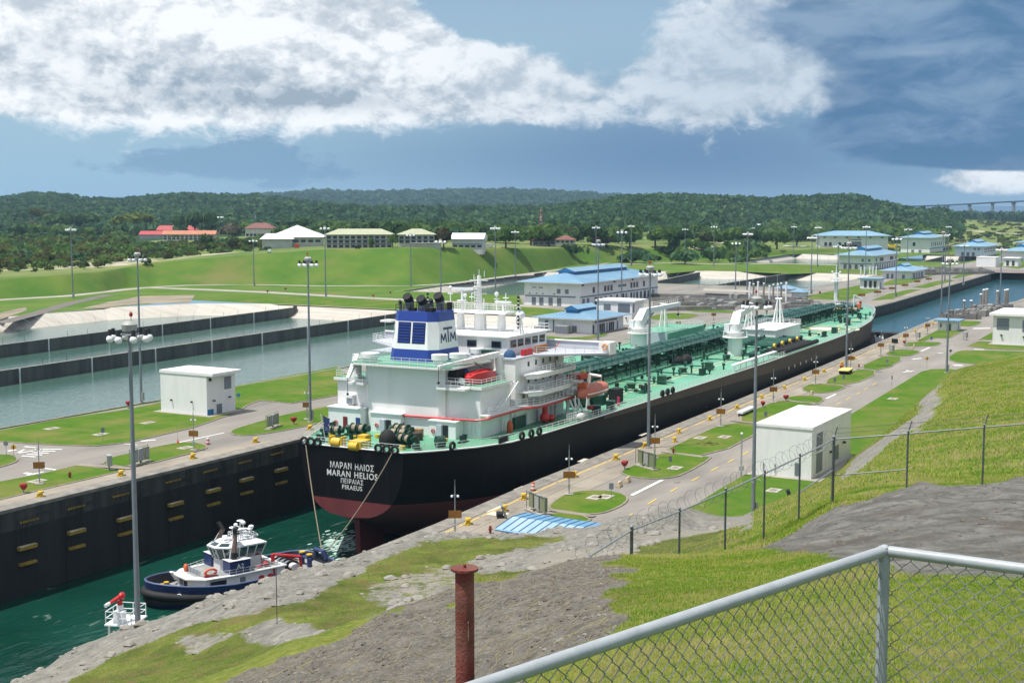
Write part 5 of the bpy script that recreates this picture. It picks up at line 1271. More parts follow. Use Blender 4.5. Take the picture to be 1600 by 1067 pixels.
def shell(z0, z1, n):
    ringsS, ringsP = [], []
    for u in us:
        s = sect(u, z0, z1, n, None); ringsS.append([(u, -w, z) for w, z in s]); s = sect(u, z0, z1, n, None, 1); ringsP.append([(u, w, z) for w, z in s])
    return ringsS, ringsP
up = MB(); S, Pp = shell(DKZ+.02, ZR, 7); up.loft([r[::-1] for r in S], False); up.loft(Pp, False)
for i in range(7): up.face([S[0][i], S[0][i+1], Pp[0][i+1], Pp[0][i]])
up.build('hull', HULLB, ship, 40)
lo = MB(); S2, P2 = shell(ZR, None, 8); lo.loft([r[::-1] for r in S2], False); lo.loft(P2, False)
for i in range(8): lo.face([S2[0][i], S2[0][i+1], P2[0][i+1], P2[0][i]])
lo.build('lower_hull', HULLR, ship, 40)
# dusty upper strake on the parallel body
du = MB(); rS = []
for u in [u for u in us if u >= 45]+[]:
    zt = DKZ-.02; zl = float(np.interp(u, [45, 90, 150, 260, 308], [4.4, 3.4, 2.2, -.6, -1.0])); s = sect(u, zt, zl, 4, None); rS.append([(u, -w-.05, z) for w, z in s][::-1])
du.loft(rS, False); du.build('dust_strake', DUSTB, ship, 40)
MB().loft([[(2.2,-.45,-6),(9,-.5,-6),(9,.5,-6),(2.2,.45,-6)], [(2.6,-.4,-13.4),(8.4,-.5,-13.4),(8.4,.5,-13.4),(2.6,.4,-13.4)]], True, True).build('rudder', HULLR, ship)
dk = MB(); 
for a, b in zip(us[:-1], us[1:]): dk.face([(a,-hb(a)+.03,DKZ),(b,-hb(b)+.03,DKZ),(b,hb(b,1)-.03,DKZ),(a,hb(a,1)-.03,DKZ)])
dk.build('deck', DECKG, ship)
# gunwale bar, guard rails, bow bulwark
g = MB()
for s in (-1, 1): g.tube([(u, s*hb(u,s), DKZ+.12) for u in us[:-1]], .13, 5)
g.tube([(0,-9.5,DKZ+.12),(0,8.2,DKZ+.12)], .13, 5); g.build('gunwale', SHIPW, ship)
RAILM = mat('cream_rail_paint', (.70,.68,.58), .5)
def deckline(u0, u1, s, off=.25, step=6):
    n = max(2, int((u1-u0)/step)); return [(u0+(u1-u0)*i/n, s*(hb(u0+(u1-u0)*i/n, s)-off), DKZ+.05) for i in range(n+1)]
for s in (-1, 1):
    r = MB(); r.rail(deckline(1, 262, s), 1.15, .045, 1.8, (.66,.33)); r.build('guard_rail', SHIPW if s < 0 else RAILM, ship)
MB().rail([(0.15,-9.3,DKZ+.05),(0.15,8.0,DKZ+.05)], 1.15, .045, 1.5, (.66,.33)).build('guard_rail', SHIPW, ship)
bw = MB()
for s in (-1, 1):
    a = [(u, s*(hb(u)-.02)) for u in (262,270,280,287,293,298,302,305,307.3)]
    bw.loft([[(u, w, DKZ+.05) for u, w in a], [(u, w+(.1*s), DKZ+1.35) for u, w in a]], False); bw.loft([[(u, w-.1*s, DKZ+1.35) for u, w in a], [(u, w-.1*s, DKZ+.05) for u, w in a]], False)
    bw.loft([[(u, w+(.1*s), DKZ+1.35) for u, w in a], [(u, w-.1*s, DKZ+1.36) for u, w in a]], False)
bw.build('bow_bulwark', LILAC, ship)
# ---- name and port on the transom
def text(body, size, parent, m, origin, right, upv, name='lettering', bold=0.0, width=None):
    cu = bpy.data.curves.new(name, 'FONT'); cu.body = body; cu.size = size; cu.align_x = 'CENTER'; cu.offset = bold; cu.extrude = .01; cu.space_character = 1.14; cu.space_word = 1.2
    o = bpy.data.objects.new(name, cu); COL.objects.link(o); bpy.context.view_layer.update()
    dg = bpy.context.evaluated_depsgraph_get(); me = bpy.data.meshes.new_from_object(o.evaluated_get(dg)); bpy.data.objects.remove(o); bpy.data.curves.remove(cu)
    xs = [v.co.x for v in me.vertices]; w = max(xs)-min(xs); k = (width/w) if width else 1.0
    R3 = Vector(right).normalized(); U3 = Vector(upv).normalized(); N3 = R3.cross(U3)
    for v in me.vertices: v.co = Vector(origin)+R3*(v.co.x*k)+U3*v.co.y+N3*(v.co.z+.012)
    me.materials.clear(); me.materials.append(m)
    q = bpy.data.objects.new(name, me); COL.objects.link(q); q.parent = parent; return q
LETW = mat('white_lettering', (.72,.72,.70), .6)
for b, s, w, z in (('ΜΑΡΑΝ ΗΛΙΟΣ', 1.25, 7.6, 1.95), ('MARAN HELIOS', 1.25, 8.8, .78), ('ΠΕΙΡΑΙΑΣ', .95, 3.9, -.16), ('PIRAEUS', .95, 3.5, -1.05)):
    text(b, s, ship, LETW, (-.03, -.75, z), (0,-1,0), (0,0,1), 'name_lettering', .016 if s > 1 else .008, w)
# ---- superstructure
def part(name, m, fn, parent=None, smooth=None):
    mb = MB(); fn(mb); return build_parts(mb, name, m, parent or ship, smooth)
aft = part('aft_house', SHIPW, lambda m: (m.box(16,25.5,-13.1,12.9,DKZ,12.6)))
part('house_deck', DECKG, lambda m: m.box(15.7,25.6,-13.4,13.2,12.602,12.72), aft)
part('deck_edge', SHIPW, lambda m: (m.box(15.6,25.6,-13.6,-13.402,12.4,12.8), m.box(15.5,15.698,-13.6,13.3,12.4,12.8)), aft)
cas = part('engine_casing', SHIPW, lambda m: m.prism([(15.0,-6.3),(15.6,-7.2),(31,-7.2),(31,7.2),(15.6,7.2),(15.0,6.3)], DKZ+.01, 15.3))
part('funnel_deck', DECKG, lambda m: m.box(13.6,31.5,-9.0,9.0,15.6,15.7), cas)
part('deck_edge', SHIPW, lambda m: m.prism([(13.3,-8.0),(14.6,-9.3),(31.6,-9.3),(31.6,9.3),(14.6,9.3),(13.3,8.0)], 15.3, 15.598), cas)
part('guard_rail', SHIPW, lambda m: m.rail([(30,-9.1,15.7),(14.8,-9.1,15.7),(13.5,-7.9,15.7),(13.5,7.9,15.7),(14.8,9.1,15.7),(30,9.1,15.7)], 1.1, .045, 1.5, (.66,.33)), cas)
part('guard_rail', SHIPW, lambda m: m.rail([(25.3,-13.4,12.8),(15.8,-13.4,12.8),(15.8,-7.4,12.8)], 1.1, .045, 1.5, (.66,.33)), aft)
part('guard_rail', SHIPW, lambda m: m.rail([(15.8,7.4,12.8),(15.8,13,12.8),(25.3,13,12.8)], 1.1, .045, 1.5, (.66,.33)), aft)
part('boat_platform', SHIPW, lambda m: (m.box(13.9,15.6,-11.6,-6.6,12.3,12.6), m.rail([(15.5,-11.5,12.6),(14,-11.5,12.6),(14,-6.8,12.6)], 1.05, .045, 1.2)), aft)
part('port_platform', SHIPW, lambda m: (m.box(13.9,15.6,6.6,9.6,12.1,12.4), m.rail([(15.5,9.4,12.4),(14,9.4,12.4),(14,6.8,12.4)], 1.05, .045, 1.2)), aft)
# mid level deck along the starboard side with the red fire main
part('side_deck', SHIPW, lambda m: m.prism([(15.8,-13.11),(26,-13.11),(29,-13.55),(44.4,-13.55),(44.4,-16.2),(30,-16.2),(26.5,-14.6),(15.8,-14.6)], 8.35, 8.6), aft)
part('guard_rail', SHIPW, lambda m: m.rail([(15.9,-14.5,8.6),(26.4,-14.5,8.6),(30,-16.1,8.6),(44.3,-16.1,8.6)], 1.1, .045, 1.5, (.66,.33)), aft)
part('fire_main', REDP, lambda m: m.tube([(14.75,-.1,DKZ+1.2),(14.75,-.1,7.7),(14.75,-12.9,7.9),(15.4,-14.75,8.2),(26.4,-14.75,8.2),(30,-16.35,8.2),(44.4,-16.35,8.2)], .17, 7), aft)
part('hydrant_box', REDP, lambda m: m.box(14.6,14.98,.2,1.1,DKZ+.4,DKZ+1.3), aft)
# deck houses against the aft wall
for (v0, v1, d, h) in ((6.9,13.0,2.4,3.3),(-.2,5.3,2.0,2.9),(-10.2,-5.6,2.4,2.5)):
    dh = part('deck_house', SHIPW, lambda m: (m.box(15.95-d,15.98,v0,v1,DKZ,DKZ+h), m.box(15.75-d,15.98,v0-.15,v1+.15,DKZ+h+.002,DKZ+h+.16)))
    c = (v0+v1)/2
    if v0 > 6:
        part('door', mat('dark_red_door', (.16,.012,.016), .5), lambda m: m.box(15.88-d,15.946-d,9.4,10.2,DKZ+.15,DKZ+2.0), dh)
        part('door', mat('navy_door', (.02,.04,.17), .5), lambda m: m.box(15.88-d,15.946-d,5.7+1.3,7.8,DKZ+.15,DKZ+2.0), dh)
    else:
        part('door', BLACK, lambda m: m.box(15.88-d,15.946-d,c-1.0,c-.1,DKZ+.15,DKZ+2.0), dh)
        part('door', LILAC, lambda m: m.box(15.6-d,15.946-d,c,c+.9,DKZ+.15,DKZ+2.0), dh)
    part('life_ring', REDP, lambda m: m.tube([(15.86-d,c+1.6+.3*math.cos(a),DKZ+1.0+.3*math.sin(a)) for a in [i*.785 for i in range(8)]], .07, 5, closed=True), dh)
part('vent_hood', SHIPW, lambda m: (m.box(14.9,15.99,9.4,11.0,9.8,10.2), m.box(15.3,15.99,9.6,10.8,8.6,9.79)), aft)
part('vent_louvre', LOUV, lambda m: m.box(15.25,15.298,9.7,10.7,8.7,9.6), aft)
part('wall_pipes', SHIPW, lambda m: [m.tube([(15.9,v,DKZ+.1),(15.9,v,z)], .05, 4) for v, z in ((-10.8,8.2),(-11.6,7.8),(-12.2,8.0),(7.4,9.4),(8.2,9.0))], aft)
part('ladder', SHIPW, lambda m: ([m.cyl((u,-13.5,DKZ),(u,-13.5,8.5),.05,n=4) for u in (22.2,22.9)], [m.cyl((22.2,-13.5,DKZ+.3*i),(22.9,-13.5,DKZ+.3*i),.035,n=4) for i in range(1,12)]), aft)
# covered rescue boat, winch and raft on the starboard house deck
rb = part('rescue_boat', REDP, lambda m: m.loft([[(17.2,-10.5,13.2),(17.2,-9.6,13.2),(17.2,-9.6,13.9),(17.2,-10.5,13.9)],[(18.0,-11.6,12.95),(18.0,-9.2,12.95),(18.0,-9.3,14.4),(18.0,-11.4,14.5)],[(21.5,-11.8,12.95),(21.5,-9.0,12.95),(21.5,-9.2,14.7),(21.5,-11.5,14.5)],[(24.3,-11.4,13.0),(24.3,-9.4,13.0),(24.3,-9.5,14.3),(24.3,-11.2,14.2)],[(25,-10.8,13.3),(25,-9.9,13.3),(25,-9.9,13.9),(25,-10.8,13.9)]], True, True), None, 50)
part('boat_cover_ridge', RED, lambda m: m.tube([(17.6,-10.4,14.3),(20,-10.4,14.75),(23,-10.3,14.7),(24.6,-10.3,14.2)], .14, 5), rb)
part('life_raft', SHIPW, lambda m: m.cyl((16.6,-9.6,13.4),(17.2,-8.7,13.4),.5,n=10), None, 40)
part('boat_winch', SOOTB, lambda m: (m.cyl((17.5,-8.7,14.0),(17.5,-7.3,14.0),1.25,n=14), m.cyl((17.5,-8.9,14.0),(17.5,-8.7,14.0),1.4,n=14)), None, 40)
part('tarpaulin', mat('blue_tarpaulin', (.03,.10,.30), .7), lambda m: m.ball((19.6,-8.0,14.0),(1.6,.7,1.1),10,5,0), None, 60)
# ---- funnel
def fring(u0, u1, w, c, z, k=.55): return [(u, v+k, z) for u, v in ((u0,-w+c),(u0+c,-w),(u1-c,-w),(u1,-w+c),(u1,w-c),(u1-c,w),(u0+c,w),(u0,w-c))]
def fmix(z):
    t = (z-15.7)/(23.4-15.7); return fring(18.0+1.0*t,27.0-.9*t,4.5-.6*t,1.3,z)
fun = part('funnel', SHIPW, lambda m: m.loft([fmix(17.6), fmix(21.9)], True, False))
part('funnel_base_band', NAVY, lambda m: m.loft([fmix(15.7), fmix(17.598)], True, True), fun)
part('funnel_top_band', NAVY, lambda m: m.loft([fmix(21.902), fmix(23.4)], True, True), fun)
DKBL = mat('dark_blue_louvre', (.006,.014,.085), .5)
for v0, v1 in ((.75,3.1),(-1.9,.45)):
    lv = part('louvre', DKBL, lambda m: m.loft([[(18.0+1.0*(z-15.7)/7.7-.03,v,z) for v in (v0, v1)]+[(18.3+1.0*(z-15.7)/7.7,v,z) for v in (v1, v0)] for z in (18.5, 21.8)], True, True), fun)
    for i in range(7):
        z = 18.7+i*.44; part('slat', NAVY, lambda m: m.box(17.9+1.0*(z-15.7)/7.7,18.0+1.0*(z-15.7)/7.7,v0+.1,v1-.1,z,z+.22), lv)
# company letters on the starboard face: M, tall T, M
def stroke(m, pts, w=.17):
    for a, b in zip(pts, pts[1:]):
        A, B = [Vector((u, -3.95+.6*(z-15.7)/7.7-.02, z)) for u, z in (a, b)]
        d = (B-A).normalized(); n = Vector((-d.z, 0, d.x))*w/2; o = Vector((0,-.05,0)); m.loft([[A-n, A+n, A+n+o, A-n+o], [B-n, B+n, B+n+o, B-n+o]], True, True)
lg = MB(); b0, b1 = 18.6, 20.0
for x in (20.3, 23.2): stroke(lg, [(x,b0),(x+.2,b1),(x+.8,b0+.35),(x+1.4,b1),(x+1.6,b0)], .24)
stroke(lg, [(22.55,b0-.05),(22.55,b1+.75)], .28); stroke(lg, [(21.2,b1+.75),(23.9,b1+.75)], .34); lg.build('funnel_lettering', LOGO, fun)
for (u, v, r, h, tilt) in ((21.2,2.6,.72,1.7,1),(21.4,.2,.74,1.4,1),(23.6,-1.6,.72,1.8,1),(24.6,2.2,.38,1.1,1),(22.8,-.5,.32,1.5,1),(25.2,-.2,.34,1.2,1),(20.0,3.5,.26,1.4,1),(22.6,1.4,.30,1.6,1)):
    ex = MB(); z0 = 23.3; ex.cyl((u,v,z0),(u,v,z0+h),r,n=12); ex.build('exhaust_pipe', SOOT, fun, 40)
    ek = MB(); ek.cyl((u,v,z0+h-.05),(u-r*1.1,v,z0+h+r*1.0),r*1.02,r*1.02,n=12); ek.build('exhaust_mouth', SOOTB, fun, 40)
part('funnel_rail', SOOTB, lambda m: m.rail([(19.4,-2.9,23.4),(25.6,-2.9,23.4),(25.6,4.0,23.4),(19.4,4.0,23.4),(19.4,-2.9,23.4)], 1.0, .05, 1.3), fun)
part('funnel_gear', SOOTB, lambda m: [m.box(u,u+a,v,v+b,23.4,23.4+h) for u, v, a, b, h in ((19.8,-2.4,1.2,1.2,.6),(20.4,1.2,.8,1,.5),(23.5,.6,1.0,1.2,.7),(25,1.5,.6,1.4,.9),(25,-2.7,.6,.7,1.2))], fun)
part('port_ledge', SHIPW, lambda m: m.box(18.8,21,4.6,6.6,21.6,21.9), fun)
for (u, v, r, h) in ((15.6,6.4,1.5,1.3),(16.4,-5.8,1.3,1.6),(20.6,-6.6,1.4,1.4),(28.5,-5.4,1.2,1.4),(28,6.6,1.2,1.4)):
    vt = part('mushroom_vent', SHIPW, lambda m: (m.cyl((u,v,15.7),(u,v,15.7+h*.5),r*.8,n=14), m.cyl((u,v,15.7+h*.5),(u,v,15.7+h),r,n=16)), None, 40)
# provision cranes
def stub_crane(u, v, z, h, az, L, el):
    c = part('provision_crane', SHIPW, lambda m: (m.cyl((u,v,z),(u,v,z+h),.75,n=12), m.cyl((u,v,z),(u,v,z+.4),1.1,n=12), m.cyl((u,v,z+h*.62),(u,v,z+h*.7),.95,n=12)), None, 40)
    d = Vector((math.cos(az)*math.cos(el), math.sin(az)*math.cos(el), math.sin(el))); a = Vector((u, v, z+h)); b = a+d*L; n = Vector((-math.sin(az), math.cos(az), 0))*.38; t = Vector((0,0,.45))
    part('jib', SHIPW, lambda m: m.loft([[a-n-t, a+n-t, a+n+t, a-n+t], [b-n*.6-t*.5, b+n*.6-t*.5, b+n*.6+t*.4, b-n*.6+t*.4]], True, True), c)
    part('ram', GALV, lambda m: m.cyl((u,v,z+h*.6), a+d*L*.42-t, .14, n=6), c)
    part('hook_wire', SOOTB, lambda m: (m.cyl(b, b-Vector((0,0,2.2)), .05, n=4), m.ball(b-Vector((0,0,2.4)), .22, 6, 4)), c)
    return c
stub_crane(26.5, -10.6, 8.6, 8.0, R_(168), 14, R_(-3))
stub_crane(17.5, 10.2, 12.6, 3.4, R_(200), 6.5, R_(-25))
part('inclined_ladder', SHIPW, lambda m: ([m.cyl((26.0,v,12.6),(19.5,v,8.6),.07,n=4) for v in (-13.6,-14.3)], [m.box(19.6+i*.5,19.85+i*.5,-14.3,-13.6,8.6+i*.308,8.66+i*.308) for i in range(13)]), aft)
# ---- accommodation and bridge
acc = part('accommodation', SHIPW, lambda m: (m.box(26.5,44,-13.5,13.5,DKZ+.01,16.0)))
for i, (z, vo, u0) in enumerate(((10.75,-16.6,27.5),(13.4,-16.0,28))):
    part('balcony_deck', SHIPW, lambda m: m.prism([(u0,-13.51),(44.6,-13.51),(44.6,-14.6),(43.6,vo),(u0+2,vo),(u0,vo+1.4)], z-.25, z), acc)
    part('guard_rail', SHIPW, lambda m: m.rail([(u0+.1,vo+1.4,z),(u0+2,vo+.1,z),(43.6,vo+.1,z),(44.4,-14.5,z)], 1.1, .045, 1.4, (.66,.33)), acc)
    part('bulwark_band', SHIPW, lambda m: m.loft([[(u0,vo+1.35,z-.25),(u0+2,vo-.02,z-.25),(43.6,vo-.02,z-.25),(44.6,-14.6,z-.25)], [(u0,vo+1.3,z-.75),(u0+2,vo+.1,z-.75),(43.6,vo+.1,z-.75),(44.6,-14.5,z-.75)]], False), acc)
    for u in (31,33.6,36.2,38.8,41.4):
        w_ = part('window', GREYP, lambda m: m.box(u-.3,u+.3,-13.56,-13.504,z+.95,z+1.75), acc); part('pane', GLASS, lambda m: m.box(u-.22,u+.22,-13.59,-13.561,z+1.03,z+1.67), w_)
for u in (29.3,32,35,38,41):
    w_ = part('window', GREYP, lambda m: m.box(u-.35,u+.35,-13.56,-13.504,9.45,10.15), acc); part('pane', GLASS, lambda m: m.box(u-.27,u+.27,-13.59,-13.561,9.52,10.08), w_)
for u in (30,34,39): part('door', LILAC, lambda m: m.box(u-.4,u+.4,-13.58,-13.504,DKZ+.1,DKZ+2.0), acc)
part('aft_window', GLASS, lambda m: (m.box(26.44,26.498,-12.6,-11.8,9.4,10.4),), acc)
part('red_pipe', REDP, lambda m: m.tube([(40.5,-13.62,DKZ+.2),(40.5,-13.62,16.4),(42,-13.62,17.2)], .07, 5), acc)
part('red_awning', mat('orange_awning', (.55,.06,.03), .6), lambda m: m.box(43.2,46.2,-17.0,-14.4,11.0,11.8), acc)
part('rubber_fender', SHIPW, lambda m: m.tube([(43,-16.9,10.4),(45.2,-16.2,10.4),(46.2,-14.4,10.4)], .5, 8), acc)
# bridge deck with wings out to the ship's side
part('bridge_deck', LILAC, lambda m: m.prism([(33,-13.5),(40.4,-22.6),(44.6,-22.8),(44.6,22.8),(40.4,22.6),(33,13.5),(26.3,13.6),(26.3,-13.6)], 15.75, 16.02), acc)
part('wing_front', LILAC, lambda m: m.loft([[(44.62,-22.8,14.9),(44.62,-13.6,14.9),(44.62,13.6,14.9),(44.62,22.8,14.9)],[(44.9,-22.8,17.2),(44.9,-13.6,17.2),(44.9,13.6,17.2),(44.9,22.8,17.2)]], False), acc)
part('wing_rail', SHIPW, lambda m: (m.rail([(34,-13.4,16.02),(40.4,-22.4,16.02),(44.5,-22.6,16.02)], 1.15, .045, 1.5, (.66,.33)), m.rail([(34,13.4,16.02),(40.4,22.4,16.02),(44.5,22.6,16.02)], 1.15, .045, 1.5, (.66,.33)), m.cyl((44.8,-22.7,17.3),(44.8,22.7,17.3),.16,n=6)), acc)
part('wing_console', SHIPW, lambda m: (m.box(41.8,44.4,-22.9,-20.9,15.6,17.6), m.cyl((43,-22.95,17.0),(43,-22.9,17.0),.5,n=12)), acc)
part('wing_life_ring', mat('orange_ring', (.75,.25,.03), .6), lambda m: m.tube([(41.7,-22.0+.42*math.cos(a*.785),16.9+.42*math.sin(a*.785)) for a in range(8)], .12, 6, closed=True), acc)
whl = part('wheelhouse', SHIPW, lambda m: (m.box(29.5,43.5,-10.5,10.5,16.03,18.9), m.box(29.0,44.4,-11.0,11.0,18.902,19.1)), acc) if False else part('wheelhouse', SHIPW, lambda m: (m.box(29.5,43.5,-10.5,10.5,16.03,18.9), m.box(29.0,44.4,-11.0,11.0,18.902,19.1)))
for u in (31.5,34,36.6,39.2,41.8):
    w_ = part('window', GREYP, lambda m: m.box(u-1.0,u+1.0,-10.56,-10.504,17.2,18.4), whl); part('pane', GLASS, lambda m: m.box(u-.88,u+.88,-10.6,-10.561,17.3,18.3), w_)
for v in (-8.5,-4,4,8.5):
    w_ = part('window', GREYP, lambda m: m.box(29.44,29.498,v-.9,v+.9,17.2,18.3), whl); part('pane', GLASS, lambda m: m.box(29.4,29.439,v-.78,v+.78,17.3,18.2), w_)
part('roof_rail', SHIPW, lambda m: m.rail([(29.3,-10.7,19.1),(44,-10.7,19.1),(44,10.7,19.1),(29.3,10.7,19.1),(29.3,-10.7,19.1)], 1.05, .045, 1.6, (.5,)), whl)
part('stairs', SHIPW, lambda m: ([m.cyl((28.8,v,16.02),(31.2,v,19.1),.07,n=4) for v in (-6.0,-6.8)], [m.box(28.9+i*.3,29.15+i*.3,-6.8,-6.0,16.2+i*.38,16.26+i*.38) for i in range(8)]), whl)
part('locker', GEARG, lambda m: m.box(27.4,28.6,-9.6,-6.9,16.03,17.0), acc)
part('canvas_cover', mat('blue_canvas', (.02,.07,.16), .8), lambda m: m.ball((28.2,-11.6,16.03),(.9,1.1,1.2),8,4,0), acc, 60)
part('fire_lockers', REDP, lambda m: [m.box(30.5+i*.9,31.1+i*.9,-12.9,-12.4,16.03,17.0) for i in range(4)], acc)
part('copper_barrels', mat('orange_brown', (.35,.14,.05), .6), lambda m: [m.cyl((35.5+i*.7,-12.6,16.03),(35.5+i*.7,-12.6,17.2),.3,n=8) for i in range(6)], acc)
# radar mast on the wheelhouse
mst = part('radar_mast', SHIPW, lambda m: (m.cyl((38,-.8,19.1),(38,-.8,22.0),1.1,.95,n=12), m.cyl((38,3.0,19.1),(38,3.0,22.0),.75,.6,n=10), m.cyl((38,-4.9,19.1),(38,-4.9,22.0),.75,.6,n=10), m.prism([(36.0,-6.8),(40,-6.8),(40.2,-.8),(40,5.0),(36,5.0),(35.8,-.8)], 22.0, 22.3), m.cyl((38,-.6,22.2),(38,-.6,28.2),.62,.32,n=8), m.cyl((38,-.6,28.2),(38,-.6,29.2),.06,n=4)), None, 40)
part('mast_rail', SHIPW, lambda m: m.rail([(36.4,-6.3,22.25),(39.6,-6.3,22.25),(39.6,4.5,22.25),(36.4,4.5,22.25),(36.4,-6.3,22.25)], 1.1, .05, 1.1, (.66,.33)), mst)
part('mast_ladder', SHIPW, lambda m: [m.box(37.3,37.4,-1.2,0.0,22.4+i*.5,22.5+i*.5) for i in range(11)]+[m.cyl((37.35,v,22.2),(37.6,v,28),.05,n=4) for v in (-1.15,-.05)], mst)
part('crosstrees', SHIPW, lambda m: (m.cyl((38,-2.0,25.2),(38,.9,25.2),.08,n=4), m.cyl((38,-2.3,27.4),(38,1.2,27.4),.08,n=4), m.prism([(37.3,-1.4),(38.7,-1.4),(38.7,.2),(37.3,.2)], 26.3, 26.4), m.cyl((38,-1.6,28),(38,-1.6,29),.07,n=4), m.cyl((38,.4,27.4),(38,.4,28.4),.07,n=4)), mst)
part('radar_scanner', LAMPW, lambda m: (m.ob((38,2.7,25.9),(.5,4.2,.4),R_(8)), m.cyl((38,2.7,22.2),(38,2.7,25.7),.2,n=6), m.cyl((38,2.7,23.8),(38,2.7,24.0),.9,n=8)), mst)
part('radar_scanner', LAMPW, lambda m: (m.ob((38,-5.2,23.9),(.4,3.2,.35),R_(-6)), m.cyl((38,-5.2,22.2),(38,-5.2,23.8),.2,n=6)), mst)
for v, h in ((7.6,5.4),(-9.6,5.6)):
    sm = part('signal_mast', SHIPW, lambda m: ([m.cyl((35+a,v+b,19.1),(35,v,19.1+h),.09,.06,n=4) for a, b in ((-.7,-.6),(.7,-.6),(0,.8))], [m.box(34.6,35.4,v-.5,v+.5,19.6+i*.9,19.65+i*.9) for i in range(5)]))
    part('signal_lamps', SOOTB, lambda m: [m.cyl((34.4,v-.3,19.9+i*.62),(34.4,v-.3,20.3+i*.62),.19,n=6) for i in range(9) if i != 4], sm)
part('satellite_dome', LAMPW, lambda m: (m.cyl((35,-10.0,19.1),(35,-10.0,21.6),.12,n=5), m.ball((35,-10.0,22.2),.75,12,8)), None, 40)
part('mast_antennas', LAMPW, lambda m: ([m.cyl((37+a,v,22.3),(37+a,v,22.3+h),.09,n=5) for a, v, h in ((0,-6.2,3.2),(2,-3.4,2.6),(2,1.4,2.8),(0,4.4,3.6),(-.6,-2.4,2.2),(-.6,1.2,2.4))], [m.cyl((37+a,v-.5,22.3+h),(37+a,v+.5,22.3+h),.08,n=5) for a, v, h in ((0,-6.2,2.4),(2,-3.4,2.0),(2,1.4,2.2),(0,4.4,2.8))]), mst)
part('mast_dome', LAMPW, lambda m: [m.ball((37+a,v,22.3+h),r,8,5) for a, v, h, r in ((2,-3.4,2.8,.4),(0,4.4,3.8,.35),(-.6,1.2,2.6,.35))], mst, 60)
for v in (-2.0, 5.6, -8.0, -5.0, 1.5, 8.6): part('whip_antenna', SHIPW, lambda m: m.cyl((31.5,v,19.1),(31.5,v,22.6),.06,.03,n=4), whl)
part('flag', mat('sky_blue_flag', (.15,.45,.62), .8), lambda m: m.loft([[(37.0,-8.2,22.0),(37.0,-8.2,21.1)],[(36.6,-8.5,21.9),(36.6,-8.5,21.0)],[(36.2,-8.6,21.8),(36.2,-8.6,20.9)]], False), mst)
part('flag', RED, lambda m: m.loft([[(37.0,-8.2,21.08),(37.0,-8.2,20.4)],[(36.6,-8.5,20.98),(36.6,-8.5,20.3)],[(36.2,-8.6,20.88),(36.2,-8.6,20.2)]], False), mst)
# ---- mooring deck at the stern
def winch(u, v, rz, big=1.0):
    w = bpy.data.objects.new('mooring_winch', None); 
    b = MB(); b.box(-.9,.9,-2.4*big,2.4*big,0,.35); o = b.build('mooring_winch', GEARG, ship, loc=(u, v, DKZ+.01), rz=rz)
    for y in (-1.2*big, .5*big): part('rope_drum', ROPE, lambda m: m.cyl((0,y-.55*big,1.15),(0,y+.55*big,1.15),.78*big,n=14), o, 40)
    part('drum_flanges', GEARG, lambda m: [m.cyl((0,y-.07,1.15),(0,y+.07,1.15),1.05*big,n=16) for y in (-1.85*big,-.6*big,-.1*big,1.15*big)], o, 40)
    part('winch_motor', GEARG, lambda m: (m.cyl((0,1.3*big,1.1),(0,2.5*big,1.1),.6*big,n=12), m.box(-.7,.7,1.2*big,1.9*big,.35,1.0), m.cyl((.5,-2.5*big,1.1),(.5,-1.9*big,1.1),.5,n=10)), o, 40)
    part('warping_head', GEARG, lambda m: m.cyl((0,-2.6*big,1.15),(0,-1.9*big,1.15),.5*big,.35*big,n=12), o, 40)
for u, v, rz, b in ((6.5,7.4,R_(12),.7),(9.5,4.8,R_(0),.75),(8.5,-3.0,R_(5),.85),(12.0,-1.4,R_(-8),.8),(5.2,-6.4,R_(-15),.75)): winch(u, v, rz, b)
def bitts(u, v, rz=0.0, m=None, z=DKZ, s=1.0):
    return part('bitts', m or GEARG, lambda k: [(k.cyl((u+dx*math.cos(rz)*s,v+dx*math.sin(rz)*s,z),(u+dx*math.cos(rz)*s,v+dx*math.sin(rz)*s,z+1.05*s),.33*s,n=10), k.cyl((u+dx*math.cos(rz)*s,v+dx*math.sin(rz)*s,z+.9*s),(u+dx*math.cos(rz)*s,v+dx*math.sin(rz)*s,z+1.05*s),.4*s,n=10)) for dx in (-.7,.7)]+[k.ob((u,v,z+.1),(2.4*s,1.0*s,.2),rz)], None, 40)
for u, v, r in ((2.4,6.4,1.2),(5.4,2.4,1.5),(4.0,-9.4,.6),(12,-12.4,.2),(13,11.8,.2)): bitts(u, v, r)
part('chafing_roller', YEL, lambda m: (m.cyl((.5,1.4,DKZ+.55),(.5,2.9,DKZ+.55),.75,n=14), m.box(.0,1.2,1.0,1.35,DKZ,DKZ+1.5), m.box(.0,1.2,2.95,3.3,DKZ,DKZ+1.5)), None, 40)
part('towing_bracket', YEL, lambda m: (m.box(-.15,2.6,-2.4,-.2,DKZ,DKZ+1.1), m.cyl((-.2,-2.0,DKZ+.4),(-.2,-.6,DKZ+.4),.62,n=12), m.box(2.7,4.2,-1.3,.1,DKZ,DKZ+1.5)), None, 40)
part('drum_cover', SOOTB, lambda m: m.ball((4.2,-4.2,DKZ+.9),(1.3,1.3,1.6),12,6,-.5), None, 60)
part('rope_coil', mat('dark_rope', (.05,.04,.035), .95), lambda m: m.cyl((10.5,-5.2,DKZ),(10.5,-5.2,DKZ+1.1),1.0,.8,n=12), None, 40)
part('pedestal_rollers', YEL, lambda m: [m.cyl((u,v,DKZ),(u,v,DKZ+.55),.45,n=10) for u, v in ((3.6,5.2),(6.2,7.2),(6.6,3.4),(2.8,-7.6),(11.0,-9.8),(9.2,.9))], None, 40)
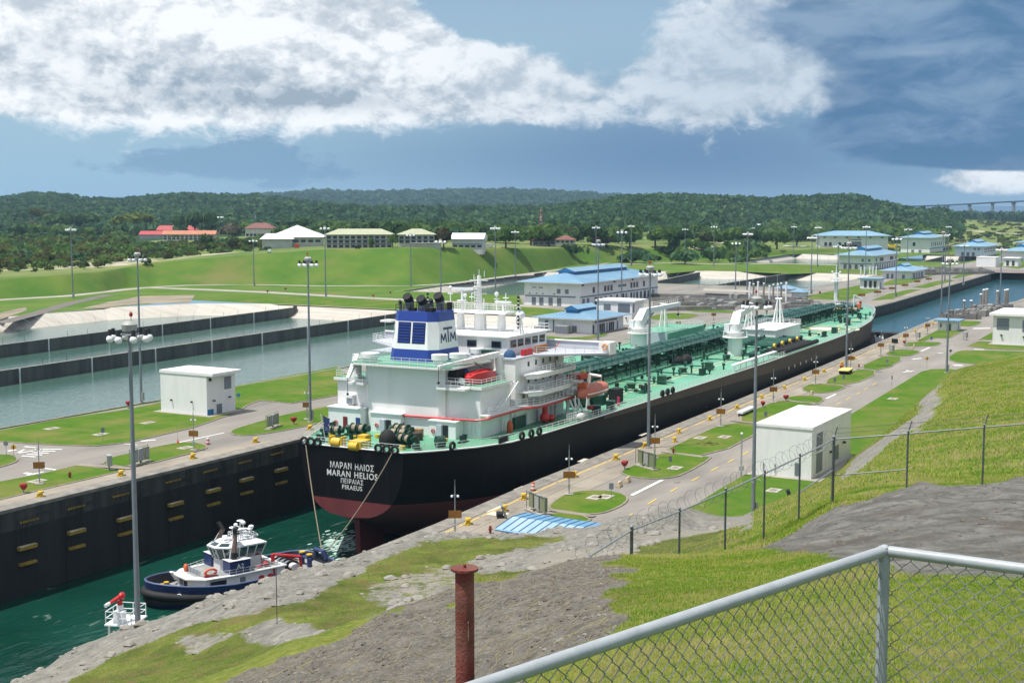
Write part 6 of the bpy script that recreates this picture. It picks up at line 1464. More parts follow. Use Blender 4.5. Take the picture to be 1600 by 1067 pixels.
for i, (u, v) in enumerate(((.05,7.6),(.05,6.4),(.05,5.2),(.05,-5.4),(.05,-6.8),(.05,-8.2))):
    fl = part('fairlead', SOOTB, lambda m: m.tube([(-.1,v+.55*math.cos(a*.6283),DKZ+.45+.5*math.sin(a*.6283)) for a in range(10)], .2, 6, closed=True), None, 60)
for u in (5.6,17.8,20.4,22.6,70,72.5,75):
    v = -(hb(u)+.02); fl = part('fairlead', SOOTB, lambda m: m.tube([(u+.62*math.cos(a*.6283),v,DKZ+.6+.55*math.sin(a*.6283)) for a in range(10)], .22, 6, closed=True), None, 60)
part('gangway_stow', SOOTB, lambda m: m.box(12.6,15.4,-18.3,-18.0,DKZ+.2,DKZ+1.0), None)
fs = part('ensign_staff', SHIPW, lambda m: m.cyl((1.2,4.6,DKZ),(.2,4.8,DKZ+4.6),.06,n=5))
part('ensign', mat('blue_ensign', (.06,.09,.30), .8, (.5,.52,.6), 2.2, .55, .6), lambda m: m.loft([[(.6,4.7,DKZ+4.4),(.8,4.7,DKZ+2.2)],[(1.0,4.3,DKZ+4.0),(1.1,4.4,DKZ+1.8)],[(1.2,3.9,DKZ+3.9),(1.3,4.1,DKZ+2.0)]], False), fs)
part('chests', mat('plywood_crate', (.30,.17,.08), .8), lambda m: m.box(11.8,12.9,-3.6,-4.7,DKZ,DKZ+1.2) if False else m.box(12.6,13.5,-4.6,-3.4,DKZ,DKZ+1.2))
part('green_reel', GEARG, lambda m: (m.cyl((6.2,-11.2,DKZ+.9),(7.2,-12.0,DKZ+.9),.85,n=12), m.cyl((4.6,-8.6,DKZ),(4.6,-8.6,DKZ+.5),.5,n=8)), None, 40)
part('red_machinery', REDP, lambda m: (m.ball((33.5,-15.2,DKZ+.9),(1.0,.8,.9),10,6), m.ball((35.4,-15.4,DKZ+.6),(.9,.7,.6),8,5), m.cyl((33.6,-15.2,DKZ+1.6),(33.6,-15.2,DKZ+2.8),.5,n=8)), None, 60)
part('orange_cover', mat('orange_cover', (.5,.09,.03), .7), lambda m: m.ball((22.6,-14.6,DKZ+.8),(.6,.5,1.2),8,6), None, 60)
part('dark_green_store', GEARG, lambda m: m.box(25.6,29.4,-13.9,-13.45,DKZ,DKZ+1.8))
part('side_stores', SHIPW, lambda m: m.box(25.6,26.4,-13.4,-9,DKZ,8.3))
# ---- free-hung lifeboat in its davits
lb = part('lifeboat', ORNG, lambda m: m.loft([[(40.6+ a[0], -18.2+a[1], 8.9+a[2]) for a in ((dx, 0, -1.0+tap*.7), (dx, -1.0*w_, -.55+tap*.4), (dx, -1.35*w_, 0.0), (dx, -1.25*w_, .6), (dx, -.8*w_, 1.25*hh_), (dx, 0, 1.45*hh_), (dx, .8*w_, 1.25*hh_), (dx, 1.25*w_, .6), (dx, 1.35*w_, 0.0), (dx, 1.0*w_, -.55+tap*.4))] for dx, w_, hh_, tap in ((-.6,.15,.3,1.0),(.3,.7,.75,.4),(1.6,1.0,.95,0),(4,1.05,1.0,0),(7,1.02,.98,0),(9,.85,.85,.2),(10.1,.45,.6,.6),(10.5,.1,.3,1.0))], True, True), None, 60)
part('boat_belting', LAMPW, lambda m: m.tube([(40.1,-18.2,8.9),(41.6,-19.45,8.92),(44.6,-19.62,8.92),(48,-19.6,8.92),(50,-19.2,8.92),(51,-18.4,8.95)], .1, 5), lb)
part('boat_cupola', mat('deep_orange', (.55,.10,.02), .5), lambda m: m.box(41.0,42.2,-18.9,-17.5,10.0,10.9), lb)
dv_ = part('boat_davit', SHIPW, lambda m: ([m.cyl((u,-15.6,DKZ),(u,-16.0,11.2),.3,n=6) for u in (41.0,49.0)], [m.cyl((u,-16.0,11.2),(u,-18.2,11.0),.26,n=6) for u in (41.0,49.0)], [m.cyl((u,-18.0,DKZ),(u+.2,-16.4,8.0),.18,n=6) for u in (40,41.5,43)], [m.cyl((40,-18.2,DKZ),(40,-18.2,8.4),.1,n=5), m.cyl((38.6,-18.2,DKZ),(38.6,-18.2,9.0),.1,n=5)]))
part('davit_platform', SHIPW, lambda m: (m.box(38.5,43.6,-18.6,-16.4,9.0,9.15) if False else m.box(40.4,46,-16.9,-14.3,8.9,9.05), m.rail([(40.6,-16.8,9.05),(46,-16.8,9.05),(46,-14.4,9.05)], 1.1, .05, 1.2, (.66,.33)), m.rail([(40.6,-16.0,11.0),(47,-16.0,11.0)], 1.1, .05, 1.2, (.66,.33))), dv_)
part('davit_winch', YEL, lambda m: (m.ball((44.2,-16.4,9.6),.5,8,5), m.ball((46.0,-16.2,11.7),.55,8,5)), dv_)
part('falls', SHIPW, lambda m: (m.cyl((41,-18.2,11.0),(41.2,-18.2,10.3),.06,n=4), m.cyl((49,-18.2,11.0),(49,-18.2,10.2),.06,n=4), m.cyl((41.2,-19,8.2),(43.5,-18.6,13.5),.12,n=5)), dv_)
part('fresh_water_tank', GEARG, lambda m: m.ball((52.5,-12.2,DKZ+1.6),(2.6,2.3,2.6),14,8,-.6), None, 60)
part('rail_float', SHIPW, lambda m: m.ball((38.2,-19.4,DKZ+.8),(1.5,.5,.5),10,6), None, 60)
part('accommodation_ladder', SHIPW, lambda m: m.rail([(34,-18.9,DKZ+.3),(41,-19.3,DKZ+.3)], 1.3, .05, .8, (.66,.33)), None)
part('fire_box', REDP, lambda m: m.box(44.5,45.4,-18.4,-17.6,DKZ+.9,DKZ+1.5)); part('deck_bins', GEARG, lambda m: [m.ob((u,-18.4,DKZ+.7),(1.6,1.4,1.4),.3) for u in (46.6,52.6)])
part('figure_red', mat('magenta_cover', (.5,.03,.10), .7), lambda m: m.cyl((55.5,-18.6,DKZ),(55.5,-18.6,DKZ+1.7),.3,.2,n=6)); part('black_container', SOOTB, lambda m: m.box(58,60.4,-17.4,-15.6,DKZ+.2,DKZ+2.6)); part('green_container', GEARG, lambda m: m.box(55,57.5,-15.4,-13.4,DKZ,DKZ+1.7))
# ---- the pipe rack down the centre line
pr = part('pipe_rack', GEARG, lambda m: [(m.box(u-.15,u+.15,-3.2,5.6,7.3,7.6), [m.cyl((u,v,DKZ),(u,v,7.3),.16,n=4,cap=False) for v in (-3,-.2,2.6,5.4)], m.cyl((u,-3,DKZ+.2),(u,-.2,7.2),.09,n=4,cap=False)) for u in range(60, 280, 6)])
for i, (v, r, z) in enumerate(((-2.7,.36,8.0),(-1.8,.30,7.95),(-.9,.42,8.05),(.2,.42,8.05),(1.2,.34,8.0),(2.1,.26,7.9),(2.9,.42,8.05),(3.9,.36,8.0),(4.8,.28,7.9))):
    u1 = 276-abs(i-4)*3; part('cargo_pipe', PIPEG, lambda m: m.tube([(56,v,z),(u1,v,z)], r, 8), pr, 40)
    part('pipe_joints', PIPEG, lambda m: [m.cyl((u-.12,v,z),(u+.12,v,z),r*1.45,n=8) for u in np.arange(62+i*1.3, u1, 12)], pr)
part('catwalk', GEARG, lambda m: (m.box(60,275,-5.0,-3.5,8.4,8.5), [m.cyl((u,-4.2,DKZ),(u,-4.2,8.4),.12,n=4,cap=False) for u in range(60,276,7)]), pr)
part('catwalk_rail', PIPEG, lambda m: (m.rail([(60,-5.0,8.5),(275,-5.0,8.5)], 1.1, .05, 3, (.5,)), m.rail([(60,-3.5,8.5),(275,-3.5,8.5)], 1.1, .05, 3, (.5,))), pr)
part('under_rack_pipes', GEARG, lambda m: [m.tube([(60+3*i,v,z),(270-4*i,v,z)], r, 6) for i, (v, z, r) in enumerate(((-2.4,5.9,.22),(-.4,6.2,.3),(1.5,5.8,.25),(3.3,6.3,.28),(4.8,5.9,.2),(-1.3,6.8,.18),(2.4,6.9,.2)))]+[m.box(u,u+1.2,v,v+1.0,DKZ+.3,DKZ+2.2) for u, v in [(random.uniform(62,270), random.uniform(-3,5)) for _ in range(60)]], pr)
# cross pipes and valves on deck
rnd = random.Random(5)
for k, u in enumerate(range(72, 272, 14)):
    for s in (-1, 1):
        if s < 0 and 206 < u < 234: continue
        part('branch_line', PIPEG, lambda m: (m.tube([(u,s*4,7.7),(u,s*6.0,7.4),(u,s*6.2,DKZ+.55),(u,s*rnd.uniform(14,18),DKZ+.5)], .14, 5), [m.cyl((u,s*v,DKZ+.2),(u,s*v,DKZ+1.4),.22,n=6) for v in (9,13)], [m.cyl((u-.4,s*v,DKZ+1.1),(u+.4,s*v,DKZ+1.1),.3,n=6) for v in (9,13)]), None)
tm_ = [];
def trunk(u, v): part('tank_hatch', GEARG, lambda m: (m.cyl((u,v,DKZ),(u,v,DKZ+.75),.8,n=12), m.cyl((u,v,DKZ+.75),(u,v,DKZ+.95),.95,n=12)), None, 40)
for u in range(78, 268, 28):
    for v in (-11.5, 11.5):
        if not (v < 0 and 204 < u < 234): trunk(u, v)
part('vent_posts', GEARG, lambda m: [(m.cyl((u,v,DKZ),(u,v,DKZ+h),.18,n=6), m.cyl((u,v,DKZ+h),(u,v,DKZ+h+.5),.34,n=6)) for u, v, h in [(rnd.uniform(64,262), rnd.choice((-1,1))*rnd.uniform(6.5,18), rnd.uniform(.5,1.5)) for _ in range(60)] if not (204 < u < 234 and v < 0)])
part('valve_wheels', SOOTB, lambda m: [m.ob((u,v,DKZ+.5),(rnd.uniform(.4,1.2),rnd.uniform(.4,.9),rnd.uniform(.4,.8)),rnd.uniform(0,1.5)) for u, v in [(rnd.uniform(64,268), rnd.choice((-1,-1,1))*rnd.uniform(5.5,17)) for _ in range(40)] if not (204 < u < 234 and v < 0)])
for u, v in ((74,-16),(104,-16.5),(134,-17.5),(196,-17.5),(234,-14.5),(262,-11),(120,17),(196,17.5),(240,14),(270,6.5),(276,-6),(250,-8)): bitts(u, v, 0, GEARG, DKZ, 1.3)
# painted walkway lines
def dline(a, b, w=.3):
    A, B = Vector((*a, DKZ+.03)), Vector((*b, DKZ+.03)); d = (B-A).normalized(); n = Vector((-d.y, d.x, 0))*w/2
    part('deck_line', CREAMP, lambda m: m.face([A-n, B-n, B+n, A+n]))
for s in (-1, 1):
    dline((58, s*13.2), (140, s*14.2)); dline((58, s*11.6), (140, s*12.6)); dline((172, s*15.8), (262, s*12.6)); dline((172, s*14.6), (262, s*11.4))
    for u in (64,84,112,138,176,200): dline((u, s*6), (u, s*18), .28)
# helicopter circle
hc = Vector((219, -11.5, DKZ+.035))
def ringm(r0, r1, z, n=40): 
    m = MB()
    for i in range(n):
        a, b = 2*math.pi*i/n, 2*math.pi*(i+1)/n
        m.face([(hc.x+r0*math.cos(a),hc.y+r0*math.sin(a),z),(hc.x+r1*math.cos(a),hc.y+r1*math.sin(a),z),(hc.x+r1*math.cos(b),hc.y+r1*math.sin(b),z),(hc.x+r0*math.cos(b),hc.y+r0*math.sin(b),z)])
    return m
HGREEN = mat('helipad_green', (.060,.20,.075), .6)
ringm(.0, 9.6, DKZ+.034).build('landing_circle', HGREEN, ship); ringm(9.0, 9.7, DKZ+.040).build('circle_line', CREAMP, ship); ringm(6.6, 7.2, DKZ+.040).build('circle_line', WMARK, ship); ringm(0, 4.0, DKZ+.040).build('circle_disc', WMARK, ship); ringm(4.0, 4.4, DKZ+.044).build('circle_line', YEL, ship)
# ---- hose cranes amidships
def hose_crane(u, v, top, L, az):
    c = part('hose_crane', SHIPW, lambda m: (m.cyl((u,v,DKZ),(u,v,DKZ+5.2),1.75,1.65,n=16), m.cyl((u,v,DKZ+5.2),(u,v,DKZ+5.5),2.0,n=16), m.cyl((u,v,DKZ+5.5),(u,v,top),1.35,n=16)), None, 40)
    part('crane_platform', SHIPW, lambda m: (m.cyl((u,v,DKZ+4.2),(u,v,DKZ+4.4),3.0,n=16), m.rail([(u+2.9*math.cos(a*.785),v+2.9*math.sin(a*.785),DKZ+4.4) for a in range(9)], 1.1, .05, 1.1)), c)
    d = Vector((math.cos(az), math.sin(az), 0)); n = Vector((-d.y, d.x, 0)); a = Vector((u, v, top)); k = a+d*2.2+Vector((0,0,2.2)); e = k+d*L+Vector((0,0,.3))
    t = Vector((0,0,.9))
    part('crane_neck', SHIPW, lambda m: m.loft([[a-d*1.3-n*1.1, a-d*1.3+n*1.1, a+d*1.3+n*1.1-t, a+d*1.3-n*1.1-t], [k-d*.4-n*.9+t*.5, k-d*.4+n*.9+t*.5, k+d*.5+n*.9-t, k+d*.5-n*.9-t]], True, True), c)
    part('jib', SHIPW, lambda m: m.loft([[k-n*.8-t, k+n*.8-t, k+n*.8+t*.5, k-n*.8+t*.5], [e-n*.5-t*.4, e+n*.5-t*.4, e+n*.5+t*.5, e-n*.5+t*.5]], True, True), c)
    part('jib_rail', RAILM, lambda m: m.rail([k+t*.5+n*.6, e+t*.5+n*.4], 1.0, .05, 1.2), c)
    part('ram', GALV, lambda m: m.cyl(a+d*1.2-Vector((0,0,2.6)), k+d*5-t, .25, n=8), c)
    part('operator_cab', LAMPW, lambda m: m.ob(a+n*1.9-Vector((0,0,1.0)),(1.6,1.2,1.8),az), c)
    part('hook', SOOTB, lambda m: (m.cyl(e-d*.5, e-d*.5-Vector((0,0,2.5)), .06, n=4), m.ball(e-d*.5-Vector((0,0,2.7)), .35, 6, 4)), c)
hose_crane(142, -10.8, 12.4, 22, R_(6)); hose_crane(141, 12.8, 12.4, 20, R_(-4))
def aframe(u, v, z, h, s=1.6):
    part('crane_rest', SHIPW, lambda m: ([m.cyl((u+a*s,v+b*s,z),(u,v+b*.5,z+h),.2,.14,n=5) for a, b in ((-1,-.6),(1,-.6),(-1,.6),(1,.6))], [m.cyl((u-s*(1-f),v-.6*s*(1-f*.3),z+h*f),(u+s*(1-f),v-.6*s*(1-f*.3),z+h*f),.1,n=4) for f in (.3,.6)], m.cyl((u,v-.9,z+h),(u,v+.9,z+h),.22,n=6)))
aframe(166, -6.6, DKZ+4.2, 6.2); aframe(181, -9.4, DKZ+4.2, 6.6); aframe(166, 16.5, DKZ, 9.5)
hs1 = part('foam_house', SHIPW, lambda m: (m.box(164,186,-13.8,-4.8,DKZ,DKZ+4.0), m.box(163.7,186.3,-14.1,-4.5,DKZ+4.002,DKZ+4.2)))
part('guard_rail', SHIPW, lambda m: m.rail([(164,-13.9,DKZ+4.2),(186,-13.9,DKZ+4.2),(186,-4.7,DKZ+4.2),(164,-4.7,DKZ+4.2),(164,-13.9,DKZ+4.2)], 1.1, .05, 1.5, (.66,.33)), hs1)
part('door', LILAC, lambda m: m.box(163.9,163.998,-8.4,-7.4,DKZ+.1,DKZ+2.1), hs1); part('porthole', SOOTB, lambda m: m.cyl((163.95,-11,DKZ+2.6),(163.99,-11,DKZ+2.6),.25,n=10), hs1)
hs2 = part('deck_store', DECKG, lambda m: m.box(150,176,9.0,19.0,DKZ,DKZ+3.6)); part('store_front', LILAC, lambda m: m.box(149.9,149.998,9.2,18.8,DKZ+.2,DKZ+3.5), hs2)
part('guard_rail', SHIPW, lambda m: m.rail([(150,9.1,DKZ+3.6),(176,9.1,DKZ+3.6),(176,18.9,DKZ+3.6),(150,18.9,DKZ+3.6),(150,9.1,DKZ+3.6)], 1.1, .05, 1.5, (.66,.33)), hs2)
# manifold: cross pipes with yellow blank ends
mf = part('manifold', GEARG, lambda m: m.box(146,176,-20.2,-15.6,DKZ+.1,DKZ+.9))
for i, u in enumerate((148,151.2,154.4,157.6,160.8,164,167.2,170.4)):
    part('manifold_pipe', PIPEG, lambda m: m.tube([(u,5.0,8.05),(u,-5.8,8.05),(u,-6.6,7.2),(u,-15,7.0),(u,-18.2,7.0)], .36 if i % 3 else .26, 8), mf, 40)
    part('blank_flange', YEL if i % 2 == 0 else SOOTB, lambda m: m.cyl((u,-18.2,7.0),(u,-18.7,7.0),.62,n=12), mf, 40)
part('drip_tray', SOOTB, lambda m: m.box(146,174,-20.0,-16.4,DKZ+.91,DKZ+1.15), mf)
part('hose_rail', SOOTB, lambda m: m.tube([(146,-21.3,DKZ+1.0),(174,-21.5,DKZ+1.0)], .55, 10), None, 40)
part('hose_trough', LAMPW, lambda m: (m.box(112,142,-20.9,-19.9,DKZ+1.2,DKZ+1.5), [m.cyl((u,-20.4,DKZ),(u,-20.4,DKZ+1.2),.15,n=5) for u in range(113,142,4)]))
part('spare_hoses', SOOTB, lambda m: (m.ball((118,3.6-9,DKZ+.7),(2.4,1.3,1.2),10,5,-.3), m.ball((121,-6.6,DKZ+.7),(1.8,1.3,1.5),10,5,-.3)), None, 60)
part('deck_container', GEARG, lambda m: [m.box(u,u+1.6,v,v+1.4,DKZ,DKZ+1.6) for u, v in ((86,-15),(112,-15.5),(206,-18.2),(240,-13),(226,-.6))])
for (u, v) in ((66,-7.5),(96,-7.6),(130,-7.5),(152,-7.0),(100,9)): part('pv_mast', GEARG, lambda m: (m.cyl((u,v,DKZ),(u,v,DKZ+3.4),.3,n=8), m.box(u-.5,u+.5,v-.5,v+.5,DKZ+3.4,DKZ+4.0)))
# fore part
part('forward_gear', GEARG, lambda m: [m.box(u,u+a,v,v+b,DKZ,DKZ+h) for u, v, a, b, h in [(rnd.uniform(268,300), rnd.uniform(-4,4.5), rnd.uniform(.8,2.6), rnd.uniform(.8,2.4), rnd.uniform(.6,2.0)) for _ in range(26)]])
for u, v in ((276,5.5),(276,-5.0),(288,3.6)): winch(u, v, R_(8), 1.1)
part('yellow_bollards', YEL, lambda m: [m.cyl((u,v,DKZ),(u,v,DKZ+2.2),.7,.6,n=10) for u, v in ((268,3.0),(270,-2.6))], None, 40)
part('orange_stopper', mat('signal_orange', (.7,.13,.03), .6), lambda m: m.box(298,300,-2.6,-1.4,DKZ,DKZ+1.5)); part('red_post', RED, lambda m: m.cyl((303,-1.6,DKZ),(303,-1.6,DKZ+2.2),.4,n=8))
fmst = part('foremast', SHIPW, lambda m: (m.cyl((286,2.6,DKZ),(286,2.6,17.5),.62,.42,n=10), m.box(282.6,287,-1.2,2.0,DKZ,DKZ+2.4), m.cyl((286,2.6,14.6),(286,2.6,14.8),1.9,n=12), m.cyl((286,2.6,17.5),(286,2.6,20),.2,.1,n=6), m.cyl((286,1.4,17.4),(286,3.8,17.4),.14,n=5)), None, 40)
part('mast_rail', SHIPW, lambda m: m.rail([(286+1.8*math.cos(a*.785),2.6+1.8*math.sin(a*.785),14.8) for a in range(9)], 1.0, .05, 1.0), fmst); part('mast_lamps', LAMPW, lambda m: [m.ball((286+a,2.6+b,z),.35,8,5) for a, b, z in ((-.7,.6,15.6),(-.7,-.6,15.6),(0,1.3,17.8),(0,-1.3,17.8))], fmst)
part('ladder', SHIPW, lambda m: [m.cyl((285.3,2.2+.8*s,DKZ),(285.4,2.2+.8*s,14.6),.05,n=4) for s in (0,1)]+[m.cyl((285.3,2.2,DKZ+.5*i),(285.3,3.0,DKZ+.5*i),.04,n=4) for i in range(18)], fmst)
part('small_davit', SHIPW, lambda m: (m.cyl((292,-2,DKZ),(292,-2,DKZ+5.0),.2,n=6), m.cyl((292,-2,DKZ+5.0),(293.5,-4.6,DKZ+3.6),.16,n=5), m.cyl((292,-2,DKZ+3.0),(293.5,-4.6,DKZ+3.6),.1,n=5)))
part('anchor_chain', SOOTB, lambda m: m.tube([(288,-3,DKZ+.3),(296,-4,DKZ+.3)], .25, 5))
# load line figures and scuff on the side
part('draft_marks', LETW, lambda m: [m.box(u,u+.5,-hb(u)*.999-.1,-hb(u)*.999-.06,1.6,2.3) for u in (148,153,158,163,168,173)])
# tug lines
for nm, lab, a, b in (('mooring_line','pale tow rope from the port stern corner down to the tug',(.0,7.5,DKZ+.5),Vector((149.6,116.2,-8.9))),('mooring_line','pale tow rope slanting across the stern lettering down to the tug',(.0,-8.0,DKZ+.5),Vector((149.3,115.2,-8.9)))):
    A = ship.matrix_world @ Vector(a) if False else SH_O+Matrix.Rotation(SH_R, 3, 'Z') @ Vector(a)
    pts = [A.lerp(b, i/12)-Vector((0, 0, .9*4*(i/12)*(1-i/12))) for i in range(13)]
    tag(MB().tube(pts, .085, 5).build(nm, ROPE), lab, 'rope', 'tow ropes between tanker and tug')
# ------------------------------------------------------------------ the tug behind the stern
tug = thing('tug_boat', 'navy blue and white harbour tug with its stern towards the tanker', 'tug', (137.3, 120.9, WZ), R_(160))
tug.scale = (.90, .88, .86)
TNAVY = mat('tug_navy', (.018,.032,.12), .38, (.025,.042,.14), .6, .4, .7, 5); TDECK = mat('tug_grey_deck', (.30,.31,.30), .75, (.22,.23,.22), .8, .4, .7, 6); TW = mat('tug_white', (.74,.75,.76), .45, (.66,.67,.68), .6)
RUB = mat('black_rubber', (.010,.010,.011), .75); TEAL = mat('tinted_wheelhouse_glass', (.012,.045,.045), .06, spec=.9); BRN = mat('heat_brown_pipe', (.12,.075,.05), .6, (.05,.035,.03), 1.5)
TO = [(-15.2,1.5),(-15.0,3.4),(-14.2,4.9),(-12.6,5.8),(-9,6.1),(4,6.1),(8,5.7),(11,4.7),(13.2,3.2),(14.6,1.6),(15,.2)]
def tring(k, z, dx=0.0):
    a = [(x*k+dx, y*k, z) for x, y in TO]; return a+[(x, -y, zz) for x, y, zz in a[::-1]]
def tp(name, m, fn, parent=None, smooth=None):
    mb = MB(); fn(mb)
    if name not in ('hull', 'bulwark_inside', 'main_deck', 'rubbing_fender', 'bow_fender', 'cap_rail'): mb.v = [(x, y, z if z < 1.6 else 1.6+(z-1.6)*.77) for x, y, z in mb.v]
    return build_parts(mb, name, m, parent or tug, smooth)
def zt(x): return 2.6+max(0, (x-2)/13)**1.6*1.3
def trz(k, dz): return [(x*k, y*k, zt(x)+dz) for x, y in TO]+[(x*k, -y*k, zt(x)+dz) for x, y in TO[::-1]]
tp('hull', TNAVY, lambda m: m.loft([tring(.90,-1.2), tring(.97,.6), trz(1.0,-.05)], True), None, 35)
tp('bulwark_inside', mat('tug_bulwark_inside', (.012,.016,.03), .6), lambda m: m.loft([trz(1.0,-.05), trz(.972,0.0), [(p[0],p[1],1.45) for p in trz(.95,0)]], True), None, 35)
tp('main_deck', TDECK, lambda m: m.face([(p[0],p[1],1.5) for p in trz(.955,0)]))
tp('rubbing_fender', RUB, lambda m: (m.tube([(p[0],p[1],p[2]) for p in tring(.985,.95)], .42, 7, closed=True)), None, 50)
tp('bow_fender', RUB, lambda m: m.tube([(x*1.0,y*s*1.0,zt(x)-1.7) for s in (1,) for x, y in TO[5:]]+[(x*1.0,-y,zt(x)-1.7) for x, y in TO[5:][::-1]], .62, 8), None, 50)
tp('cap_rail', mat('tug_cap_rail', (.10,.13,.24), .4), lambda m: m.tube([(p[0],p[1],p[2]+.02) for p in trz(.988,0)], .15, 6, closed=True), None, 50)
hs = tp('deck_house', TW, lambda m: m.prism([(9.2,-1.8),(9.2,1.8),(7.4,3.9),(3.5,4.3),(-5.6,4.2),(-5.6,-4.2),(3.5,-4.3),(7.4,-3.9)], 1.51, 4.1))
tp('boat_deck', TDECK, lambda m: m.prism([(8.0,-1.6),(8.0,1.6),(6.4,3.5),(3,3.9),(-5.2,3.8),(-5.2,-3.8),(3,-3.9),(6.4,-3.5)], 4.32, 4.36), hs)
tp('house_roof', TW, lambda m: m.prism([(9.7,-2.0),(9.7,2.0),(7.6,4.2),(3.5,4.7),(-5.8,4.5),(-5.8,-4.5),(3.5,-4.7),(7.6,-4.2)], 4.102, 4.3), hs)
for (a, b) in ((( 9.23,-.9),(9.23,.1)), ((9.23,.5),(9.23,1.4))): tp('door', GREYP if a[1] < 0 else RUB, lambda m: m.box(9.21,9.3,a[1],b[1],1.7,3.6), hs)
for s in (1, -1):
    tp('window', GLASS, lambda m: m.box(4.2,6.8,s*4.1-.12,s*4.1+.12,2.4,3.6), hs); tp('door', GREYP, lambda m: m.box(1.2,2.1,s*4.27-.06,s*4.27+.06,1.6,3.5), hs)
    for x in (-1.5,-3.0): tp('hose_reel', REDP, lambda m: m.cyl((x,s*4.2,2.6),(x,s*4.36,2.6),.5,n=10), hs)
    ca = tp('funnel_casing', TNAVY, lambda m: m.prism([(3.6,s*1.9),(3.6,s*4.1),(.2,s*4.1),(.2,s*1.9)], 4.31, 6.9))
    tp('casing_top', TW, lambda m: m.box(.1,3.7,min(s*1.8,s*4.2),max(s*1.8,s*4.2),6.902,7.0), ca)
    tp('exhaust_pipe', RUB, lambda m: m.cyl((2.4,s*3.1,6.9),(2.4,s*3.1,8.4),.42,n=10), ca, 40); tp('exhaust_pipe', BRN, lambda m: m.tube([(2.4,s*3.1,8.3),(2.0,s*2.6,9.8),(1.5,s*1.9,11.8)], .36, 8), ca, 40); tp('exhaust_tip', RUB, lambda m: m.tube([(1.5,s*1.9,11.7),(1.9,s*2.6,13.2)], .34, 8), ca, 40)
    tp('stay', TW, lambda m: m.cyl((3.4,s*3.4,6.9),(2.0,s*2.3,11.0),.07,n=4), ca)
text('A2', .95, tug, LETW, (1.9, 4.14, 4.5), (-1,0,0), (0,0,1), 'side_lettering', .02)
wh = tp('wheelhouse', TW, lambda m: (m.loft([[(x*.82+.2,y*.82,4.3) for x, y in ((4.2,-1.2),(4.2,1.2),(2.6,2.7),(-3.4,2.7),(-3.4,-2.7),(2.6,-2.7))],[(x*.82+.2,y*.82,6.6) for x, y in ((4.2,-1.2),(4.2,1.2),(2.6,2.7),(-3.4,2.7),(-3.4,-2.7),(2.6,-2.7))]], True, True)))
WR = ((4.2,-1.2),(4.2,1.2),(2.6,2.7),(-3.4,2.7),(-3.4,-2.7),(2.6,-2.7))
def wr(k, z): return [Vector((x*k+.2, y*k, z)) for x, y in WR]
tp('window_band', TEAL, lambda m: m.loft([wr(.82,6.6), wr(1.0,9.0)], True), wh)
a_, b_ = wr(.83,6.6), wr(1.01,9.0)
for i in range(6):
    n_ = 4 if i in (2,4) else 2
    for k in range(n_):
        p, q = a_[i].lerp(a_[(i+1) % 6], k/n_), b_[i].lerp(b_[(i+1) % 6], k/n_); tp('window_post', TW, lambda m: m.cyl(p, q, .11, n=5), wh)
tp('wheelhouse_roof', TW, lambda m: (m.loft([wr(1.04,9.0), wr(1.05,9.3), wr(.72,10.0)], True, True)), wh)
for i in (0,1,5):
    c0, c1 = wr(1.0,9.36), wr(.78,9.92); p = [c0[i].lerp(c0[(i+1)%6],.12), c0[i].lerp(c0[(i+1)%6],.88), c1[i].lerp(c1[(i+1)%6],.88), c1[i].lerp(c1[(i+1)%6],.12)]; o_ = Vector((p[0]+p[1])/2-Vector((0,0,9.3))); o_.z = .5; o_ = o_.normalized()*.05
    tp('roof_window', TEAL, lambda m: m.face([v+o_ for v in p]), wh)
ant = tp('antenna_mast', TW, lambda m: (m.box(-2.2,.8,-1.6,1.6,10.0,10.15), m.rail([(-2.2,-1.6,10.15),(.8,-1.6,10.15),(.8,1.6,10.15),(-2.2,1.6,10.15),(-2.2,-1.6,10.15)], 1.0, .06, .8), m.cyl((-.4,0,10),(-.4,0,13.6),.12,n=6), m.cyl((-.4,-1.4,12.2),(-.4,1.4,12.2),.08,n=5), m.cyl((-1.6,-1.3,10),(-1.6,-1.3,12.4),.08,n=5), m.cyl((-1.6,1.2,10),(-1.6,1.2,12.2),.08,n=5), m.cyl((.3,1.3,10),(.3,1.3,12.0),.08,n=5), m.cyl((.3,-1.2,10),(.3,-1.2,11.8),.08,n=5)))
for i, (x, y, z, r, f) in enumerate(((-.4,0,13.6,.55,.22),(-1.6,-1.3,12.6,.42,.9),(-1.6,1.2,12.4,.45,.8),(.3,1.3,12.2,.36,.9),(.3,-1.2,12.0,.5,.4),(-.4,1.4,12.3,.38,.35),(-.4,-1.4,12.4,.34,1),(2.6,1.0,10.6,.4,.9),(-2.0,0,11.6,.5,.4),(-.8,.7,11.4,.4,.6))): tp('antenna_dome', LAMPW, lambda m: m.ball((x,y,z),(r,r,r*f),10,6), ant, 60)
tp('searchlights', LAMPW, lambda m: [m.cyl((x,y,10.4),(x+.6,y,10.5),.32,n=8) for x, y in ((1.4,-1.0),(1.4,.6),(-2.6,-1.2),(-2.6,1.2))], ant); tp('roof_box', RUB, lambda m: m.box(-2.6,-2.3,-1.9,1.9,9.6,10.1), ant)
tp('boat_deck_rail', TW, lambda m: (m.rail([(7.6,-2.6,4.3),(3.8,-4.2,4.3),(-5.4,-4.2,4.3)], 1.0, .05, 1.2), m.rail([(7.6,2.6,4.3),(3.8,4.2,4.3),(-5.4,4.2,4.3)], 1.0, .05, 1.2)))
tp('life_raft_rack', mat('orange_float', (.62,.08,.03), .6), lambda m: m.tube([(6.2+.9*math.cos(a*.52),3.0,5.2+.62*math.sin(a*.52)) for a in range(12)], .22, 6, closed=True), None, 60); tp('raft_stand', RED, lambda m: m.box(5.2,7.2,2.7,3.3,4.32,4.6))
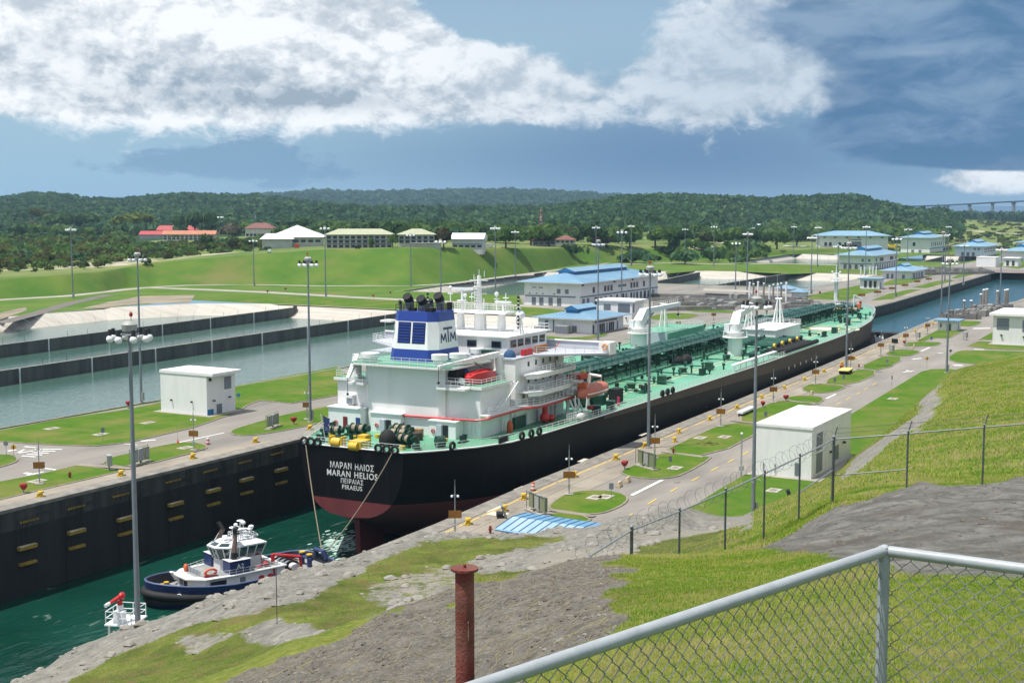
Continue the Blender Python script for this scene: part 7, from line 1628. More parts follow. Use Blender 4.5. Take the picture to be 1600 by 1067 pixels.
tp('life_jacket_box', mat('orange_float2', (.62,.12,.04), .6), lambda m: m.ball((7.6,-2.2,5.0),(.4,.4,.9),8,6), None, 60)
tp('deck_screens', LOUV, lambda m: [m.box(7.3,7.4,-1.9+i*1.0,-1.05+i*1.0,4.4,5.4) for i in range(4)])
mo = tp('fire_monitor', REDP, lambda m: (m.cyl((-4.4,-1.2,4.3),(-4.4,-1.2,6.6),.22,n=8), m.ball((-4.4,-1.2,7.0),(.7,.4,.7),10,6), m.cyl((-4.4,-1.2,6.8),(-5.6,-1.6,7.5),.2,n=8)), None, 50)
cr = tp('deck_crane', REDP, lambda m: (m.cyl((-4.9,1.8,4.3),(-4.9,1.8,6.0),.32,n=8), m.cyl((-4.9,1.8,6.0),(-8.6,3.6,5.2),.24,n=6), m.cyl((-8.6,3.6,5.2),(-8.8,3.8,1.6),.24,n=6), m.cyl((-6.2,2.4,5.6),(-8.4,3.4,4.4),.14,n=5)), None, 50)
tp('red_hose_gear', RED, lambda m: (m.ball((-2.8,3.2,4.9),(.6,.6,.6),8,5), m.ball((-1.6,3.4,4.6),(.5,.4,.4),8,5), m.tube([(-3.6,4.3,4.3),(-3.7,4.4,2.0)], .16, 5)), None, 50)
tw = tp('towing_winch', GALV, lambda m: (m.cyl((-8.2,-1.7,2.7),(-8.2,1.7,2.7),.95,n=14), m.box(-9.2,-7.2,-2.2,2.2,1.5,1.9)), None, 40); tp('winch_flanges', RUB, lambda m: [m.cyl((-8.2,y-.08,2.7),(-8.2,y+.08,2.7),1.3,n=16) for y in (-1.8,-.6,.6,1.8)], tw, 40); tp('winch_motor', TW, lambda m: (m.cyl((-8.2,1.9,2.8),(-8.2,3.0,2.8),.7,n=12), m.cyl((-8.2,-3.0,2.8),(-8.2,-1.9,2.8),.7,n=12)), tw, 40)
hbt = tp('towing_bitt', TNAVY, lambda m: (m.cyl((-11.8,-1.1,1.5),(-11.8,-1.1,4.0),.4,n=10), m.cyl((-11.8,1.1,1.5),(-11.8,1.1,4.0),.4,n=10), m.cyl((-11.8,-1.9,3.3),(-11.8,1.9,3.3),.34,n=10)), None, 40); tp('bitt_caps', YEL, lambda m: [m.cyl((-11.8,y,4.0),(-11.8,y,4.25),.5,n=10) for y in (-1.1,1.1)], hbt)
tp('stern_staple', TNAVY, lambda m: m.tube([(-14.6,-1.6,2.6),(-14.4,-1.2,4.2),(-14.4,1.2,4.2),(-14.6,1.6,2.6)], .4, 8), None, 40)
for i, (x, y) in enumerate(((11.0,2.0),(10.0,2.6),(11.6,-2.0),(10.6,-2.6),(12.4,-.9),(-6.6,4.6),(-6.6,-4.6))):
    bo = tp('deck_bollard', RUB, lambda m: m.cyl((x,y,1.5),(x,y,2.6),.32,n=10), None, 40); tp('bollard_cap', YEL, lambda m: m.cyl((x,y,2.602),(x,y,2.76),.4,n=10), bo)
tp('bow_winch', RUB, lambda m: (m.cyl((11.4,-1.2,2.4),(11.4,1.2,2.4),.7,n=12), m.cyl((10.8,-.3,1.7),(13.4,.6,1.9),.2,n=5)), None, 40); tp('anchor_roller', YEL, lambda m: m.ob((13.0,.9,1.8),(1.2,.6,.3),.4))
tp('hawse_plate', LAMPW, lambda m: m.tube([(11.9+.32*math.cos(a*.785)*.6, 4.32-.25*math.cos(a*.785)*.8, 2.3+.34*math.sin(a*.785)) for a in range(8)], .09, 5, closed=True)); tp('deck_stripe', YEL, lambda m: m.ob((-10.5,3.6,1.53),(2.4,.25,.02),.2)); tp('bow_gangway', TW, lambda m: m.ob((8.6,-3.4,3.2),(.3,1.6,2.2),.3,0,.5))
# wash behind the tug and off the tanker stern: real lumps of foam on the water
FOAM = mat('churned_foam', (.46,.58,.53), .7, (.10,.24,.19), .9, .40, .66, 7, coords='World')
fm_ = MB(); g_ = random.Random(2)
for k in range(230):
    a = g_.uniform(0, 1); c = at(520+a*22+g_.gauss(0, 17), 862-a*22+g_.gauss(0, 8), WZ); r = abs(g_.gauss(.16, .16))+.05
    fm_.ball((c.x, c.y, WZ-.02), (r*2.2, r*.9, .03+.05*r), 7, 2, 0)
tag(fm_.build('propeller_foam', FOAM, None, 60), kind='stuff')
# ------------------------------------------------------------------ light masts
def make_mast(h, full=True, name='light_mast'):
    t = thing(name, 'x', 'light mast', (0, 0, 0))
    MB().cyl((0,0,0),(0,0,h*.33),.37,.32,n=10,cap=False).cyl((0,0,h*.33),(0,0,h*.66),.315,.26,n=10,cap=False).cyl((0,0,h*.66),(0,0,h),.255,.19,n=10).build('pole', MASTG, t, 40)
    MB().cyl((0,0,-.05),(0,0,.25),.75,n=10).build('base', CONL, t); MB().box(-.45,.45,-.75,-.42,.6,2.2).build('winch_box', GREYC, t)
    if full:
        MB().tube([(1.0*math.cos(a*.524),1.0*math.sin(a*.524),h-.5) for a in range(12)], .08, 5, closed=True).tube([(.55*math.cos(a*.785),.55*math.sin(a*.785),h-.3) for a in range(8)], .1, 5, closed=True).build('head_ring', GALV, t)
        MB().cyl((0,0,h-.2),(0,0,h+.35),.85,.95,n=14).cyl((0,0,h+.35),(0,0,h+.62),.95,.6,n=14).build('head_cover', GREYC, t, 40)
        MB().cyl((.3,0,h+.6),(.3,0,h+1.5),.05,n=4).ball((.3,0,h+1.2),.22,8,5).build('obstruction_light', RED, t)
        for k in range(8):
            a = k*.785+.2; c, s = math.cos(a), math.sin(a)
            l_ = MB().ball((2.25*c,2.25*s,h-.85),(.46,.46,.34),12,7,-.85).build('lamp', LAMPW, t, 60)
            MB().cyl((2.25*c,2.25*s,h-.5),(2.25*c,2.25*s,h-.02),.26,.2,n=8).cyl((1.0*c,1.0*s,h-.5),(2.1*c,2.1*s,h-.45),.05,n=4).build('lamp_bracket', BLACK, l_)
    else:
        MB().cyl((0,0,h-.2),(0,0,h+.5),.8,.5,n=8).build('head_cover', GREYC, t)
        for k in range(6):
            a = k*1.047+.2; c, s = math.cos(a), math.sin(a); MB().ball((2.2*c,2.2*s,h-.7),(.62,.62,.5),7,4,-.85).build('lamp', LAMPW, t)
    return t
near = make_mast(29.0); learn(near); far = make_mast(29.0, False); learn(far)
MASTS = [(217,1025,525,1,'nearest tall light mast at the left, standing by the tug'),(221,630,404,1,'light mast at the basin edge behind the nearest left mast'),(485,660,412,1,'light mast just left of the tanker stern'),(1013,700,427,1,'light mast on the right quay in front of the tanker midships'),(1176.5,810,478,1,'light mast left of the large white block behind the fence'),(1322,575,386,1,'light mast on the right quay towards the bow'),
 (1479,583,411,1,'light mast at the right where the lawn narrows'),(934,532,381,1,'light mast in front of the small blue roofed building'),(1470,497,367,1,'light mast beside the quay hut at the right'),
 (114,466,359,0,'tall light mast at the far left by the basin road'),(397,447,377,0,'thin light mast on the left at the slope foot'),(509,464,357,0,'light mast in front of the long school'),(642,447,368,0,'light mast below the cream building'),(689,487,378,0,'light mast behind the tanker funnel'),(774,461,357,0,'light mast behind the radar mast'),(805,432,363,0,'light mast right of the small gable house'),
 (931,432,356,0,'far light mast behind the big blue roofed building, left one'),(971,474,363,0,'light mast in front of the big blue roofed building'),(986,416,354,0,'far light mast behind the big blue roofed building, right one'),(1070,412,359,0,'light mast left of the middle basins'),(1115,417,355,0,'light mast above the middle basins'),(1167,460,366,0,'light mast by the gate machinery'),(1149,457,381,0,'light mast on the middle basin wall'),
 (1176,386,357,0,'far light mast under the water tower'),(1240,400,355,0,'far light mast left of the longest hall'),(1267,460,372,0,'light mast at the corner of the right basin'),(1277,418,356,0,'far light mast before the longest hall'),(1308,466,386,0,'light mast left of the white hut with three windows'),(1352,430,355,0,'light mast at the second large blue roofed building'),(1399,465,374,0,'light mast on the far quay before the pavilion'),
 (1417,427,359,0,'light mast between the two largest far halls'),(1481,398,355,0,'far light mast beside the tall hall'),(1476,440,367,0,'light mast behind the quay hut mast'),(1562,480,391,0,'light mast at the right by the yellow machinery'),(1505,445,385,0,'thin light mast on the far quay, right part')]
first = {0: True, 1: True}
for px, yb, yt, k, lab in MASTS:
    p = at(px, yb); D = p.x*fx+p.y*fy; h = EYE-(yt-HZ)/2111*D+.6
    src = near if k else far; s = (.74, .74, h/29.0) if k else (.86, .86, h/29.0)
    if first[k]: src.location = p; src.scale = s; src['label'] = lab; first[k] = False; o = src
    else: o = copy_tree(src, p, random.uniform(0, 1), lab, s)
    o['group'] = 'high light masts around the lock'
# ------------------------------------------------------------------ quay furniture
def cam_pole():
    t = thing('camera_pole', 'x', 'camera pole'); MB().cyl((0,0,0),(0,0,6.2),.085,.06,n=7).build('pole', GALV, t); MB().box(-.6,.6,-.6,.6,0,.12).build('footing', CONL, t)
    MB().ob((0,-.1,2.75),(1.5,.09,.85),0).build('sign_board', RUSTO, t); MB().ob((0,-.06,2.75),(1.6,.05,.95),0).build('board_frame', mat('dark_board_frame', (.10,.055,.02), .7), t)
    MB().box(-.16,.16,-.24,-.08,.9,1.5).build('junction_box', GREYC, t); MB().cyl((-.35,0,5.1),(.35,0,5.1),.04,n=4).build('camera_arm', GALV, t)
    for s in (-1, 1): MB().ball((s*.36,0,4.95),.17,8,5).build('camera', LAMPW, t)
    MB().cyl((0,0,6.2),(0,0,7.0),.03,n=4).build('rod', GALV, t); return t
cp = learn(cam_pole()); fst = True
for px, yb, lab in [(711,838,'camera pole with rust orange board rising over the rocks'),(889,772,'camera pole with rust orange board on the rounded near island'),(1023,715,'camera pole with rust orange board by the second island cabinets'),(1126,666,'camera pole with rust orange board at the third island'),(1208,629,'camera pole with rust orange board left of the red covered nozzle past midships'),(1274,600,'camera pole with rust orange board on the fourth island'),(1329,577,'camera pole with rust orange board beside the bow mast'),(1376,555,'camera pole with rust orange board ahead of the bow'),
        (1415,539,'camera pole with rust orange board by the second pair of cabinets past the bow'),(1449,522,'camera pole with rust orange board left of the quay hut'),(62,756,'camera pole with rust orange board at the left edge'),(303,703,'camera pole with rust orange board left of the tanker'),(480,655,'camera pole with rust orange board close to the stern quarter'),(1060,518,'far camera pole with board beyond the tanker deck, left one'),(1115,504,'far camera pole with board beyond the tanker deck, right one')]:
    p = at(px, yb, .14); rz = YAW-math.pi/2+random.uniform(-.25, .15)
    if fst: cp.location = p; cp.rotation_euler.z = rz; cp['label'] = lab; fst = False; o = cp
    else: o = copy_tree(cp, p, rz, lab)
    o['group'] = 'camera poles with boards along the quays'
def bollard():
    t = thing('bollard', 'x', 'bollard'); MB().cyl((0,0,0),(0,0,.55),.3,.24,n=12).build('post', YEL, t, 40); MB().cyl((0,0,.55),(0,0,.62),.24,.44,n=14).cyl((0,0,.62),(0,0,.82),.46,.4,n=14).build('cap', YEL, t, 40); MB().ob((-.05,0,.06),(1.3,.75,.12)).build('base_plate', YEL, t); MB().ob((-.45,0,.28),(.5,.1,.44),0,0,.5).build('rib', YEL, t); return t
bp_ = learn(bollard()); fst = True
BO = [(725,818),(814,779),(890,744),(957,717),(1003,698),(1055,676),(1103,656),(1146,638),(1184,622),(1218,607),(1250,594),(1279,581),(1306,569),(1330,561),(1390,535),(1409,527),(1427,519),(1442,512),(1456,507),(1054,690),(788,798)]
for i, (px, py) in enumerate(BO+[(64,776),(190,743),(302,716),(400,691),(485,671)]):
    left_ = i >= len(BO); p = at(px, py, .05)
    if not left_: p.y = min(p.y, yat(RW, p.x)-3.6)
    lab = ('yellow mooring bollard on the left quay, number %s from the left' % ['one','two','three','four','five'][i-len(BO)]) if left_ else 'yellow mooring bollard %s' % ['on the right quay at the rocks','beside the striped drum','left of the near red covered nozzle','at the second island tip','by the second island mast','across from the second island','at the third island','before the third island path','left of the white bench','past the white bench','at the fourth island tip','by the fourth island','at the bow mast','before the bow','ahead of the bow, first','ahead of the bow, second','ahead of the bow, third','ahead of the bow, fourth','at the quay hut','near the hydrant of the third island','behind the black box at the shelter'][i]
    if fst: bp_.location = p; bp_['label'] = lab; fst = False; o = bp_
    else: o = copy_tree(bp_, p, random.uniform(-.3, .3), lab)
    o['group'] = 'yellow bollards along the quay edges'
def nozzle():
    t = thing('covered_nozzle', 'x', 'hydrant'); MB().cyl((0,0,0),(0,0,.7),.13,n=8).build('stem', GALV, t); MB().cyl((0,0,0),(0,0,.08),.35,n=10).build('flange', GALV, t)
    MB().loft([[(x*.2,y*.2,.6) for x, y in ((1,1),(-1,1),(-1,-1),(1,-1))],[(x*.52,y*.45,1.1) for x, y in ((1,1),(-1,1),(-1,-1),(1,-1))],[(x*.6,y*.5,1.5) for x, y in ((1,1),(-1,1),(-1,-1),(1,-1))],[(x*.5,y*.4,1.7) for x, y in ((1,1),(-1,1),(-1,-1),(1,-1))]], True, True).build('cover', RED, t); return t
nz_ = learn(nozzle()); fst = True
for px, py, lab in [(976,733,'red covered nozzle at the tip of the second island'),(37,770,'red covered nozzle on the grass at the left edge'),(201,637,'red covered nozzle at the basin edge behind the nearest mast'),(1192,637,'red covered nozzle at the tip of the third island'),(1228,627,'red covered nozzle standing on the small island past midships'),(1315,579,'red covered nozzle on the fourth island'),(1413,539,'red covered nozzle past the bow'),(557,575,'red covered nozzle on the lawn beside the funnel deck'),(459,663,'red covered nozzle left of the stern'),(1281,460,'red covered nozzle on the far lawn beyond the bow'),(418,458,'red covered nozzle by the far left road'),(446,454,'second red covered nozzle by the far left road'),(583,465,'red covered nozzle on the cross road left of the funnel'),(610,460,'red covered nozzle on the cross road behind the funnel')]:
    p = at(px, py, .1)
    if fst: nz_.location = p; nz_['label'] = lab; fst = False; o = nz_
    else: o = copy_tree(nz_, p, random.uniform(-.5, .5), lab)
    o.scale = (.78,)*3
    o['group'] = 'red covered nozzles'
DRED = mat('dark_red_hydrant', (.20,.02,.015), .5)
for px, py, lab in [(109,746,'small dark red hydrant on the left island lawn'),(1052,708,'dark hydrant beside the path of the third island'),(766,832,'dark hydrant next to the blue shelter roof'),(1342,574,'small dark hydrant on the fourth island')]:
    t = thing('fire_hydrant', lab, 'hydrant', at(px, py, .13)); MB().cyl((0,0,0),(0,0,.75),.16,n=8).ball((0,0,.75),.18,8,4,0).build('barrel', DRED, t, 50); MB().cyl((-.3,0,.5),(.3,0,.5),.1,n=6).cyl((0,-.28,.5),(0,0,.5),.12,n=6).build('outlets', DRED, t)
def cabinets(label, px, py, rz, n=3):
    t = thing('cabinet_rack', label, 'cabinet', at(px, py, .13), rz); MB().box(-n*.75-.3,n*.75+.3,-.6,.6,0,.14).build('slab', CONL, t)
    for k in range(n): c_ = MB().box(-n*.75+k*1.5+.1,-n*.75+k*1.5+1.2,-.25,.25,.5,2.4).build('cabinet', GREYC if k % 2 else mat('olive_cabinet_%d' % random.randint(0, 9999), (.20,.22,.13), .6), t); MB().box(-n*.75+k*1.5+.2,-n*.75+k*1.5+1.1,-.29,-.251,.7,2.2).build('cabinet_door', LOUV, c_)
    f_ = MB()
    for x in (-n*.75-.15, n*.75+.15): f_.cyl((x,.3,0),(x,.3,2.6),.06,n=5)
    f_.cyl((-n*.75-.15,.3,2.5),(n*.75+.15,.3,2.5),.05,n=4); f_.build('frame', GALV, t); MB().tube([(0,.2,.5),(.3,.4,.3),(.6,.2,.1)], .1, 6).build('cable', BLACK, t)
cabinets('rack of electrical cabinets on the grass tip of the second island', 1010, 730, R_(60)); cabinets('rack of electrical cabinets beside the blue shelter', 840, 801, R_(58)); cabinets('rack of electrical cabinets on the small island left of the tanker', 220, 724, R_(10)); cabinets('rack of electrical cabinets on the grass next to the stern', 427, 668, R_(15))
for px, py, lab in [(1393,552,'grey switch box past the bow, left one'),(1434,531,'grey switch box past the bow, right one'),(1508,531,'thin grey switch post before the right edge building'),(171,734,'grey double box on posts at the gravel path, left')]:
    t = thing('switch_box', lab, 'cabinet', at(px, py, .13), .9); MB().box(-.8,.8,-.35,.35,.7,2.3).build('box', GREYC, t); MB().box(-.7,.7,-.39,-.351,.85,2.15).build('door', LOUV, t)
    for x in (-.6, .6): MB().cyl((x,0,0),(x,0,.7),.07,n=5).build('leg', GALV, t)
def post_sign(label, px, py, h, plate, m, rz=0.0, name='road_sign'):
    t = thing(name, label, 'sign', at(px, py, .13), YAW-math.pi/2+rz); MB().cyl((0,0,0),(0,0,h),.04,n=5).build('post', GALV, t); q = MB()
    if plate == 'rect': q.box(-.3,.3,-.06,-.03,h-.85,h)
    elif plate == 'dia': q.add([(0,-.06,h-1.0),(.5,-.06,h-.5),(0,-.06,h),(-.5,-.06,h-.5),(0,-.03,h-1.0),(.5,-.03,h-.5),(0,-.03,h),(-.5,-.03,h-.5)], [(0,1,2,3),(7,6,5,4),(0,4,5,1),(1,5,6,2),(2,6,7,3),(3,7,4,0)])
    else: q.cyl((0,-.06,h-.4),(0,-.03,h-.4),.4,n=14)
    b = q.build('sign_plate', m, t)
    if plate == 'dia': MB().box(-.07,.07,-.075,-.061,h-.75,h-.28).build('sign_symbol', BLACK, b)
SBACK = mat('grey_sign_back', (.20,.22,.25), .5); SYEL = mat('sign_amber', (.60,.33,.02), .5)
for lab, px, py, h, k, m, r in [('grey backed sign on the rounded near island',955,784,2.6,'rect',SBACK,0),('thin sign post on the second island',1047,737,2.4,'rect',SBACK,.5),('yellow diamond sign by the right road',1448,576,3.0,'dia',SYEL,0),('yellow diamond sign at the left crossing',22,717,2.4,'dia',SYEL,0),('round grey backed sign at the left crossing',10,712,2.4,'round',SBACK,0),('thin sign post on the long left lawn',161,690,2.4,'rect',SBACK,.6),('small blue sign right of the white cube on the left',373,631,2.2,'round',mat('sign_blue', (.05,.22,.5), .5),0),('grey backed sign on the third island',1196,663,2.4,'rect',SBACK,.3),
        ('grey backed sign past the hydrant on the fourth island',1304,606,2.2,'rect',SBACK,.2),('second grey backed sign on the fourth island',1318,601,2.2,'rect',SBACK,.2),('grey backed sign on the island before the bow',1386,575,2.2,'rect',SBACK,0),('dark diamond sign at the right junction',1485,558,2.2,'dia',SBACK,0),('thin post on the verge right of the road',1393,608,3.0,'rect',SBACK,.9),('small blue sign on the island past the bow',1455,538,2.2,'rect',mat('sign_blue2', (.06,.15,.3), .5),0)]: post_sign(lab, px, py, h, k, m, r)
# lattice ladder post beside the road, drum, barriers, bench, box, trolley
t = thing('ladder_post', 'thin lattice post beside the right road', 'post', at(1158, 743, .1)); 
for s in (-1, 1): MB().cyl((s*.2,0,0),(s*.2,0,6.2),.05,n=5).build('rail', GALV, t)
for k in range(14): MB().cyl((-.2,0,.4+k*.42),(.2,0,.4+k*.42),.03,n=4).build('rung', GALV, t)
MB().ball((0,0,6.3),.2,8,5).build('lamp', LAMPW, t); MB().box(-.25,.25,-.3,.3,.8,1.5).build('box', GREYC, t)
t = thing('traffic_drum', 'orange and white striped traffic drum on the right quay', 'traffic drum', at(833, 766, .05)); ORD = mat('drum_orange', (.62,.09,.03), .6)
for k in range(5): MB().cyl((0,0,.06+k*.22),(0,0,.06+(k+1)*.22-.004),.32-.02*k,.30-.02*k,n=12).build('band', ORD if k % 2 == 0 else LAMPW, t)
MB().cyl((0,0,0),(0,0,.06),.45,n=12).build('foot', RUB, t)
t = thing('traffic_drum', 'red and white striped drum on the left quay beside the small island', 'traffic drum', at(325, 694, .05))
for k in range(4): MB().cyl((0,0,.06+k*.26),(0,0,.06+(k+1)*.26-.004),.32-.02*k,.30-.02*k,n=12).build('band', ORD if k % 2 == 0 else LAMPW, t)
t = thing('traffic_cone', 'thin orange cone with a rod on the left road', 'cone', at(278, 693, .05)); MB().cyl((0,0,0),(0,0,.8),.25,.05,n=10).build('cone', ORD, t); MB().cyl((0,0,.8),(0,0,3.2),.03,n=4).build('rod', GALV, t)
BEI = mat('beige_barrier', (.62,.50,.32), .7, (.52,.41,.26), 1.5)
for px, py, lab in [(968,760,'left beige barrier block before the second island'),(981,753,'right beige barrier block before the second island'),(1268,616,'beige barrier block at the fourth island'),(1425,546,'pale barrier block past the bow, left'),(1428,542,'pale barrier block past the bow, right')]:
    t = thing('barrier_block', lab, 'barrier', at(px, py, .05), R_(8)); MB().loft([[(-.75,-.28,0),(.75,-.28,0),(.75,.28,0),(-.75,.28,0)],[(-.75,-.26,.25),(.75,-.26,.25),(.75,.26,.25),(-.75,.26,.25)],[(-.72,-.12,.75),(.72,-.12,.75),(.72,.12,.75),(-.72,.12,.75)]], True, True).build('body', BEI, t)
    for s in (-1, 1): MB().box(s*.4-.16,s*.4+.16,-.3,.3,-.02,.1).build('foot', RUB, t)
t = thing('bench', 'long white bench like box on the right quay edge', 'bench', at(1166, 646, .05), R_(2)); MB().box(-4,4,-.6,.6,.5,.9).build('top', LAMPW, t)
for x in (-3.4,0,3.4): MB().box(x-.2,x+.2,-.45,.45,0,.498).build('support', BLACK, t)
t = thing('utility_trailer', 'flat yellow topped trailer on the fourth island', 'trailer', at(1321, 583, .13), .1); MB().box(-3,3,-1.3,1.3,.8,1.0).build('bed', mat('pale_yellow_bed', (.66,.55,.16), .6), t)
for x in (-1.6,1.6): MB().cyl((x,-1.2,.4),(x,1.2,.4),.4,n=10).build('wheel', RUB, t)
t = thing('steel_plate', 'dark tilted steel plate box beside the blue shelter', 'box', at(787, 808, .05), .6); MB().ob((0,0,.8),(1.8,.3,1.7),0,-.35).build('plate', GREYP, t); MB().ob((.2,.5,.3),(1.6,.8,.6),0).build('base', RUB, t)
t = thing('flood_light', 'small black floodlight on a post below the security fence', 'floodlight', at(1231, 795, .1)); MB().ob((0,0,2.3),(1.0,.5,.6),.4,-.4).build('head', RUB, t)
for x in (-.3,.3): MB().cyl((x,0,0),(x,0,2.1),.04,n=4).build('post', RUB, t)
t = thing('equipment_cart', 'small dark cart on the quay past the bow', 'cart', at(1398, 536, .05), .8); MB().ob((0,0,.7),(1.8,1.0,1.1)).build('body', BLACK, t); MB().cyl((-.5,-.6,.25),(-.5,.6,.25),.25,n=8).build('wheel', RUB, t)
t = thing('workboat', 'small white and black boat at the tanker bow', 'boat', at(1373, 533, -3), .3); MB().loft([[(-4,-1.2,0),(-4,1.2,0),(-4,1.3,1.4),(-4,-1.3,1.4)],[(2.5,-1.2,0),(2.5,1.2,0),(2.5,1.3,1.5),(2.5,-1.3,1.5)],[(4.4,-.2,.4),(4.4,.2,.4),(4.4,.2,1.8),(4.4,-.2,1.8)]], True, True).build('hull', LAMPW, t); MB().box(-2,.8,-.9,.9,1.5,2.9).build('cabin', BLACK, t); MB().rail([(-4,-1.2,1.5),(2,-1.2,1.5)], .8, .04, 1).build('hand_rail', GALV, t)
# platform with the red fire monitor at the near mast
P_ = atd(197, 968, 117.5); t = thing('monitor_platform', 'white railed platform with a red water monitor at the lower left', 'platform', P_, R_(20))
MB().box(-1.6,1.6,-1.3,1.3,-.12,0).build('floor', LAMPW, t); MB().rail([(-1.5,-1.2,0),(1.5,-1.2,0),(1.5,1.2,0),(-1.5,1.2,0),(-1.5,-1.2,0)], 1.15, .045, 1.5, (.5,)).build('guard_rail', LAMPW, t)
for x, y in ((-1.3,-1),(1.3,-1),(1.3,1),(-1.3,1)): MB().cyl((x,y,-P_.z),(x,y,-.12),.1,n=6).build('leg', LAMPW, t)
pd = MB().cyl((-.7,.2,0),(-.7,.2,1.6),.3,n=10).box(-1.3,-.5,-.3,.6,0,1.1).build('pedestal', LAMPW, t); MB().cyl((-.7,.2,1.6),(-.7,.2,2.0),.25,n=8).cyl((-.2,.1,2.4),(-1.9,.6,2.05),.2,.14,n=8).ball((-.5,.1,2.35),(.45,.3,.35),8,5).build('monitor', REDP, t, 50); MB().cyl((-1.9,.6,2.05),(-2.4,.75,1.95),.17,n=8).build('nozzle', LAMPW, t)
# ------------------------------------------------------------------ gate machinery on both banks
DKGR = mat('machinery_grey', (.13,.125,.115), .8, (.22,.21,.19), .3, .35, .65, 7, coords='World'); MIDG = mat('weathered_grey', (.30,.28,.25), .85, (.19,.18,.165), .3, .35, .65, 7, coords='World')
def gate_bay(label, corners, seed):
    g = random.Random(seed); c = [Vector(at2(*p)) for p in corners]; o = sum(c, Vector((0, 0)))/4; t = thing('gate_machinery', label, 'machinery', (o.x, o.y, 0))
    def W2(u, v): a = c[0].lerp(c[1], u); b = c[3].lerp(c[2], u); return a.lerp(b, v)-o
    for k in range(4):
        for e in (0,):
            a, b = W2(0, k/3.0), W2(1, k/3.0); MB().loft([[(a.x,a.y-.8,.02),(a.x,a.y+.8,.02),(a.x,a.y+.8,1.6),(a.x,a.y-.8,1.6)],[(b.x,b.y-.8,.02),(b.x,b.y+.8,.02),(b.x,b.y+.8,1.6),(b.x,b.y-.8,1.6)]], True, True).build('gate_beam', MIDG if k % 2 else DKGR, t)
    for k in range(46):
        q = W2(g.random(), g.random()); MB().ob((q.x,q.y,g.uniform(.6,1.4)),(g.uniform(1.5,7),g.uniform(.8,2.6),g.uniform(.6,2.4)),R_(2)).build('housing', g.choice((DKGR,MIDG,GREYC)), t)
    for k in range(3):
        a, b = W2(.02, .15+k*.35), W2(.98, .15+k*.35); MB().rail([(a.x,a.y,1.6),(b.x,b.y,1.6)], 1.1, .06, 3.5).build('hand_rail', GALV, t)
    return t
gate_bay('grey gate machinery bay behind the tanker between the basins', [(1010,464),(1258,471),(1290,482),(1030,486)], 3)
gate_bay('grey gate machinery bay past the bow on the far quay', [(1440,421),(1540,424),(1552,428),(1440,430)], 4)
gate_bay('rusty gate machinery on the right quay past the hut', [(1470,498),(1530,499),(1580,482),(1528,483)], 5)
tag(sheet('machinery_roof_slab', [at2(1098,462),at2(1230,467),at2(1228,463.5),at2(1100,458)], [], 2.2, CONL), kind='structure')
for i, (px, yb, yt) in enumerate([(1171,471,442),(1177,470,444),(1184,473,441),(1193,472,443),(1202,470,447),(1208,470,445),(1215,470,444),(1220,476,443),(1228,476,442)]):
    p = at(px, yb); h = (yb-yt)*(p.x*fx+p.y*fy)/2111; t = thing('vent_post', 'tall thin pipe post in the gate bay behind the tanker, number %s from the left' % ['one','two','three','four','five','six','seven','eight','nine'][i], 'post', p, 0, 'pipe posts of the gate bay behind the tanker'); MB().cyl((0,0,0),(0,0,h),.42,n=8).build('pipe', MIDG if i % 2 else LAMPW, t); MB().cyl((0,0,h),(0,0,h+.4),.5,.3,n=8).build('pipe_cap', LAMPW, t)
for i, (px, yb, yt) in enumerate([(1506,490,470),(1517,486,470),(1532,483,460),(1536.5,482,453),(1541,483,452),(1558,480,455),(1570,479,453.5),(1573.5,478.5,452.5)]):
    p = at(px, yb); h = (yb-yt)*(p.x*fx+p.y*fy)/2111; t = thing('vent_post', 'tall pipe post on the right quay gate, number %s from the left' % ['one','two','three','four','five','six','seven','eight'][i], 'post', p, 0, 'pipe posts of the right quay gate'); MB().cyl((0,0,0),(0,0,h),.55 if i > 2 else .4,n=8).build('pipe', MIDG, t); MB().cyl((0,0,h),(0,0,h+.4),.6,.4,n=8).build('pipe_cap', LAMPW, t)
for i, (px, yb) in enumerate([(1345,431),(1351,431),(1359,431),(1364,431),(1369,430)]):
    p = at(px, yb); t = thing('vent_post', 'white pipe post below the second large blue roof, number %s from the left' % ['one','two','three','four','five'][i], 'post', p, 0, 'white pipe posts below the second large roof'); MB().cyl((0,0,0),(0,0,4.6),.4,n=6).build('pipe', LAMPW, t); MB().cyl((0,0,4.6),(0,0,5.0),.5,.3,n=6).build('pipe_cap', LAMPW, t)
for px, py, w, lab in [(1228,458,26,'low blue roof by the gate bay behind the tanker, larger one'),(1250,463.5,20,'low blue roof by the gate bay behind the tanker, smaller one')]:
    p = at(px, py); s = w*(p.x*fx+p.y*fy)/FP; t = thing('pump_shelter', lab, 'shelter', (p.x, p.y, 0)); MB().box(-3,3,-s/2,s/2,0,2.2).build('wall', WHITE, t); m = MB(); hip(m, -4.5,4.5,-s/2-1,s/2+1,2.21,3.8); m.build('roof', BLUEROOF, t)
# yellow lifting gear, red blocks on the far quay road
t = thing('mobile_crane', 'yellow lifting arm beside the longest hall', 'crane', at(1387, 390)); MB().cyl((0,-4,1.5),(0,10,9),1.3,.9,n=8).build('boom', YEL, t); MB().box(-3,3,-8,-2,0,4).build('cabin', YEL, t)
for px, py, lab in [(1346,466,'first'),(1371,461,'second'),(1394,455,'third'),(1414,450,'fourth'),(1433,444,'fifth'),(1451,440,'sixth')]:
    t = thing('marker_board', 'small dark brown board on the far quay road, %s from the left' % lab, 'sign', at(px, py), YAW-math.pi/2, 'brown marker boards on the far quay road'); MB().box(-1.6,1.6,-.1,.1,.9,1.9).build('board', RUSTO, t); MB().cyl((0,.15,0),(0,.15,3.6),.09,n=5).build('post', GALV, t)
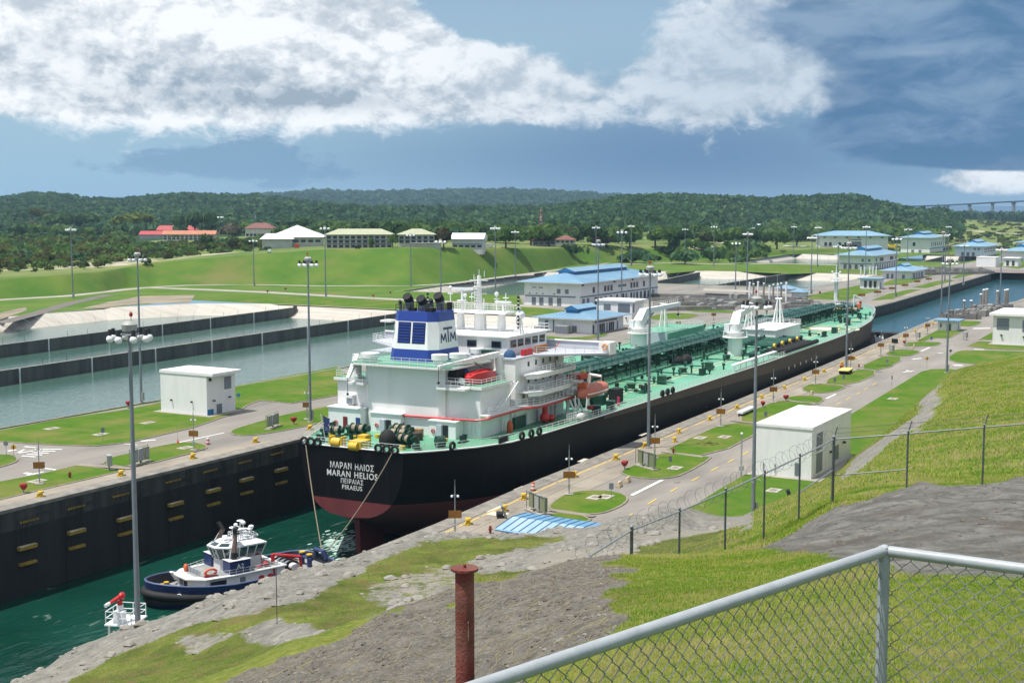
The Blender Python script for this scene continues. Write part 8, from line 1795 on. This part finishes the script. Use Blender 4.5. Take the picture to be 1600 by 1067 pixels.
# ------------------------------------------------------------------ security fence with razor wire
FST = mat('dark_fence_steel', (.12,.14,.16), .5, (.09,.10,.12), 2.0, metal=.4); FPIPE = mat('pale_fence_pipe', (.33,.35,.37), .5, (.25,.27,.29), 2.0, metal=.4)
fence = thing('security_fence', 'tall chain link fence with razor wire coils on the hillside', 'fence')
FPX = [(904,878),(987,826),(1062,797),(1134,766),(1195,738),(1250,712),(1303,685),(1419,676),(1538,666),(1660,656)]
def fD(i): return 37*(1+.0504*(i-1)) if i <= 6 else 46.3
tops = [atd(px, y, fD(i)) for i, (px, y) in enumerate(FPX)]
feet = []
for i, t_ in enumerate(tops):
    z = t_.z-2.35; gz = hill_z(t_.x, t_.y); feet.append(Vector((t_.x, t_.y, min(z, gz)-.15)))
for i, (a, b) in enumerate(zip(feet, tops)):
    r = .052 if i in (1, 6) else .034
    po = MB().cyl(a, b+Vector((0,0,.06)), r, n=8).build('post', FST if i else FPIPE, fence)
    MB().ball(b+Vector((0,0,.06)), r*1.25, 8, 4, 0).build('post_cap', FPIPE, po)
    if i >= 6: MB().cyl(b, b+Vector((0,0,.42))+Vector((rx,ry,0))*.12, .02, n=5).build('wire_arm', FST, po)
for a, b in zip(tops, tops[1:]): MB().cyl(a-Vector((0,0,.03)), b-Vector((0,0,.03)), .028, n=6).build('top_rail', FPIPE, fence)
for i, f in ((6, .52), (5, .5)):
    a, b = tops[i].lerp(feet[i], f), tops[i+1].lerp(feet[i+1], f if i == 6 else .45); MB().cyl(a, b, .024, n=6).build('mid_rail', FPIPE, fence)
WIRE = mat('fence_wire', (.16,.18,.18), .5, metal=.5)
wire = MB()
for i in range(len(tops)-1):
    a, b, c, d = tops[i], tops[i+1], feet[i+1]+Vector((0,0,.12)), feet[i]+Vector((0,0,.12)); L = (b-a).length; H_ = (a-d).length; cell = .075
    def P(u, v): return a.lerp(b, u/L).lerp(d.lerp(c, u/L), v/H_)
    n = int((L+H_)/cell)
    for k in range(n):
        s = k*cell
        u0, v0 = (s, 0) if s < L else (L, s-L); u1, v1 = (0, s) if s < H_ else (s-H_, H_)
        p, q = P(u0, v0), P(u1, v1); wire.add([p, p+Vector((.004,.002,.0)), q+Vector((.004,.002,.0)), q], [(0,1,2,3)])
        p, q = P(L-u0, v0), P(L-u1, v1); wire.add([p, p+Vector((.004,.002,.0)), q+Vector((.004,.002,.0)), q], [(0,1,2,3)])
tag(wire.build('chain_link', WIRE, fence), kind='stuff')
coil = MB()
for i in range(0, 6):
    a, b = tops[i], tops[i+1]; L = (b-a).length; n = int(L/.46); d = (b-a).normalized(); sd = d.cross(Vector((0,0,1))).normalized()
    for k in range(n):
        c = a.lerp(b, (k+.5)/n)+Vector((0,0,.1)); rr = .30+random.uniform(-.05,.05); tl = random.uniform(-.25,.25)
        coil.tube([c+(sd+d*tl)*(rr*math.cos(q*.524))+Vector((0,0,rr*math.sin(q*.524)))+d*(q/12-.5)*.26 for q in range(13)], .0055, 3, cap=False)
tag(coil.build('razor_wire', FST, fence), kind='stuff')
bw_ = MB()
for i in range(6, len(tops)-1):
    for h in (.18, .34): bw_.cyl(tops[i]+Vector((0,0,h))+Vector((rx,ry,0))*.06, tops[i+1]+Vector((0,0,h))+Vector((rx,ry,0))*.06, .008, n=3)
tag(bw_.build('barbed_wire', FST, fence), kind='stuff')
# ------------------------------------------------------------------ near railing with chain link
RAILP = mat('grey_painted_pipe', (.34,.37,.39), .45, (.28,.31,.33), 9.0, .4, .7, 6, bump=.06, bscale=60)
rail = thing('chain_link_railing', 'grey pipe railing with chain link mesh in the near right corner', 'railing')
C0 = atd(1382, 860, 7.0); zR_ = C0.z
Lft = at(745, 1073, zR_); Rgt = at(1600, 889, zR_); L2 = C0+(Lft-C0)*1.55; R2 = C0+(Rgt-C0)*2.3
RD = .030
def pipe(a, b, r, name): return MB().cyl(a, b, r, n=20).build(name, RAILP, rail, 40)
dL = (L2-C0).normalized(); dR = (R2-C0).normalized()
pipe(C0+dL*.026, L2, RD, 'top_rail'); pipe(C0+dR*.026, R2, RD, 'top_rail'); pipe(C0-Vector((0,0,1.5)), C0+Vector((0,0,.022)), .031, 'post')
MB().ball(C0+Vector((0,0,.0)), .034, 16, 8).build('elbow', RAILP, rail, 60)
for p in (L2, R2): MB().cyl(p-Vector((0,0,1.5)), p, .031, n=16).build('post', RAILP, rail, 40)
def chain(a, b, h, cell, r, name):
    """woven mesh: each wire zigzags down and hooks its neighbour"""
    d = (b-a); L = d.length; d.normalize(); sd = d.cross(Vector((0,0,1))).normalized(); m = MB(); hs_ = cell/2; n = int(L/hs_)
    for k in range(n):
        x0 = (k+.5)*hs_; pts = []; rows = int(h/hs_)
        for j in range(rows+1):
            s_ = 1 if (j+k) % 2 == 0 else -1
            base = a+d*(x0+s_*hs_*.52)-Vector((0,0,.035+j*hs_)); 
            off = sd*(r*1.1*(1 if (j+k) % 2 == 0 else -1))
            pts.append(base+Vector((0,0,.004))+off); pts.append(base-Vector((0,0,.004))-off)
        m.tube(pts, r, 4, cap=False)
    o = m.build(name, mat('galvanised_wire_'+name, (.30,.32,.32), .42, (.20,.22,.22), 12., metal=.6), rail); return tag(o, kind='stuff')
chain(C0, L2, 1.25, .094, .0028, 'chain_link'); chain(C0, R2, 1.25, .094, .0028, 'chain_link')
# ------------------------------------------------------------------ rusty post, thin rod
RUST = mat('rusty_red_pipe', (.17,.025,.018), .7, (.10,.045,.025), 5.0, .42, .62, 8, bump=.4, bscale=30, col3=(.22,.07,.05), scale3=1.6)
Dp = 13.4; tp_ = atd(726, 889, Dp); tp2 = Vector((tp_.x, tp_.y, hill_z(tp_.x, tp_.y)-.3))
po = thing('rusty_post', 'rusty dark red pipe post with a flat disc cap in the foreground', 'post', (tp_.x, tp_.y, 0))
MB().cyl((0,0,min(tp2.z, tp_.z-2.0)),(0,0,tp_.z-.01),.098,n=28).build('pipe', RUST, po, 40); MB().cyl((0,0,tp_.z-.008),(0,0,tp_.z+.018),.142,n=32).build('cap_plate', RUST, po, 40); MB().cyl((0,0,tp_.z+.019),(0,0,tp_.z+.05),.016,n=8).build('bolt', RUST, po)
MB().ob((-.06,-.078,tp_.z-.62),(.03,.01,.2),.6).build('worn_label', mat('faded_label', (.30,.24,.18), .9, (.16,.05,.04), 20., .45, .6), po)
rb_ = hill_at(421, 64.5); rt = atd(421, 886, 64.5); ro = MB().cyl((0,0,-.3),(0,0,rt.z-rb_.z),.022,n=6).build('steel_rod', FST, loc=rb_); tag(ro, 'thin bare steel rod standing upright in the terrace grass', 'rod')
# ------------------------------------------------------------------ grass blades and stones on the near ground
GRN = [mat('blade_green', (.135,.270,.018), .75, (.19,.31,.028), .8, coords='World', spec=.2), mat('blade_light', (.39,.41,.075), .75, (.32,.37,.06), .8, coords='World', spec=.2), mat('blade_straw', (.48,.42,.20), .8, (.38,.34,.14), .8, coords='World', spec=.2)]
for m_ in GRN: leafy(m_, .55)
def cover_at(x, y):
    D = x*fx+y*fy; px = CX+FP*(x*rx+y*ry)/D; i = int(round((math.log(D)-ld[0])/(ld[1]-ld[0]))); j = int(round((px-px_[0])/(px_[1]-px_[0])))
    if 0 <= i < ND and 0 <= j < NA: return cover[i, j]
    return 0
def blades(name, n, D0, D1, p0, p1, hgt, wid, label=None, lean=.5, thin=.05):
    g = np.random.default_rng(n); D = np.sqrt(g.uniform(D0*D0, D1*D1, n)); px = g.uniform(p0, p1, n)
    x = D*fx+(px-CX)/FP*D*rx; y = D*fy+(px-CX)/FP*D*ry
    i = (np.log(D)-ld[0])/(ld[1]-ld[0]); j = (px-px_[0])/(px_[1]-px_[0]); i0 = np.clip(i.astype(int), 0, ND-2); j0 = np.clip(j.astype(int), 0, NA-2); a_ = i-i0; b_ = j-j0
    z = (Zg[i0, j0]*(1-b_)+Zg[i0, j0+1]*b_)*(1-a_)+(Zg[i0+1, j0]*(1-b_)+Zg[i0+1, j0+1]*b_)*a_
    ok = g.uniform(0, 1, n) < np.where(cover[i0, j0] > .55, 1.0, thin*cover[i0, j0]*2)
    ok &= z > .1
    x, y, z, D = x[ok], y[ok], z[ok], D[ok]; n = len(x); k = fbm2(x*.45, y*.45, 61, 3)
    a = g.uniform(0, 6.283, n); l_ = g.uniform(.25, lean, n); h = hgt*g.uniform(.5, 1.25, n)*(1+k*.7); w = wid*g.uniform(.7, 1.3, n)*np.sqrt(D/12); c, s_ = np.cos(a), np.sin(a)
    V_ = np.empty((n, 5, 3)); cx_, cy_ = c*h*l_, s_*h*l_
    for q, (f, t, zz) in enumerate(((0, -1, -.01), (0, 1, -.01), (.5, .7, .6), (.5, -.7, .6), (1.3, 0, .92))):
        V_[:, q, 0] = x+cx_*f+s_*w*t; V_[:, q, 1] = y+cy_*f-c*w*t; V_[:, q, 2] = z+(h*zz if zz > 0 else zz)
    o = np.arange(n)*5; tri = np.stack([np.stack([o, o+1, o+2], 1), np.stack([o, o+2, o+3], 1), np.stack([o+3, o+2, o+4], 1)], 1).reshape(-1, 3)
    t = g.uniform(0, 1, n)*.75+.12+k*.9+fbm2(x*1.6, y*1.6, 67, 3)*.5; mi = np.repeat(np.where(t < .42, 0, np.where(t < .78, 1, 2)), 3)
    me = bpy.data.meshes.new(name); me.vertices.add(n*5); me.vertices.foreach_set('co', V_.ravel()); me.loops.add(n*9); me.loops.foreach_set('vertex_index', tri.ravel()); me.polygons.add(n*3)
    me.polygons.foreach_set('loop_start', np.arange(n*3)*3); me.polygons.foreach_set('loop_total', np.full(n*3, 3))
    for m_ in GRN: me.materials.append(m_)
    me.polygons.foreach_set('material_index', mi); me.update(calc_edges=True); ob_ = bpy.data.objects.new(name, me); COL.objects.link(ob_); ob_['kind'] = 'stuff'
    if label: ob_['label'] = label
    return ob_
blades('grass', 130000, 8.2, 27, 690, 1680, .040, .0042, 'short mown grass on the near bank', .9, .12)
blades('grass', 110000, 27, 62, 1000, 1700, .10, .008, 'grass along the security fence', .9)
blades('grass', 190000, 60, 330, 1130, 1750, .20, .016, 'long grass on the right slope', .9)
blades('grass', 60000, 50, 125, -60, 1120, .05, .010, 'thin turf on the rocky terrace', .9)
ST = mat('loose_stone', (.25,.235,.205), .9, (.15,.14,.12), 1.5, coords='World', rand=.2); STD = mat('dark_clod', (.085,.075,.065), .95, (.14,.12,.10), 3., coords='World')
def stones(name, n, D0, D1, p0, p1, r0, r1, m, cond, label):
    g = np.random.default_rng(n+5); mb = MB(); k = 0; tries = 0
    while k < n and tries < n*30:
        tries += 1
        D = math.sqrt(g.uniform(D0*D0, D1*D1)); px = g.uniform(p0, p1); p = atd(px, HZ, D)
        if not cond(cover_at(p.x, p.y)): continue
        r = r0+(r1-r0)*g.uniform()**4; z = hill_z(p.x, p.y); k += 1
        rg = [[(p.x+math.cos(a*1.257+b)*r*g.uniform(.7,1.2)*w, p.y+math.sin(a*1.257+b)*r*g.uniform(.7,1.2)*w, z+zz*r) for a in range(5)] for b, w, zz in ((0,.9,-.3),(.3,1,.15),(.1,.45,.5))]; mb.loft(rg, True, True)
    o = tag(mb.build(name, m), kind='stuff'); o['label'] = label
stones('stones', 900, 45, 112, -80, 1130, .05, .5, ST, lambda c: c < .7, 'loose pale stones on the terrace')
stones('clods', 4200, 9.5, 26, 250, 980, .010, .05, STD, lambda c: c < .5, 'dark clods and gravel on the bare soil bank')
stones('gravel', 3200, 9.5, 26, 250, 980, .008, .035, ST, lambda c: c < .5, 'pale gravel on the bare soil bank')
stones('clods', 700, 14, 42, 1220, 1700, .012, .08, STD, lambda c: c < .5, 'dark clods on the grey mound')
# dead stalks on the bare bank
dm = MB(); g = random.Random(9)
for k in range(2600):
    D = g.uniform(9.5, 25); px = g.uniform(330, 1000); p = atd(px, HZ, D)
    if cover_at(p.x, p.y) > .5: continue
    z = hill_z(p.x, p.y)+.006; a = g.uniform(0, 6.28); L = g.uniform(.05, .28); d = Vector((math.cos(a), math.sin(a), 0)); s_ = Vector((-d.y, d.x, 0))*.003
    q0, q1 = Vector((p.x, p.y, z)), Vector((p.x, p.y, 0))+d*L; q1.z = hill_z(q1.x, q1.y)+g.uniform(.004, .03); dm.add([q0-s_, q0+s_, q1+s_, q1-s_], [(0,1,2,3)])
tag(dm.build('dry_stalks', GRN[2]), kind='stuff')
